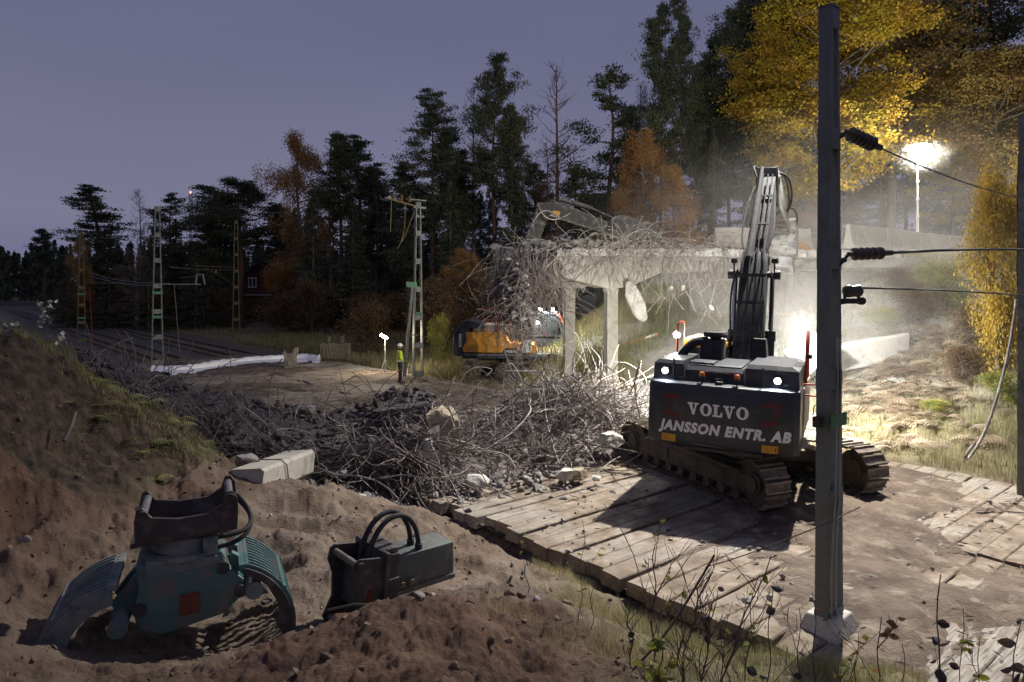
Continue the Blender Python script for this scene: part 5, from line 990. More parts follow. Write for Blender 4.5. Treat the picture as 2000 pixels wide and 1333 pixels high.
M['redwood'] = mat('redwood', (.10, .02, .015), (.075, .018, .014), 6, .9); M['roofd'] = mat('roofd', (.06, .05, .05), rough=.9)
m = MB(); m.box((0, 3, 3), (6.2, 6, 6)); m.prism([(-3.1, 6), (3.1, 6), (0, 8.2)], 0, 6); m.build('wall', M['redwood'], hs_)
m = MB(); m.prism([(-3.5, 5.8), (0, 8.3), (3.5, 5.8), (3.5, 6.05), (0, 8.6), (-3.5, 6.05)], -.4, 6.4); m.build('roof', M['roofd'], hs_)
for x_, z_ in ((-1.5, 5.3), (-1.5, 2), (1.1, 2)):
    m = MB(); m.box((x_, -.02, z_), (1.1, .05, 1.4)); f_ = m.build('window', M['white'], hs_); m = MB(); m.box((x_ - .25, -.06, z_), (.36, .03, 1.1)); m.box((x_ + .25, -.06, z_), (.36, .03, 1.1)); m.build('pane', M['glass'], f_)
m = MB(); m.box((1.4, -.05, 5.4), (.75, .05, .75), (0, R(45), 0)); f_ = m.build('window', M['white'], hs_); m = MB(); m.box((1.4, -.09, 5.4), (.45, .03, .45), (0, R(45), 0)); m.build('pane', M['glass'], f_)
m = MB(); m.box((-.5, -1.0, 3.6), (4.4, 2.0, .12)); m.build('porch_roof', M['white'], hs_); m = MB(); m.box((3.08, -.04, 3), (.22, .1, 6)); m.build('corner_board', M['white'], hs_)
rm = empty('radio_mast', W(372, 565, 420), 0, 'far thin radio mast with a red light showing above the trees', 'radio mast'); rm.location.z = 0
hz_ = 4.4 + (565 - 378) * 420 / 1333; m = MB()
for i in range(3): m.cyl((.9 * math.cos(i * 2.09), .9 * math.sin(i * 2.09), 0), (.9 * math.cos(i * 2.09), .9 * math.sin(i * 2.09), hz_), .12, n=5)
for i in range(int(hz_ / 1.6)):
    for k in range(3): m.tube([(.9 * math.cos(k * 2.09), .9 * math.sin(k * 2.09), i * 1.6), (.9 * math.cos((k + 1) * 2.09), .9 * math.sin((k + 1) * 2.09), i * 1.6 + 1.6)], .08, 4)
m.build('lattice', M['mast_rust'], rm); m = MB(); m.sphere((0, 0, hz_ + .6), .55, 10); m.build('beacon', M['lamp_red'], rm)
fl = empty('flood_lamp', W(752, 700, 36), 0, 'small bright lamp on a stand in the dry grass left of the dark mast', 'lamp'); fl.location.z = -.1
m = MB(); m.cyl((0, 0, 0), (0, 0, 1.9), .03, n=8)
for k_ in range(3): m.tube([(0, 0, .8), (.4 * math.cos(k_ * 2.1), .4 * math.sin(k_ * 2.1), 0)], .02, 6)
m.build('stand', M['steel_galv'], fl); m = MB(); m.box((-.05, -.05, 2.0), (.42, .16, .13), (0, R(28), 0), bev=.03); m.build('lamp_head', M['lamp_tower'], fl); lamp('flood_lamp_light', 'POINT', Vector(fl.location) + Vector((.1, -.5, 2.1)), 420, (1, .86, .62), .15)
# ---------------- demolition grapple ----------------
M['teal'] = mat('teal', (.10, .22, .225), (.08, .135, .14), 2.5, .55, .1, c3=(.20, .17, .155), sc3=3.5, bump=.15, bsc=25); M['teal_dusty'] = mat('teal_dusty', (.27, .26, .25), (.11, .18, .18), 3, .8, c3=(.10, .13, .13), sc3=8)
M['hitch'] = mat('hitch', (.05, .045, .05), (.08, .07, .072), 3, .55, .3, c3=(.14, .12, .12), sc3=6, bump=.1, bsc=20); M['rustpatch'] = mat('rustpatch', (.22, .06, .03), (.14, .05, .03), 14, .9)
G0 = W(345, 1010, 6.95); zg = W(345, 1240, 6.9).z
gp = empty('demolition_grapple', (G0.x, 6.95, zg + .04), R(24), 'teal demolition sorting grapple with slatted open jaws standing on the sand', 'grapple'); gs = 1333 / 6.95
def gz(y): return CH - (y - HOR) * 6.95 / F - zg
def gx(x): return (x - 345) * 6.95 / F * 1.1
GT = Matrix.Rotation(R(7), 4, 'Y') if False else Matrix()
m = MB(); out = [(gx(285), gz(1080)), (gx(420), gz(1085)), (gx(432), gz(1110)), (gx(455), gz(1135)), (gx(452), gz(1165)), (gx(420), gz(1195)), (gx(325), gz(1215)), (gx(290), gz(1200)), (gx(282), gz(1165)), (gx(290), gz(1125))]
m.prism(out, -.34, .30); bd_ = m.build('body', M['teal'], gp, bevel=.02)
m = MB(); m.prism([(gx(300), gz(1075)), (gx(410), gz(1082)), (gx(425), gz(1100)), (gx(300), gz(1108))], -.345, .31); m.build('body_top', M['teal_dusty'], bd_, bevel=.02)
m = MB(); m.box((gx(368), -.352, gz(1163)), (.17, .02, .20)); m.build('rust_patch', M['rustpatch'], bd_); 
for x_, y_ in ((448, 1155), (292, 1160), (420, 1105)):
    m = MB(); m.cyl((gx(x_), -.37, gz(y_)), (gx(x_), .33, gz(y_)), .06, n=18); m.build('pivot', M['hitch'], bd_, smooth=40)
m = MB(); m.cyl((gx(355), 0, gz(1100)), (gx(355), 0, gz(1075)), .33, .36, 32); m.cyl((gx(357), 0, gz(1075)), (gx(360), 0, gz(1045)), .30, n=32); m.cyl((gx(357), 0, gz(1082)), (gx(357), 0, gz(1074)), .38, n=32); m.box((gx(400), -.25, gz(1062)), (.14, .18, .18), bev=.02); m.build('rotator', M['teal_dusty'], gp, smooth=35)
# quick hitch on top (box of plates with two pins)
q0, q1 = gx(285), gx(443)
m = MB(Matrix.Translation((0, 0, 0)) @ Matrix.Rotation(R(-3), 4, 'Y'))
m.box((gx(362), 0, gz(1040)), (.86, .66, .05), bev=.01)
hq = m.build('hitch_base', M['hitch'], gp)
for yk in (-.32, .30):
    m = MB(); m.prism([(q0, gz(1042)), (q1, gz(1036)), (q1 + .01, gz(998)), (q1, gz(975)), (q1 - .04, gz(962)), (q1 - .10, gz(962)), (q1 - .14, gz(985)), (gx(395), gz(1000)), (gx(350), gz(1002)), (gx(310), gz(995)), (q0 + .06, gz(975)), (q0 + .01, gz(978)), (q0 - .01, gz(1000))], yk - .02, yk + .02); m.build('hitch_plate', M['hitch'], gp, bevel=.006)
for x_, y_ in ((gx(296), gz(990)), (gx(430), gz(975))):
    m = MB(); m.cyl((x_, -.33, y_), (x_, .31, y_), .040, n=16); m.build('hitch_pin', M['dustpaint'], gp, smooth=40); m = MB(); m.cyl((x_, -.375, y_), (x_, -.33, y_), .055, n=16); m.build('pin_boss', M['hitch'], gp, smooth=40)
m = MB()
for k_ in (0, 1):
    m.tube(bez((gx(405), -.28 + .05 * k_, gz(1050 + 22 * k_)), (gx(460), -.34, gz(1048 + 18 * k_)), (gx(492), -.1, gz(1045)), (gx(445), .1, gz(1000 - 8 * k_)), 16), .024, 8)
m.build('hydraulic_hose', M['rubber'], gp, smooth=60)
# jaws: curved slatted shells
def jaw(cx_, cz, sd, a0, a1, Rj, nm_lab):
    jr = []
    prof = [(cx_ + sd * Rj * math.cos(a), cz + Rj * .92 * math.sin(a)) for a in [a0 + (a1 - a0) * i / 14 for i in range(15)]]
    yy = [-.42 + .84 * i / 10 for i in range(11)]
    m = MB()
    for y_ in yy: 
        for p, q_ in zip(prof[:-1], prof[1:]): m.bar((p[0], y_, p[1]), (q_[0], y_, q_[1]), .07, .022, up=(0, 1, 0)) 
    for i0 in (0, 6, 14):
        p = prof[i0]; q_ = prof[min(i0 + 1, 14)] if i0 < 14 else prof[13]; m.bar((p[0], -.44, p[1]), (p[0], .44, p[1]), .09, .05)
    p = prof[6]; q_ = prof[7]; m.bar((p[0], 0, p[1]), (q_[0], 0, q_[1]), .05, .88, up=(0, 1, 0)) if False else m.add([(p[0], -.43, p[1]), (p[0], .43, p[1]), (q_[0], .43, q_[1]), (q_[0], -.43, q_[1])], [(0, 1, 2, 3)])
    j = m.build('jaw', M['teal_dusty' if sd < 0 else 'teal'], gp)
    for y_ in (-.45, .45):
        m = MB(); hub = (gx(262), gz(1178)) if sd < 0 else (gx(470), gz(1150)); out = [hub] + prof; n = len(out)
        inner = [(p[0] * .62 + hub[0] * .38, p[1] * .62 + hub[1] * .38) for p in prof]
        m.add([(p[0], y_ - .02, p[1]) for p in prof + inner] + [(p[0], y_ + .02, p[1]) for p in prof + inner], [(i, i + 1, 15 + i + 1, 15 + i) for i in range(14)] + [(30 + i, 30 + 15 + i, 30 + 15 + i + 1, 30 + i + 1) for i in range(14)] + [(i, 30 + i, 30 + i + 1, i + 1) for i in range(14)] + [(15 + i, 15 + i + 1, 45 + i + 1, 45 + i) for i in range(14)])
        if sd > 0: m.prism([(hub[0] - .06, hub[1] - .07), (hub[0] + .07, hub[1] - .06), (hub[0] + .06, hub[1] + .08), (inner[1][0], inner[1][1]), (inner[7][0] * .7 + hub[0] * .3, inner[7][1] * .7 + hub[1] * .3)], y_ - .018, y_ + .018)
        m.build('cheek_plate', M['hitch' if sd > 0 else 'teal_dusty'], j)
    m = MB(); m.cyl((hub[0], -.48, hub[1]), (hub[0], .48, hub[1]), .085, n=20); m.build('jaw_pivot', M['teal_dusty'], j, smooth=40)
    m = MB(); ax = (gx(305), gz(1110)) if sd < 0 else (gx(425), gz(1108)); m.bar((hub[0], -.15, hub[1] + .05), (ax[0], -.15, ax[1]), .10, .22); m.bar((hub[0], .15, hub[1] + .05), (ax[0], .15, ax[1]), .10, .22); m.build('jaw_arm', M['teal'], j)
jaw(gx(275), gz(1235), -1, R(80), R(-12), .74, '')
jaw(gx(405), gz(1225), 1, R(68), R(-18), .74, '')
# ---------------- hydraulic breaker lying down ----------------
bk = empty('hydraulic_breaker', W(720, 1130, 7.3), R(8), 'dark hydraulic breaker lying on its side behind the dirt mound, two hoses arching over it', 'hydraulic breaker'); bk.scale = (.86, .86, .86); bk.location.z -= .05; bk.location.x -= .04
def bx_(x): return (x - 720) * 7.3 / F
def bz_(y): return -(y - 1130) * 7.3 / F
M['breaker_green'] = mat('breaker_green', (.13, .15, .14), (.09, .105, .10), 3, .6, .2, c3=(.2, .19, .17), sc3=6)
Mh = Matrix.Translation((bx_(690), 0, bz_(1130))) @ Matrix.Rotation(R(32), 4, 'Z')
out = [(-.05, .45), (.10, .30), (.14, .0), (.10, -.28), (.02, -.42), (-.05, -.47), (-.16, -.46), (-.20, -.38), (-.12, -.2), (-.16, .1), (-.2, .3), (-.17, .42)]
for yk, nm in ((-.36, 'a'), (.30, 'b')):
    m = MB(Mh @ Matrix.Rotation(R(6), 4, 'Y')); m.prism([(-.18, .38), (-.12, .42), (.22, .40), (.22, -.40), (-.02, -.55), (-.14, -.56), (-.20, -.46), (-.10, -.22), (-.12, .05), (-.2, .25)], yk - .02, yk + .02); m.build('hitch_plate', M['hitch'], bk, bevel=.006)
m = MB(Mh @ Matrix.Rotation(R(6), 4, 'Y')); m.box((.235, -.03, 0), (.05, .84, .92), bev=.01); m.box((.02, -.03, .0), (.02, .64, .5)); m.build('hitch_back', M['hitch'], bk, smooth=30)
for z_, x_ in ((.33, -.11), (-.48, -.10)):
    m = MB(Mh @ Matrix.Rotation(R(6), 4, 'Y')); m.cyl((x_, -.40, z_), (x_, .34, z_), .042, n=16); m.build('hitch_pin', M['steelworn'], bk, smooth=40)
m = MB(Mh @ Matrix.Rotation(R(6), 4, 'Y')); m.cyl((-.11, -.43, .33), (-.11, -.38, .33), .06, n=16); m.build('pin_boss', M['hitch'], bk, smooth=40)
m = MB(Mh @ Matrix.Rotation(R(6), 4, 'Y')); m.box((.05, -.384, -.12), (.07, .006, .34), (0, 0, 0)); m.build('red_label', M['decal_red'], bk)
m = MB(Mh); m.box((.36, -.02, .04), (.24, .60, .80), bev=.02)
for z_ in (.3, .0): m.box((.40, -.33, z_), (.16, .05, .14), bev=.01)
m.build('adapter', M['hitch'], bk, smooth=30)
m = MB(Mh); m.box((.93, .05, .02), (.96, .50, .46), bev=.03); m.box((.93, -.21, -.20), (.96, .03, .06)); bo = m.build('housing', M['breaker_green'], bk, smooth=30)
for x_ in (.58, .72):
    m = MB(Mh); m.cyl((x_, -.19, -.09), (x_, -.25, -.09), .055, n=6); m.cyl((x_, -.24, -.09), (x_, -.28, -.09), .035, n=12); m.build('bolt', M['steelworn'], bo)
for k_ in (0, 1):
    m = MB(Mh); y_ = -.12 + .2 * k_; m.tube(bez((.12, y_ - .05, .15), (.16, y_ - .05, .95), (.90, y_, .95), (.90, y_, .26), 20), .034, 10); m.cyl((.90, y_, .24), (.90, y_, .32), .05, n=12); m.build('hydraulic_hose', M['rubber'], bk, smooth=60)
# stick in the mound
m = MB(); m.tube([W(527, 1282, 5.2), W(535, 1283, 5.15), W(550, 1298, 5.1), W(575, 1303, 5.1), W(592, 1315, 5.0)], [.022, .028, .022, .02, .026], 8); tag(m.build('root_stick', M['bark_grey'], smooth=60), 'bent broken root lying on the sand in front of the grapple', 'root')
m = MB(); m.tube([W(440, 800, 12.9), W(445, 790, 12.9)], .02); 
for (a_, b2, lab) in (((125, 862, 9.8), (148, 805, 10.2), 'pale root sticking out of the sand face'), ((10, 945, 8.6), (18, 970, 8.5), 'short root at the left edge of the sand face'), ((640, 1192, 6.3), (735, 1182, 5.9), 'thin twig lying across the mound edge by the breaker')):
    m = MB(); a_ = W(*a_); b2 = W(*b2); m.tube([a_, a_ * .5 + b2 * .5 + Vector((.03, 0, .03)), b2], [.03, .028, .018] if 'twig' not in lab else [.012, .012, .008], 7); tag(m.build('root_stick', M['bark_grey'], smooth=60), lab, 'root')
# ---------------- worker ----------------
pw_ = P(781, 748, .02); M['trouser'] = mat('trouser', (.018, .02, .03), (.03, .03, .04), 5, .9); M['hivis'] = mat('hivis', (.55, .72, .02), (.48, .62, .02), 6, .7); M['skin'] = mat('skin', (.45, .28, .2), rough=.6); M['reflect'] = mat('reflect', (.7, .7, .68), rough=.4); M['helmet'] = mat('helmet', (.75, .75, .75), rough=.4)
def skin_mesh(name, verts, edges, radii, mt, parent=None, root=0, sub_=2):
    me = bpy.data.meshes.new(name); me.from_pydata(verts, edges, []); o = bpy.data.objects.new(name, me); COL.objects.link(o)
    sm = o.modifiers.new('s', 'SKIN'); sm.use_smooth_shade = True
    for i, v in enumerate(me.skin_vertices[0].data): v.radius = radii[i] if isinstance(radii[i], tuple) else (radii[i], radii[i]); v.use_root = (i == root)
    sb = o.modifiers.new('u', 'SUBSURF'); sb.levels = sub_; sb.render_levels = sub_
    dg = bpy.context.evaluated_depsgraph_get(); m2_ = bpy.data.meshes.new_from_object(o.evaluated_get(dg)); o.modifiers.clear(); o.data = m2_; bpy.data.meshes.remove(me)
    m2_.materials.clear(); m2_.materials.append(mt)
    if parent: o.parent = parent
    return o
V = [(0, 0, .95), (0, .0, 1.15), (0, .01, 1.40), (0, .0, 1.50), (0, .0, 1.58), (0, .01, 1.70),
     (-.10, 0, .90), (-.11, .02, .50), (-.12, -.01, .09), (-.13, .13, .04), (.10, 0, .90), (.12, .03, .50), (.13, .02, .09), (.15, .16, .04),
     (-.19, 0, 1.42), (-.25, .02, 1.17), (-.20, .20, 1.02), (-.17, .26, 1.0), (.19, 0, 1.42), (.27, -.02, 1.16), (.22, .16, 1.02), (.18, .24, 1.03)]
E = [(0, 1), (1, 2), (2, 3), (3, 4), (4, 5), (0, 6), (6, 7), (7, 8), (8, 9), (0, 10), (10, 11), (11, 12), (12, 13), (2, 14), (14, 15), (15, 16), (16, 17), (2, 18), (18, 19), (19, 20), (20, 21)]
Rd = [(.15, .11), (.14, .11), (.16, .11), .06, .06, .085, .095, .065, .05, .04, .095, .065, .05, .04, .065, .05, .04, .035, .065, .05, .04, .035]
ps = skin_mesh('person', V, E, Rd, M['trouser']); ps.location = pw_; ps.rotation_euler = (0, 0, R(-70)); tag(ps, 'worker in yellow jacket, dark trousers and white helmet standing on the mats', 'person')
skin_mesh('jacket', [(0, 0, .90), (0, 0, 1.15), (0, .01, 1.41), (0, 0, 1.52), (-.19, 0, 1.42), (-.25, .02, 1.17), (-.205, .18, 1.03), (.19, 0, 1.42), (.27, -.02, 1.16), (.225, .14, 1.03)], [(0, 1), (1, 2), (2, 3), (2, 4), (4, 5), (5, 6), (2, 7), (7, 8), (8, 9)], [(.20, .15), (.19, .145), (.19, .135), .075, .085, .07, .055, .085, .07, .055], M['hivis'], ps)
m = MB(); m.sphere((0, .0, 1.70), .10, 14, (.85, 1, 1.15)); m.sphere((0, .10, 1.69), .018, 8); m.sphere((-.085, .0, 1.69), .022, 8, (.5, 1, 1)); m.sphere((.085, .0, 1.69), .022, 8, (.5, 1, 1)); m.box((0, .092, 1.645), (.045, .012, .01)); m.build('head', M['skin'], ps, smooth=60)
for sx_ in (-.034, .034): m = MB(); m.sphere((sx_, .092, 1.715), .011, 8); m.build('eye', M['black'], ps)
m = MB(); m.lathe((0, -.005, 1.73), (0, 0, 1), [(0, .145), (.012, .145), (.015, .125), (.06, .118), (.10, .085), (.125, .02)], 18); m.box((0, .13, 1.735), (.14, .08, .012)); m.build('helmet', M['helmet'], ps, smooth=50)
m = MB()
for z_ in (1.0, 1.17): m.lathe((0, 0, z_), (0, 0, 1), [(0, .155), (.045, .155)], 20)
hb = m.build('reflective_band', M['reflect'], ps)
for v in hb.data.vertices: v.co.x *= 1.33
for hx, hy, hz2 in ((-.17, .26, 1.0), (.18, .24, 1.03)):
    vs = [(hx, hy - .05, hz2), (hx, hy, hz2)] ; ee = [(0, 1)]; rr_ = [.032, .036]
    for k_ in range(5):
        b0 = len(vs); ox = -.03 + .02 * k_ if k_ < 4 else .045 * (1 if hx < 0 else -1); L_ = (.075, .085, .08, .065, .05)[k_]
        vs += [(hx + ox, hy + .03, hz2 - .005), (hx + ox * 1.1, hy + .03 + L_ * .5, hz2 - .02), (hx + ox * 1.1, hy + .02 + L_ * .8, hz2 - .05)]; ee += [(1, b0), (b0, b0 + 1), (b0 + 1, b0 + 2)]; rr_ += [.010, .009, .008]
    skin_mesh('hand', vs, ee, rr_, M['skin'], ps, 0, 1)
for bx2, by2 in ((-.13, .05), (.14, .08)): m = MB(); m.box((bx2, by2, .05), (.11, .29, .10), bev=.03); m.build('boot', M['black'], ps, smooth=50)
# ---------------- foliage arrays ----------------
def unit(a): return a / np.maximum(np.linalg.norm(a, axis=-1, keepdims=True), 1e-9)
def leaf_mesh(name, C_, L, Wd, D=None, rs=RS, jit=.4, flat=0.0):
    n = len(C_); C_ = np.asarray(C_, float); u = unit(rs.randn(n, 3)) if D is None else unit(np.asarray(D) + rs.randn(n, 3) * jit)
    q = rs.randn(n, 3); 
    if flat: q[:, 2] *= (1 - flat); 
    v = unit(np.cross(u, q)); l = (L * rs.uniform(.65, 1.3, n))[:, None]; w_ = (Wd * rs.uniform(.7, 1.3, n))[:, None]
    V = np.stack([C_ - u * l * .5, C_ + v * w_ * .5, C_ + u * l * .5, C_ - v * w_ * .5], 1).reshape(-1, 3)
    me = np_mesh(name, V, np.arange(4 * n).reshape(n, 4)); a = me.attributes.new('lv', 'FLOAT', 'FACE'); cl = .5 + .5 * vnoise(C_[:, 0] * .9, C_[:, 1] * .9, C_[:, 2] * .9, 5)
    a.data.foreach_set('value', np.clip(cl * .7 + rs.uniform(0, .45, n), 0, 1).astype(np.float32)); return me
def limb(m, pts, r0, r1, n=6):
    k = len(pts) - 1; m.tube(pts, [r0 + (r1 - r0) * i / k for i in range(k + 1)], n, False)
def tree_root(nm): o = empty(nm, (0, -900, 0)); return o
def mk_pine(seed, h=20.0, rad=3.0, base=.45, bark='bark_pine', leaf='pine', dens=1.0, nb=46):
    rs = np.random.RandomState(seed); r = random.Random(seed); root = tree_root('pine_tree'); m = MB(); lean = [(0, 0)]; 
    tp = [Vector((.25 * math.sin(i * .7 + seed) * i / 10, .25 * math.cos(i * .9 + seed) * i / 10, h * i / 10)) for i in range(11)]
    limb(m, tp, .20 + h * .006, .03, 8); C_ = []; D = []
    def tpos(z): f = z / h * 10; i = min(int(f), 9); return tp[i] * (1 - (f - i)) + tp[i + 1] * (f - i)
    for i in range(nb):
        t = (i + r.random()) / nb; z = h * (base + (1 - base) * t) ; prof = (math.sin(min(1, t * 1.25 + .25) * PI * .62) ** .8) * (1 - t ** 3 * .8); ln = rad * prof * r.uniform(.55, 1.15); a = r.uniform(0, 2 * PI)
        if r.random() < .12: ln *= 1.35
        p0 = tpos(z); up = r.uniform(-.05, .35) + t * .4; pts = [p0]
        for k in range(1, 6): f = k / 5; pts.append(p0 + Vector((math.cos(a + .3 * math.sin(f * 3 + i)), math.sin(a + .3 * math.sin(f * 3 + i)), 0)) * ln * f + Vector((0, 0, ln * (up * f + .22 * f * f - .15 * math.sin(f * PI)))))
        limb(m, pts, .03 + .02 * ln, .012, 4)
        for k in range(int(4 + ln * 3.0 * dens)):
            f = r.uniform(.35, 1.05); j = min(int(f * 5), 4); c = pts[j] * (1 - (f * 5 - j)) + pts[j + 1] * (f * 5 - j) + Vector((r.gauss(0, .30), r.gauss(0, .30), r.gauss(.08, .12))) * (.4 + .25 * ln)
            n = int(48 * dens); rr_ = (.17 + .095 * ln) * r.uniform(.7, 1.3); o = rs.randn(n, 3) * np.array([rr_, rr_, rr_ * .32]); C_.append(np.array(c) + o); D.append(unit(o) + np.array([0, 0, .7]))
    for i in range(8):    # dead stubs below the crown
        z = h * (base - r.uniform(.02, .25)); 
        if z < 2: continue
        a = r.uniform(0, 6.28); p0 = tpos(z); limb(m, [p0, p0 + Vector((math.cos(a), math.sin(a), -.1)) * r.uniform(.4, 1.6)], .03, .008, 4)
    m.build('trunk', M[bark], root, smooth=60); link_mesh('crown', leaf_mesh('crown', np.concatenate(C_), .26, .10, np.concatenate(D), rs, .5), M[leaf], root); root['h0'] = h; root['w0'] = rad; return root
def mk_spruce(seed, h=16.0, rad=2.6, base=.06, leaf='spruce', nb=110):
    rs = np.random.RandomState(seed); r = random.Random(seed); root = tree_root('spruce_tree'); m = MB(); limb(m, [Vector((0, 0, h * i / 6)) for i in range(7)], .20, .02, 7); C_ = []; D = []
    for i in range(nb):
        t = (i + r.random()) / nb; z = h * (base + (1 - base) * t); ln = rad * (1 - t) ** .85 * r.uniform(.7, 1.15) + .15; a = r.uniform(0, 2 * PI); d = Vector((math.cos(a), math.sin(a), 0)); p0 = Vector((0, 0, z)); pts = [p0 + d * ln * f + Vector((0, 0, ln * (-.45 * f + .28 * f * f))) for f in (0, .33, .66, 1)]; limb(m, pts, .03, .008, 3)
        n = int(34 * (ln + .5)); f = rs.rand(n) ** .7; P_ = np.array(pts); j = np.minimum((f * 3).astype(int), 2); g_ = (f * 3 - j)[:, None]; c = P_[j] * (1 - g_) + P_[j + 1] * g_; side = np.array([-d.y, d.x, 0]); c = c + side * (rs.randn(n) * .24 * ln * (.3 + f))[:, None] * .7 + np.array([0, 0, -1]) * (rs.rand(n) ** 2 * .4)[:, None]
        C_.append(c); D.append(np.tile(np.array([d.x * .5, d.y * .5, -.7]), (n, 1)))
    m.build('trunk', M['bark_grey'], root, smooth=60); link_mesh('crown', leaf_mesh('crown', np.concatenate(C_), .30, .12, np.concatenate(D), rs, .45), M[leaf], root); root['h0'] = h; root['w0'] = rad; return root
def mk_broad(nm, seed, h, rad, base, leaf, bark, lsz, per, ntip=260, droop=0.0, flat=.5, sparse=1.0, hang=0.0, cr=.55):
    rs = np.random.RandomState(seed); r = random.Random(seed); root = tree_root(nm); m = MB(); tips = []
    def grow(p, d, L, rd, lev):
        pts = [p]; dd = Vector(d)
        for k in range(5): dd = (dd + Vector((r.gauss(0, .13), r.gauss(0, .13), r.gauss(.03, .08) - droop * lev * .05))).normalized(); pts.append(pts[-1] + dd * L / 5)
        limb(m, pts, rd, rd * .45, 6 if lev < 2 else 4)
        if lev >= 1: tips.extend([pts[3], pts[5], pts[4]] if lev >= 2 else [pts[4]])
        if lev < 3:
            for k in range(r.choice((3, 4)) if lev else 2):
                q = pts[r.choice((2, 3, 4, 5))]; ax = Vector((r.gauss(0, 1), r.gauss(0, 1), r.gauss(.15 - droop * .3, .35))).normalized(); grow(q, (dd * .5 + ax * .9).normalized(), L * r.uniform(.45, .68), rd * .42, lev + 1)
    tp = [Vector((.3 * math.sin(i + seed) * i / 8, .3 * math.cos(i * 1.3 + seed) * i / 8, h * .93 * i / 8)) for i in range(9)]; limb(m, tp, .16 + h * .007, .03, 8)
    nl = int(22 + h * .6)
    for i in range(nl):
        t = (i + r.random()) / nl; z = h * (base + (.93 - base) * t); f = z / (h * .93) * 8; j = min(int(f), 7); p0 = tp[j] * (1 - f + j) + tp[j + 1] * (f - j); a = r.uniform(0, 2 * PI) if i % 2 else i * 2.4
        pr = math.sin((t * .80 + .16) * PI) ** .7; grow(p0, Vector((math.cos(a), math.sin(a), r.uniform(.25, .8) - droop * .3)).normalized(), rad * pr * .80, .03 + .035 * pr * rad * .3, 1)
    C_ = []; D = []; r.shuffle(tips); tips = tips[:ntip]
    for q in tips:
        n = int(per * r.uniform(.6, 1.4)); o = rs.randn(n, 3) * np.array([cr, cr, cr * (1 - flat)])
        if hang: o[:, 2] -= rs.rand(n) ** .7 * hang; o[:, :2] *= .55 
        C_.append(np.array(q) + o); D.append(o * .6 + np.array([0, 0, -1.2 if hang else -.3]))
        if hang and r.random() < .7:
            limb(m, [q, q + Vector((r.gauss(0, .1), r.gauss(0, .1), -hang * .5)), q + Vector((r.gauss(0, .18), r.gauss(0, .18), -hang))], .010, .006, 3)
    if not C_: return root
    m.build('trunk', M[bark], root, smooth=60); link_mesh('crown', leaf_mesh('crown', np.concatenate(C_), lsz, lsz * .72, np.concatenate(D), rs, .8), M[leaf], root); root['h0'] = h; root['w0'] = rad; return root
def mk_bare(nm, seed, h, rad, bark, up=.5, nb=46, twigs=7, leaf=None):
    r = random.Random(seed); root = tree_root(nm); m = MB(); tw = MB(); tp = [Vector((.2 * math.sin(i * .8 + seed) * i / 8, 0, h * i / 8)) for i in range(9)]; limb(m, tp, .14 + h * .006, .02, 7)
    for i in range(nb):
        t = (i + r.random()) / nb; z = h * (.28 + .70 * t); f = z / h * 8; j = min(int(f), 7); p0 = tp[j] * (1 - f + j) + tp[j + 1] * (f - j); a = r.uniform(0, 6.28); ln = rad * (math.sin((t * .78 + .18) * PI) ** .6) * r.uniform(.5, 1.1); pts = [p0]
        d = Vector((math.cos(a), math.sin(a), r.uniform(-.25, .1) + t * .5))
        for k in range(5): d = (d + Vector((r.gauss(0, .12), r.gauss(0, .12), up * .22))).normalized(); pts.append(pts[-1] + d * ln / 5)
        limb(m, pts, .035, .012, 4)
        for k in range(twigs): q = pts[r.randint(1, 5)]; e_ = Vector((r.gauss(0, .5), r.gauss(0, .5), r.gauss(up * .6 - .1, .4))) + d * .3; limb(tw, [q, q + e_ * .35, q + e_ * .6 + Vector((0, 0, .06 * up))], .014, .006, 3)
    m.build('trunk', M[bark], root, smooth=60); tw.build('crown', M[bark], root); root['h0'] = h; root['w0'] = rad; return root
TR = {}
for i, (s_, h_, r_a, b_) in enumerate(((1, 20, 3.0, .50), (2, 20, 2.4, .56), (3, 22, 3.2, .46), (4, 19, 2.0, .34), (5, 20, 3.6, .58))): TR['pine%d' % i] = mk_pine(s_, h_, r_a, b_)
TR['pinethin'] = mk_pine(9, 20, 1.6, .5, nb=30, dens=.7); TR['pineopen'] = mk_pine(12, 20, 2.8, .32, nb=30, dens=1.1)
for i in range(4): TR['spruce%d' % i] = mk_spruce(20 + i, 16 + i, 2.5 + .25 * i)
for i in range(3): TR['birchor%d' % i] = mk_broad('birch_tree', 30 + i, 18, 3.2, .16, 'birch_or', 'bark_birch', .14, 62, 420, droop=.5, hang=1.3, cr=.45)
for i in range(2): TR['birchbr%d' % i] = mk_broad('birch_tree', 40 + i, 18, 3.0, .28, 'birch_br', 'bark_birch', .11, 14, 260, droop=.6, hang=1.5, cr=.4)
for i in range(2): TR['maple%d' % i] = mk_broad('maple_tree', 50 + i, 22, 5.8, .20, 'maple_y', 'bark_grey', .22, 84, 700, flat=.6, cr=.55)
TR['mapleo'] = mk_broad('maple_tree', 53, 22, 5.4, .30, 'maple_o', 'bark_grey', .24, 46, 560, flat=.55, cr=.62)
TR['bushy'] = mk_broad('yellow_bush', 60, 6, 2.3, .03, 'bush_y', 'bark_grey', .13, 60, 300, flat=.1, cr=.36)
TR['bushg'] = mk_broad('green_bush', 61, 4, 1.9, .03, 'bush_g', 'bark_grey', .13, 40, 200, flat=.2, cr=.32)
TR['bare0'] = mk_bare('bare_birch', 70, 18, 2.2, 'bark_birch', .5, 60, 12); TR['larch'] = mk_bare('dead_larch', 71, 20, 2.6, 'bark_pine', .75, 52, 9)
M['birch_dk'] = leafmat('birch_dk', (.09, .05, .025), (.14, .085, .035), .6, .3)
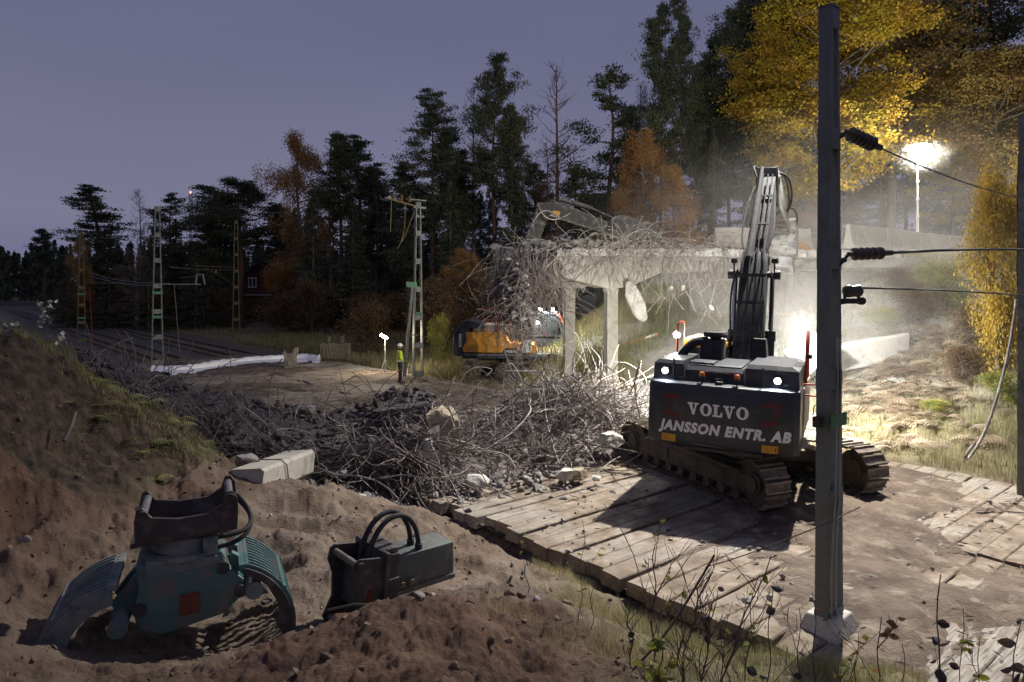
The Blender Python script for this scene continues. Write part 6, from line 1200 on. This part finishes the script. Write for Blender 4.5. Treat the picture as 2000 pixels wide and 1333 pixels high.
TR['shrub'] = mk_broad('shrub', 62, 5, 2.6, .02, 'birch_dk', 'bark_grey', .16, 44, 190, flat=.2, cr=.45)
used = set(); cnt = {}
T = []   # (kind, px, ytop, Y, half width in px)
def t_(*a): T.append(a)
for a in (('pine1', 87, 450, 150, 16), ('pine3', 187, 366, 90, 34), ('birchor1', 155, 448, 82, 22), ('bare0', 273, 368, 92, 26), ('pineopen', 335, 380, 85, 34), ('spruce0', 302, 425, 88, 24), ('birchbr0', 268, 470, 76, 44),
          ('pine0', 415, 372, 80, 46), ('pine4', 470, 358, 78, 52), ('spruce1', 568, 425, 82, 34), ('birchor0', 585, 232, 72, 56), ('bare0', 645, 262, 75, 34), ('pine1', 664, 266, 70, 32), ('pine3', 702, 274, 70, 34), ('birchbr1', 735, 296, 70, 36),
          ('spruce2', 612, 360, 66, 52), ('spruce1', 690, 392, 64, 55), ('spruce0', 768, 376, 66, 40), ('pine2', 845, 190, 60, 44), ('pine3', 800, 320, 62, 34), ('bare0', 925, 158, 66, 42), ('pine0', 965, 122, 58, 36), ('pine1', 1003, 212, 57, 24),
          ('spruce2', 1000, 300, 56, 50), ('spruce1', 880, 350, 57, 52), ('birchbr0', 1068, 245, 60, 44), ('larch', 1088, 128, 55, 60), ('pineopen', 1190, 143, 56, 58), ('birchbr1', 1252, 128, 60, 42), ('birchor1', 1255, 215, 50, 56), ('birchor0', 1215, 330, 52, 34), ('birchor2', 1315, 300, 47, 55),
          ('pine0', 1290, 22, 52, 30), ('pine2', 1328, 8, 51, 27), ('pinethin', 1364, 128, 54, 22), ('pine4', 1425, 72, 54, 44), ('pine2', 1480, -20, 55, 56), ('spruce3', 1395, 250, 49, 46), ('spruce2', 1460, 240, 51, 52),
          ('maple1', 1530, 0, 46, 100), ('maple0', 1625, -70, 43, 160), ('mapleo', 1742, -90, 50, 150), ('mapleo', 1945, 90, 43, 120), ('pine4', 1945, -90, 60, 80), ('birchor0', 1560, 290, 48, 50), ('spruce1', 1640, 250, 60, 60), ('spruce3', 1720, 300, 58, 60), ('spruce0', 1850, 320, 60, 60),
          ('maple1', 1860, 130, 56, 90), ('spruce2', 1560, 220, 62, 60), ('pine1', 1800, 60, 62, 50), ('bushy', 1948, 345, 20.5, 56), ('bushy', 2030, 300, 21.5, 60), ('bushg', 1272, 590, 33, 34), ('bushg', 1390, 560, 34, 46), ('birchor1', 1350, 530, 40, 40), ('bushg', 1850, 520, 33, 50),
          ('birchor2', 905, 470, 50, 44), ('shrub', 850, 560, 46, 60), ('shrub', 940, 540, 48, 55), ('shrub', 720, 600, 45, 50), ('bushg', 862, 622, 40, 26), ('pine1', 905, 300, 63, 30), ('pine3', 1125, 335, 60, 26), ('pine0', 1045, 325, 61, 30), ('pine3', 742, 335, 72, 32), ('pine2', 545, 402, 80, 34), ('pine1', 1235, 250, 60, 26), ('pine2', 1385, 90, 57, 30), ('pine0', 1455, 10, 56, 40), ('pine3', 880, 265, 61, 26)): t_(*a)
rr2 = random.Random(99)
for x in range(130, 1100, 25):     # dark second rank closing the wood
    k = 'spruce%d' % rr2.randint(0, 3); top = np.interp(x, [130, 250, 400, 550, 700, 850, 1000, 1100], [520, 490, 430, 410, 400, 380, 350, 420]) + rr2.uniform(-25, 35); t_(k, x + rr2.uniform(-12, 12), top, rr2.uniform(74, 100) if not 462 < x < 560 else rr2.uniform(108, 122), rr2.uniform(34, 50))
for x in range(150, 1060, 52): t_('shrub', x + rr2.uniform(-12, 12), (575 if not 462 < x < 560 else 600) + rr2.uniform(-22, 12), rr2.uniform(58, 74) if x > 560 else rr2.uniform(78, 92), rr2.uniform(38, 60))
for x in range(1100, 2080, 62): t_(rr2.choice(('pine0', 'pine2', 'spruce3', 'spruce1', 'pine1')), x + rr2.uniform(-15, 15), np.interp(x, [1100, 1200, 1300, 1500, 2100], [420, 400, 250, 190, 120]) + rr2.uniform(-30, 50), rr2.uniform(62, 80), rr2.uniform(36, 55))
T.sort(key=lambda a: a[1])
desc = {'pine': 'dark green pine with clumped needles', 'pinethin': 'very thin sparse pine with few branches', 'pineopen': 'pine with bare lower trunk and open flat branches', 'spruce': 'dark conical spruce', 'birchor': 'birch with orange autumn leaves', 'birchbr': 'half bare birch with reddish brown hanging twigs', 'maple': 'maple with bright yellow leaves', 'mapleo': 'maple with orange brown leaves', 'bushy': 'yellow leaved bush at the right edge', 'bushg': 'green and yellow bush', 'bare': 'leafless pale birch', 'larch': 'dead bare tree with upturned spiky branches', 'shrub': 'brown low shrub at the wood edge'}
cat_ = {'pine': 'pine tree', 'pinethin': 'pine tree', 'pineopen': 'pine tree', 'spruce': 'spruce tree', 'birchor': 'birch tree', 'birchbr': 'birch tree', 'maple': 'maple tree', 'mapleo': 'maple tree', 'bushy': 'bush', 'bushg': 'bush', 'bare': 'birch tree', 'larch': 'dead tree', 'shrub': 'shrub'}
import re
tot = {}
for a in T: k = re.sub(r'\d+$', '', a[0]); tot[k] = tot.get(k, 0) + 1
for (kd, x, yt, Y, hw) in T:
    src = TR[kd]; k = re.sub(r'\d+$', '', kd); o = src if kd not in used else copy_tree(src); used.add(kd)
    X = (x - 1000) * Y / F; zg_ = hz(X, Y); H_ = CH + (HOR - yt) * Y / F - zg_; sx_ = (hw * Y / F) / src['w0'] * {'pine': 1.5, 'pineopen': 1.35, 'pinethin': 1.3, 'spruce': 1.15, 'birchor': 1.15, 'birchbr': 1.1, 'larch': 1.2}.get(k, 1.0)
    o.location = (X, Y, zg_ - .1); o.scale = (sx_, sx_, H_ / src['h0']); o.rotation_euler = (0, 0, rr2.uniform(0, 6.28)); i = cnt.get(k, 0); cnt[k] = i + 1
    tag(o, desc[k] + (', ' + ordinal(i) + ' such from the left' if tot[k] > 1 else ''), cat_[k], 'trees and bushes of the wood, ' + cat_[k])
for o in TR.values():
    for kk in ('h0', 'w0'):
        if kk in o: del o[kk]
for o in bpy.data.objects:
    for kk in ('h0', 'w0'):
        if kk in o: del o[kk]
for kd, o in TR.items():
    if kd not in used:
        for ch in [q for q in bpy.data.objects if q.parent == o]: bpy.data.objects.remove(ch)
        bpy.data.objects.remove(o)
# shrubs rooted on the lit bank
for i, (x, y, kd, hgt, hw2) in enumerate(((1845, 575, 'bushg', 1.5, .9), (1905, 655, 'shrub', 1.3, .8), (1790, 610, 'shrub', 1.2, .8), (1955, 770, 'bushg', .9, .5), (1725, 628, 'bushg', .9, .7), (1880, 720, 'shrub', 1.0, .7), (1930, 540, 'shrub', 1.8, 1.1), (1760, 560, 'shrub', 1.1, .8), (1830, 790, 'bushg', .5, .4), (1985, 650, 'shrub', 1.6, .9))):
    for Y in np.arange(15.5, 33, .2):
        X = (x - 1000) * Y / F
        if zcoarse(X, Y) >= CH - (y + 25 - HOR) * Y / F: break
    o = copy_tree(TR[kd]); o.location = (X, Y, zcoarse(X, Y) - .05); o.scale = (hw2 / (1.9 if kd == 'bushg' else 2.6),) * 2 + (hgt / (4 if kd == 'bushg' else 5),); tag(o, ('green yellow' if kd == 'bushg' else 'brown') + ' low bush rooted on the lit bank, ' + ordinal(i) + ' of the bank bushes', 'bush', 'bushes on the lit bank')
# far wood as one mass
rs = np.random.RandomState(77); Cc = []; Dd = []
for i in range(420):
    px = rs.uniform(-250, 1500); Y = rs.uniform(170, 300); X = (px - 1000) * Y / F; h = np.interp(px, [-250, 100, 300, 700, 1500], [15, 17, 17, 16, 16]) * rs.uniform(.8, 1.2) * (Y / 235); n = 150
    z = rs.rand(n) ** .8 * h; rad = 2.4 * (1 - z / h) + .25; a = rs.rand(n) * 6.28; q = rs.rand(n) ** .4; Cc.append(np.stack([X + rad * q * np.cos(a), Y + rad * q * np.sin(a), z + 1.2], 1)); Dd.append(np.tile([0, 0, -1.0], (n, 1)))
tag(link_mesh('distant_forest', leaf_mesh('distant_forest', np.concatenate(Cc), 1.7, 1.0, np.concatenate(Dd), rs, .6), M['spruce']), 'far dark conifer forest along the horizon', 'forest', kind='stuff')
# ---------------- grass ----------------
def blades(name, XY, Z, h, wd, mt, label, cat='grass', rs=RS, lean=.45):
    n = len(XY); a = rs.rand(n) * 6.283; hh = h * rs.uniform(.5, 1.35, n); ln = hh * rs.uniform(.1, lean * 2, n); dx = np.cos(a) * ln; dy = np.sin(a) * ln; px = -np.sin(a) * wd / 2; py = np.cos(a) * wd / 2; b_ = np.stack([XY[:, 0], XY[:, 1], Z], 1)
    off = lambda f, g_: np.stack([dx * f, dy * f, hh * g_], 1)
    sd = np.stack([px, py, np.zeros(n)], 1); V = np.stack([b_ - sd, b_ + sd, b_ + off(.35, .62) + sd * .7, b_ + off(.35, .62) - sd * .7, b_ + off(1, .92)], 1).reshape(-1, 3); i = np.arange(n) * 5
    Fq = np.stack([i, i + 1, i + 2, i + 3], 1); Ft = np.stack([i + 3, i + 2, i + 4, i + 4], 1)
    me = bpy.data.meshes.new(name); me.vertices.add(len(V)); me.vertices.foreach_set('co', V.astype(np.float32).ravel())
    loops = np.concatenate([np.stack([i, i + 1, i + 2, i + 3], 1).ravel(), np.stack([i + 3, i + 2, i + 4], 1).ravel()]).astype(np.int32); me.loops.add(len(loops)); me.loops.foreach_set('vertex_index', loops)
    st = np.concatenate([np.arange(n) * 4, n * 4 + np.arange(n) * 3]).astype(np.int32); me.polygons.add(2 * n); me.polygons.foreach_set('loop_start', st); me.update(calc_edges=True)
    at = me.attributes.new('lv', 'FLOAT', 'FACE'); q = rs.rand(n).astype(np.float32); at.data.foreach_set('value', np.concatenate([q, q]))
    return tag(link_mesh(name, me, M[mt]), label, cat, kind='stuff')
def scatter(n, x0, x1, y0, y1, cond, rs, clump=.9, thr=-.1):
    x = rs.uniform(x0, x1, n * 4); y = rs.uniform(y0, y1, n * 4); N_ = nv.x * x + nv.y * y; S_ = dv.x * x + dv.y * y; k = cond(x, y, N_, S_) & (fbm(x, y, clump, 3, 91) + rs.uniform(-.25, .25, len(x)) > thr); x = x[k][:n]; y = y[k][:n]; return np.stack([x, y], 1), terrain(x, y) - .02
rs = np.random.RandomState(5)
XY, Z = scatter(24000, -.5, 6.5, 4.4, 11, lambda x, y, n, s: (n < 7.75) & (x > -.35 + (y - 5) * .12) & (s < 1), rs, 1.9, .02); blades('grass', XY, Z, .15, .004, 'grass_dry', 'dry pale grass on the slope in front of the mats')
XY, Z = scatter(2200, -.2, 6.5, 4.2, 8.5, lambda x, y, n, s: (n < 7.75) & (x > .2), rs, 1.5, .22); blades('grass', XY, Z, .26, .004, 'grass_gr', 'taller green grass tufts in the right foreground')
XY, Z = scatter(45000, 6, 34, 12, 34, lambda x, y, n, s: (n > 19.0) & (n < 35) & (s > -23.5) & (s < 6) & ~((s < -12) & (n < 27) & (x < 8.5)), rs, .8, -.22); blades('grass', XY, Z, .30, .014, 'grass_dry', 'withered grass covering the lit bank on the right')
XY, Z = scatter(16000, -1, 14, 27, 40, lambda x, y, n, s: (n > 20.6) & (n < 30) & (s < -19), rs, .7, -.3); blades('grass', XY, Z, .42, .02, 'grass_gr', 'tall grass behind and beneath the bridge')
XY, Z = scatter(26000, -24, 0, 30, 62, lambda x, y, n, s: (n > 19.2) & (n < 30) & (s < -27), rs, .5, -.2); blades('grass', XY, Z, .62, .03, 'grass_dry', 'tall dry grass beyond the mats around the orange excavator')
XY, Z = scatter(9000, -13, -5, 9, 17, lambda x, y, n, s: (terrain(x, y, False) > 1.2) & (y > 10.6 + .1 * x + 1.4), rs, 1.3, -.05); blades('grass', XY, Z, .16, .010, 'grass_gr', 'sparse grass along the crest of the left bank')
XY, Z = scatter(14000, -60, -8, 24, 80, lambda x, y, n, s: ((n < 7.2) | (n > 19)) & (y > 24), rs, .3, -.1); blades('grass', XY, Z, .35, .04, 'grass_gr', 'dark rough grass beside the tracks')
# ---------------- bracken on the bank, ferns on the crest ----------------
def fronds(name, spots, L0, mt, label, rs, per=9, pin=11):
    C_ = []; D = []; V = []; 
    for (x, y, z) in spots:
        for k in range(per):
            a = rs.rand() * 6.28; L = L0 * rs.uniform(.6, 1.2); d = np.array([math.cos(a), math.sin(a), 0]); s_ = np.array([-d[1], d[0], 0]); roll = rs.uniform(-.5, .5)
            for i in range(1, pin + 1):
                f = i / pin; c = np.array([x, y, z]) + d * L * f + np.array([0, 0, L * (.75 * f - .85 * f * f)]); w_ = L * .30 * math.sin((1 - f) * 1.45 + .12) 
                for q in (-1, 1):
                    t = s_ * q * w_ + d * w_ * .4 + np.array([0, 0, roll * q * w_ - .15 * w_]); hw = d * L * .042; V += [c - hw, c + hw, c + t + hw * .4, c + t - hw * .4]
    V = np.array(V); n = len(V) // 4; me = np_mesh(name, V, np.arange(4 * n).reshape(n, 4)); at = me.attributes.new('lv', 'FLOAT', 'FACE'); at.data.foreach_set('value', np.clip(np.repeat(rs.rand(n // (2 * pin) + 1), 2 * pin)[:n] * .8 + rs.rand(n) * .25, 0, 1).astype(np.float32)); return tag(link_mesh(name, me, M[mt]), label, 'fern', kind='stuff')
sp = []
for i in range(260):
    px = np.clip(rs.normal(1770, 85), 1640, 1985); py = np.clip(rs.normal(735, 70), 610, 880); 
    for Y in np.arange(15.5, 32, .25):
        X = (px - 1000) * Y / F; zz = CH - (py - HOR) * Y / F
        if zcoarse(X, Y) >= zz: sp.append((X, Y, zcoarse(X, Y) + .05)); break
fronds('bracken', sp, .62, 'bracken', 'withered brown bracken covering the bank right of the near mast', rs, 7, 9)
sp = [(x, y, hz(x, y)) for (x, y) in [(rs.uniform(-12, -5.5), rs.uniform(10.5, 15)) for _ in range(150)] if zcoarse(x, y) > 1.0 and y > 10.9 - .1 * (x + 8)]
fronds('fern', sp, .34, 'bush_g2' if 'bush_g2' in M else 'grass_gr', 'small green ferns and weeds on the crest of the sand bank', rs, 6, 8)
# ---------------- foreground saplings ----------------
M['leaf_dark'] = leafmat('leaf_dark', (.045, .04, .055), (.09, .06, .05), 3, .25); M['leaf_green'] = leafmat('leaf_green', (.16, .20, .04), (.28, .26, .05), 4, .4); M['leaf_red'] = leafmat('leaf_red', (.20, .09, .055), (.36, .20, .07), 5, .35); M['twig'] = mat('twig', (.075, .045, .045), (.12, .08, .07), 9, .8)  # the dark leaf colour has backlit shade painted into it
def leafshape(m, c, d, L, r, w=.36):
    d = Vector(d).normalized(); u = d.cross(Vector((r.gauss(0, 1), r.gauss(0, 1), r.gauss(0, 1)))).normalized(); nn = d.cross(u); pr = ((0, 0), (.12, .55), (.35, 1.0), (.6, .9), (.82, .5), (1, 0)); vs = []
    for t, q in pr: vs += [c + d * t * L - u * q * w * L + nn * .10 * q * L, c + d * t * L - nn * .05 * L * math.sin(t * 3), c + d * t * L + u * q * w * L + nn * .10 * q * L]
    m.add(vs, [(3 * i + k, 3 * i + k + 1, 3 * i + k + 4, 3 * i + k + 3) for i in range(5) for k in range(2)])
def sapling(px, ytop, Y, mt, seed, nl, lsz, label, lean=0, branch=0, r0=.006, lab2=None):
    r = random.Random(seed); X = (px - 1000) * Y / F; z0 = hz(X, Y); ht = CH - (ytop - HOR) * Y / F - z0; root = empty('sapling', (X, Y, z0), 0, label, 'sapling', 'young shrubs in the right foreground'); m = MB(); ml = MB(); pts = [Vector((lean * ht * (i / 9) ** 1.4 + .02 * math.sin(i * 1.3 + seed), .02 * math.cos(i + seed), ht * i / 9)) for i in range(10)]; m.tube(pts, [r0 * (1 - .06 * i) for i in range(10)], 5); ends = [(pts, 1.0)]
    for k in range(branch):
        i = r.randint(1, 7); a = r.uniform(0, 6.28); L = ht * r.uniform(.25, .6); q = [pts[i]]; d = Vector((math.cos(a) * .6, math.sin(a) * .3, .9))
        for j in range(6): d = (d + Vector((r.gauss(0, .12), r.gauss(0, .12), .02))).normalized(); q.append(q[-1] + d * L / 6)
        m.tube(q, [r0 * .6 * (1 - .1 * j) for j in range(7)], 4); ends.append((q, .7))
        for kk in range(2): s_ = q[r.randint(2, 5)]; d2 = (d + Vector((r.gauss(0, .6), r.gauss(0, .4), r.gauss(0, .3)))).normalized(); m.tube([s_, s_ + d2 * L * .2, s_ + d2 * L * .36 + Vector((0, 0, .01))], r0 * .3, 3)
    m.build('stem', M['twig'], root, smooth=60)
    if nl:
        for k in range(nl): q, _ = r.choice(ends); i = r.randint(len(q) // 3, len(q) - 1); a = r.uniform(0, 6.28); leafshape(ml, q[i], (math.cos(a), math.sin(a) * .6, r.uniform(-.7, .3)), lsz * r.uniform(.7, 1.2), r)
        lo = ml.build('leaves', M[mt], root); at = lo.data.attributes.new('lv', 'FLOAT', 'FACE'); at.data.foreach_set('value', np.repeat(np.random.RandomState(seed).rand(nl), 10).astype(np.float32))
    return root
SP = ((1833, 1120, 4.2, 'leaf_dark', 1, 9, .085, 'tall thin stem with big dark leaves right of the near mast', 0, 0, .007), (1716, 1205, 4.3, 'leaf_red', 2, 14, .055, 'slim stem with reddish oval leaves just right of the mast foot', 0, 2, .006), (1668, 1240, 4.6, 'leaf_red', 3, 7, .05, 'short reddish sapling beside the mast foot', .03, 1, .005),
      (1760, 1260, 4.4, 'leaf_red', 4, 9, .055, 'reddish sapling between the oval leaved stem and the tall dark one', .02, 1, .005), (1965, 1215, 3.9, 'leaf_dark', 5, 14, .085, 'dark leafy shoot in the bottom right corner', .12, 2, .008), (1905, 1250, 4.1, 'leaf_green', 6, 10, .05, 'small yellow green shoot near the bottom right corner', .03, 1, .005),
      (1275, 1060, 5.0, 'leaf_green', 7, 10, .055, 'tall twiggy shrub with few green leaves at its top, centre right', .02, 9, .007), (1330, 1120, 4.8, 'leaf_green', 8, 5, .05, 'bare twiggy shrub leaning right in front of the mats edge', .25, 10, .008), (1235, 1170, 4.7, 'leaf_dark', 9, 3, .05, 'bare thin shrub left of the twiggy ones', -.06, 8, .006), (1400, 1090, 4.6, 'leaf_green', 10, 12, .055, 'arching shrub with yellow green leaves on its right side', .35, 7, .007),
      (1132, 1015, 5.6, 'leaf_green', 11, 8, .05, 'slender stem with pairs of green leaves over the mats, left of the shrubs', .04, 1, .004), (1155, 1090, 5.3, 'leaf_dark', 12, 0, .05, 'bare straight twig beside the slender green stem', .05, 1, .004), (1030, 1040, 6.0, 'leaf_green', 13, 5, .045, 'leftmost thin stem with small leaves at the dirt mound', -.04, 1, .004), (1455, 1130, 4.7, 'leaf_green', 14, 8, .05, 'thin shoot with green leaves right of the arching shrub', .08, 3, .005),
      (1500, 1150, 4.5, 'leaf_dark', 15, 6, .07, 'dark leaved thin shoot left of the mast foot', .02, 3, .005), (1560, 1190, 4.4, 'leaf_dark', 16, 2, .05, 'bare straight shoot just left of the mast foot', 0, 2, .005), (1590, 1160, 4.5, 'leaf_red', 17, 2, .05, 'thin bare shoot crossing in front of the mast foot', 0, 1, .005), (1290, 1250, 4.0, 'leaf_green', 18, 26, .07, 'low bush with broad green leaves at the bottom edge', .0, 5, .006), (1640, 1290, 3.9, 'leaf_green', 19, 16, .045, 'low green sprout below the mast foot', 0, 3, .005),
      (1370, 1180, 4.3, 'leaf_dark', 20, 4, .06, 'dense twiggy bare shrub at the bottom centre right', .08, 12, .007), (1430, 1240, 4.2, 'leaf_dark', 21, 5, .06, 'bare twigs with few dark leaves near the bottom edge', -.1, 8, .006), (1870, 1190, 4.9, 'leaf_dark', 22, 5, .06, 'thin dark shoot right of the tall dark leaved stem', .03, 1, .005), (1330, 1230, 4.4, 'leaf_dark', 23, 0, .06, 'low bare twig bundle behind the broad leaved bush', -.05, 9, .005))
for a in SP: sapling(*a)
# long arching bare branch
m = MB(); m.tube(smooth_path(smooth_path([W(1235, 1310, 4.4), W(1300, 1240, 4.5), W(1345, 1170, 4.6), W(1395, 1085, 4.8)])), .008, 6); m.tube(smooth_path([W(1378, 1108, 4.75), W(1440, 1090, 4.9), W(1520, 1060, 5.1), W(1610, 1025, 5.3), W(1680, 990, 5.5)]), .004, 5); m.tube(smooth_path([W(1260, 1160, 4.6), W(1230, 1060, 4.8), W(1180, 985, 5.0)]), .003, 5); tag(m.build('bare_branch', M['twig'], smooth=60), 'long bare branch arching up to the right in front of the mats', 'branch')
# pale weeds at the left crest
for i, (px, py, Y, lab) in enumerate(((93, 590, 11.8, 'pale leaved weed standing up on the crest of the sand bank, upper one'), (115, 655, 11.8, 'low pale leaved weed on the crest, middle one'), (20, 632, 11.2, 'pale weed on the crest at the left edge'), (90, 618, 11.6, 'pale single leaf weed below the upper one'))):
    r = random.Random(i); root = empty('weed', W(px, 690, Y), 0, lab, 'weed', 'pale weeds on the bank crest'); m = MB(); H_ = (690 - py) * Y / F; m.tube([(0, 0, -.3), (.02, 0, H_ * .5), (0, 0, H_)], .005, 4); m.build('stem', M['twig'], root); ml = MB()
    for k in range(16): leafshape(ml, Vector((r.gauss(0, .06), r.gauss(0, .04), H_ + r.gauss(-.05, .05))), (r.gauss(0, 1), r.gauss(0, .6), r.gauss(0, .4)), .08, r, .45)
    ml.build('leaves', M['weedleaf'] if 'weedleaf' in M else M['concrete_pale'], root)
# hanging roots under the turf
r = random.Random(4); m = MB()
for i in range(160):
    f = r.random(); p = W(20 + 380 * f, 695 + 190 * f + r.uniform(-10, 25), 11 + 1.6 * f) - Vector((0, .15, 0)); m.tube(rebar_path(r, p, (r.gauss(0, .3), -.3, -1), r.uniform(.15, .6), .25, 6, .1), .006, 3, False)
tag(m.build('roots', M['twig']), 'fine roots hanging out under the turf edge of the sand bank', 'roots', kind='stuff')
# twigs, splinters and crumbs on the mats
rs = np.random.RandomState(8); n = 5200; q = rs.uniform(8, 18.3, n); s_ = rs.uniform(-34, 0, n); x = nv.x * q + dv.x * s_; y = nv.y * q + dv.y * s_
k = (fbm(x, y, .6, 3, 12) + rs.uniform(-.3, .3, n)) > -.05; x = x[k]; y = y[k]
tag(link_mesh('wood_litter', leaf_mesh('wood_litter', np.stack([x, y, np.full(len(x), .035)], 1), .16, .022, np.stack([rs.randn(len(x)), rs.randn(len(x)), np.zeros(len(x))], 1), rs, .1), M['timber']), 'splinters and bark litter on the mats', 'litter', kind='stuff')
rk = Rocks()
for i in range(600): q = rs.uniform(8, 18); s_ = rs.uniform(-26, -4) ; rk.add((nv.x * q + dv.x * s_, nv.y * q + dv.y * s_, .03), rs.uniform(.012, .05), rs)
for i in range(110):
    x = rs.uniform(-7, 1.5); y = rs.uniform(5, 14); rk.add((x, y, hz(x, y) + .005), rs.uniform(.012, .05), rs)
tag(rk.build('gravel_crumbs', M['rubble']), 'loose crumbs of concrete and clods on mats and sand', 'gravel', kind='stuff')
# mud lying on the mats: a sheet that surfaces in patches
nn = np.linspace(7.95, 18.45, 190); ss = np.linspace(-46, .4, 620); NN, SS_ = np.meshgrid(nn, ss); X = nv.x * NN + dv.x * SS_; Y = nv.y * NN + dv.y * SS_
cov = fbm(X, Y, .33, 4, 61) - .30 + .52 * np.exp(-((NN - 13.0) ** 2 / 7 + (SS_ + 7.0) ** 2 / 16)) + .22 * fbm(X, Y, 1.4, 4, 67); z = -.058 + .125 * sstep(-.28, .35, cov + .34 * sstep(-9, -17, SS_)) + .030 * fbm(X, Y, 2.2, 4, 62) + .012 * fbm(X, Y, 9, 3, 63)
z += .022 * np.sin((NN * .5 + SS_ * .87 + .8 * fbm(X, Y, .5, 2, 64)) * 2 * PI / .21) * sstep(-.2, .2, fbm(X, Y, .28, 2, 65))
z = z - .10 * sstep(8.7, 7.95, NN) - .10 * sstep(17.9, 18.45, NN); i = np.arange(X.size).reshape(X.shape)
me = np_mesh('mud', np.stack([X, Y, z], -1).reshape(-1, 3), np.stack([i[:-1, :-1], i[:-1, 1:], i[1:, 1:], i[1:, :-1]], -1).reshape(-1, 4), True)
M['mud'] = mat('mud', (.072, .048, .035), (.145, .108, .08), .9, .92, bump=1.0, bsc=11, dist=.05, c3=(.22, .18, .14), sc3=2.2, lo=.4, hi=.6); tag(link_mesh('mud', me, M['mud']), 'trodden mud and sand spread over the mats', 'mud', kind='stuff')  # mud tone darkened to stand in for the excavator's wider shadow
# ---------------- dust in the floodlights ----------------
m = MB(); m.sphere((0, 0, 0), 1, 32); ds = m.build('dust_cloud', None, smooth=60) if False else None
me = bpy.data.meshes.new('dust_cloud'); bm = bmesh.new(); bmesh.ops.create_icosphere(bm, subdivisions=4, radius=1); bm.to_mesh(me); bm.free()
dm_ = bpy.data.materials.new('dust'); dm_.use_nodes = True; t = dm_.node_tree; t.nodes.clear(); N = t.nodes; Lk = t.links; ou = N.new('ShaderNodeOutputMaterial'); pv = N.new('ShaderNodeVolumePrincipled'); pv.inputs['Color'].default_value = (.93, .90, .84, 1); pv.inputs['Anisotropy'].default_value = .15
tc = N.new('ShaderNodeTexCoord'); ln = N.new('ShaderNodeVectorMath'); ln.operation = 'LENGTH'; Lk.new(tc.outputs['Object'], ln.inputs[0]); mr = N.new('ShaderNodeMapRange'); mr.interpolation_type = 'SMOOTHSTEP'; mr.inputs['From Min'].default_value = 1.0; mr.inputs['From Max'].default_value = .15; mr.inputs['To Min'].default_value = 0; mr.inputs['To Max'].default_value = 1; Lk.new(ln.outputs['Value'], mr.inputs[0])
nz = N.new('ShaderNodeTexNoise'); nz.inputs['Scale'].default_value = 2.4; nz.inputs['Detail'].default_value = 4; Lk.new(tc.outputs['Object'], nz.inputs['Vector']); m2r = N.new('ShaderNodeMapRange'); m2r.inputs['From Min'].default_value = .38; m2r.inputs['From Max'].default_value = .68; m2r.inputs['To Min'].default_value = .15; m2r.inputs['To Max'].default_value = 1.5; Lk.new(nz.outputs[0], m2r.inputs[0])
mu = N.new('ShaderNodeMath'); mu.operation = 'MULTIPLY'; Lk.new(mr.outputs[0], mu.inputs[0]); Lk.new(m2r.outputs[0], mu.inputs[1]); mu2 = N.new('ShaderNodeMath'); mu2.operation = 'MULTIPLY'; mu2.inputs[1].default_value = .066; Lk.new(mu.outputs[0], mu2.inputs[0]); Lk.new(mu2.outputs[0], pv.inputs['Density']); Lk.new(pv.outputs[0], ou.inputs['Volume'])
ds = link_mesh('dust_cloud', me, dm_); ds.location = (14.0, 28.0, 4.6); ds.scale = (13.5, 11.5, 7.6); tag(ds, 'cloud of pale demolition dust glowing in the lamplight at the bridge', 'dust', kind='stuff')
S.cycles.volume_bounces = 0; S.cycles.volume_max_steps = 96
ds2 = link_mesh('dust_cloud', me.copy(), None); ds2.location = (10.2, 22.8, 2.6); ds2.scale = (5.0, 5.2, 3.4); tag(ds2, 'dense white dust low behind the dark excavator on its right side', 'dust', kind='stuff')
lamp_halo = link_mesh('dust_cloud', me.copy(), None); lamp_halo.location = (21.3, 35.4, 11.3); lamp_halo.scale = (1.9, 1.6, 1.1); tag(lamp_halo, 'small added haze ball imitating the lamp halo around the floodlight head', 'dust', kind='stuff')  # haze ball added to give the lamp its bloom halo
# clods of soil
rk = Rocks(); rs = np.random.RandomState(31)
for i in range(1500):
    x = rs.uniform(-8, 2.2); y = rs.uniform(3.8, 13.5)
    if abs(x) > y * .85 or (nv.x * x + nv.y * y) > 7.6: continue
    rk.add((x, y, hz(x, y) + .004), abs(rs.normal(0, .014)) + .006, rs)
M['clod'] = mat('clod', (.11, .068, .045), (.20, .145, .105), 3, .95, bump=.8, bsc=30); tag(rk.build('soil_clods', M['clod']), 'clods of brown soil strewn over the sand', 'soil', kind='stuff')
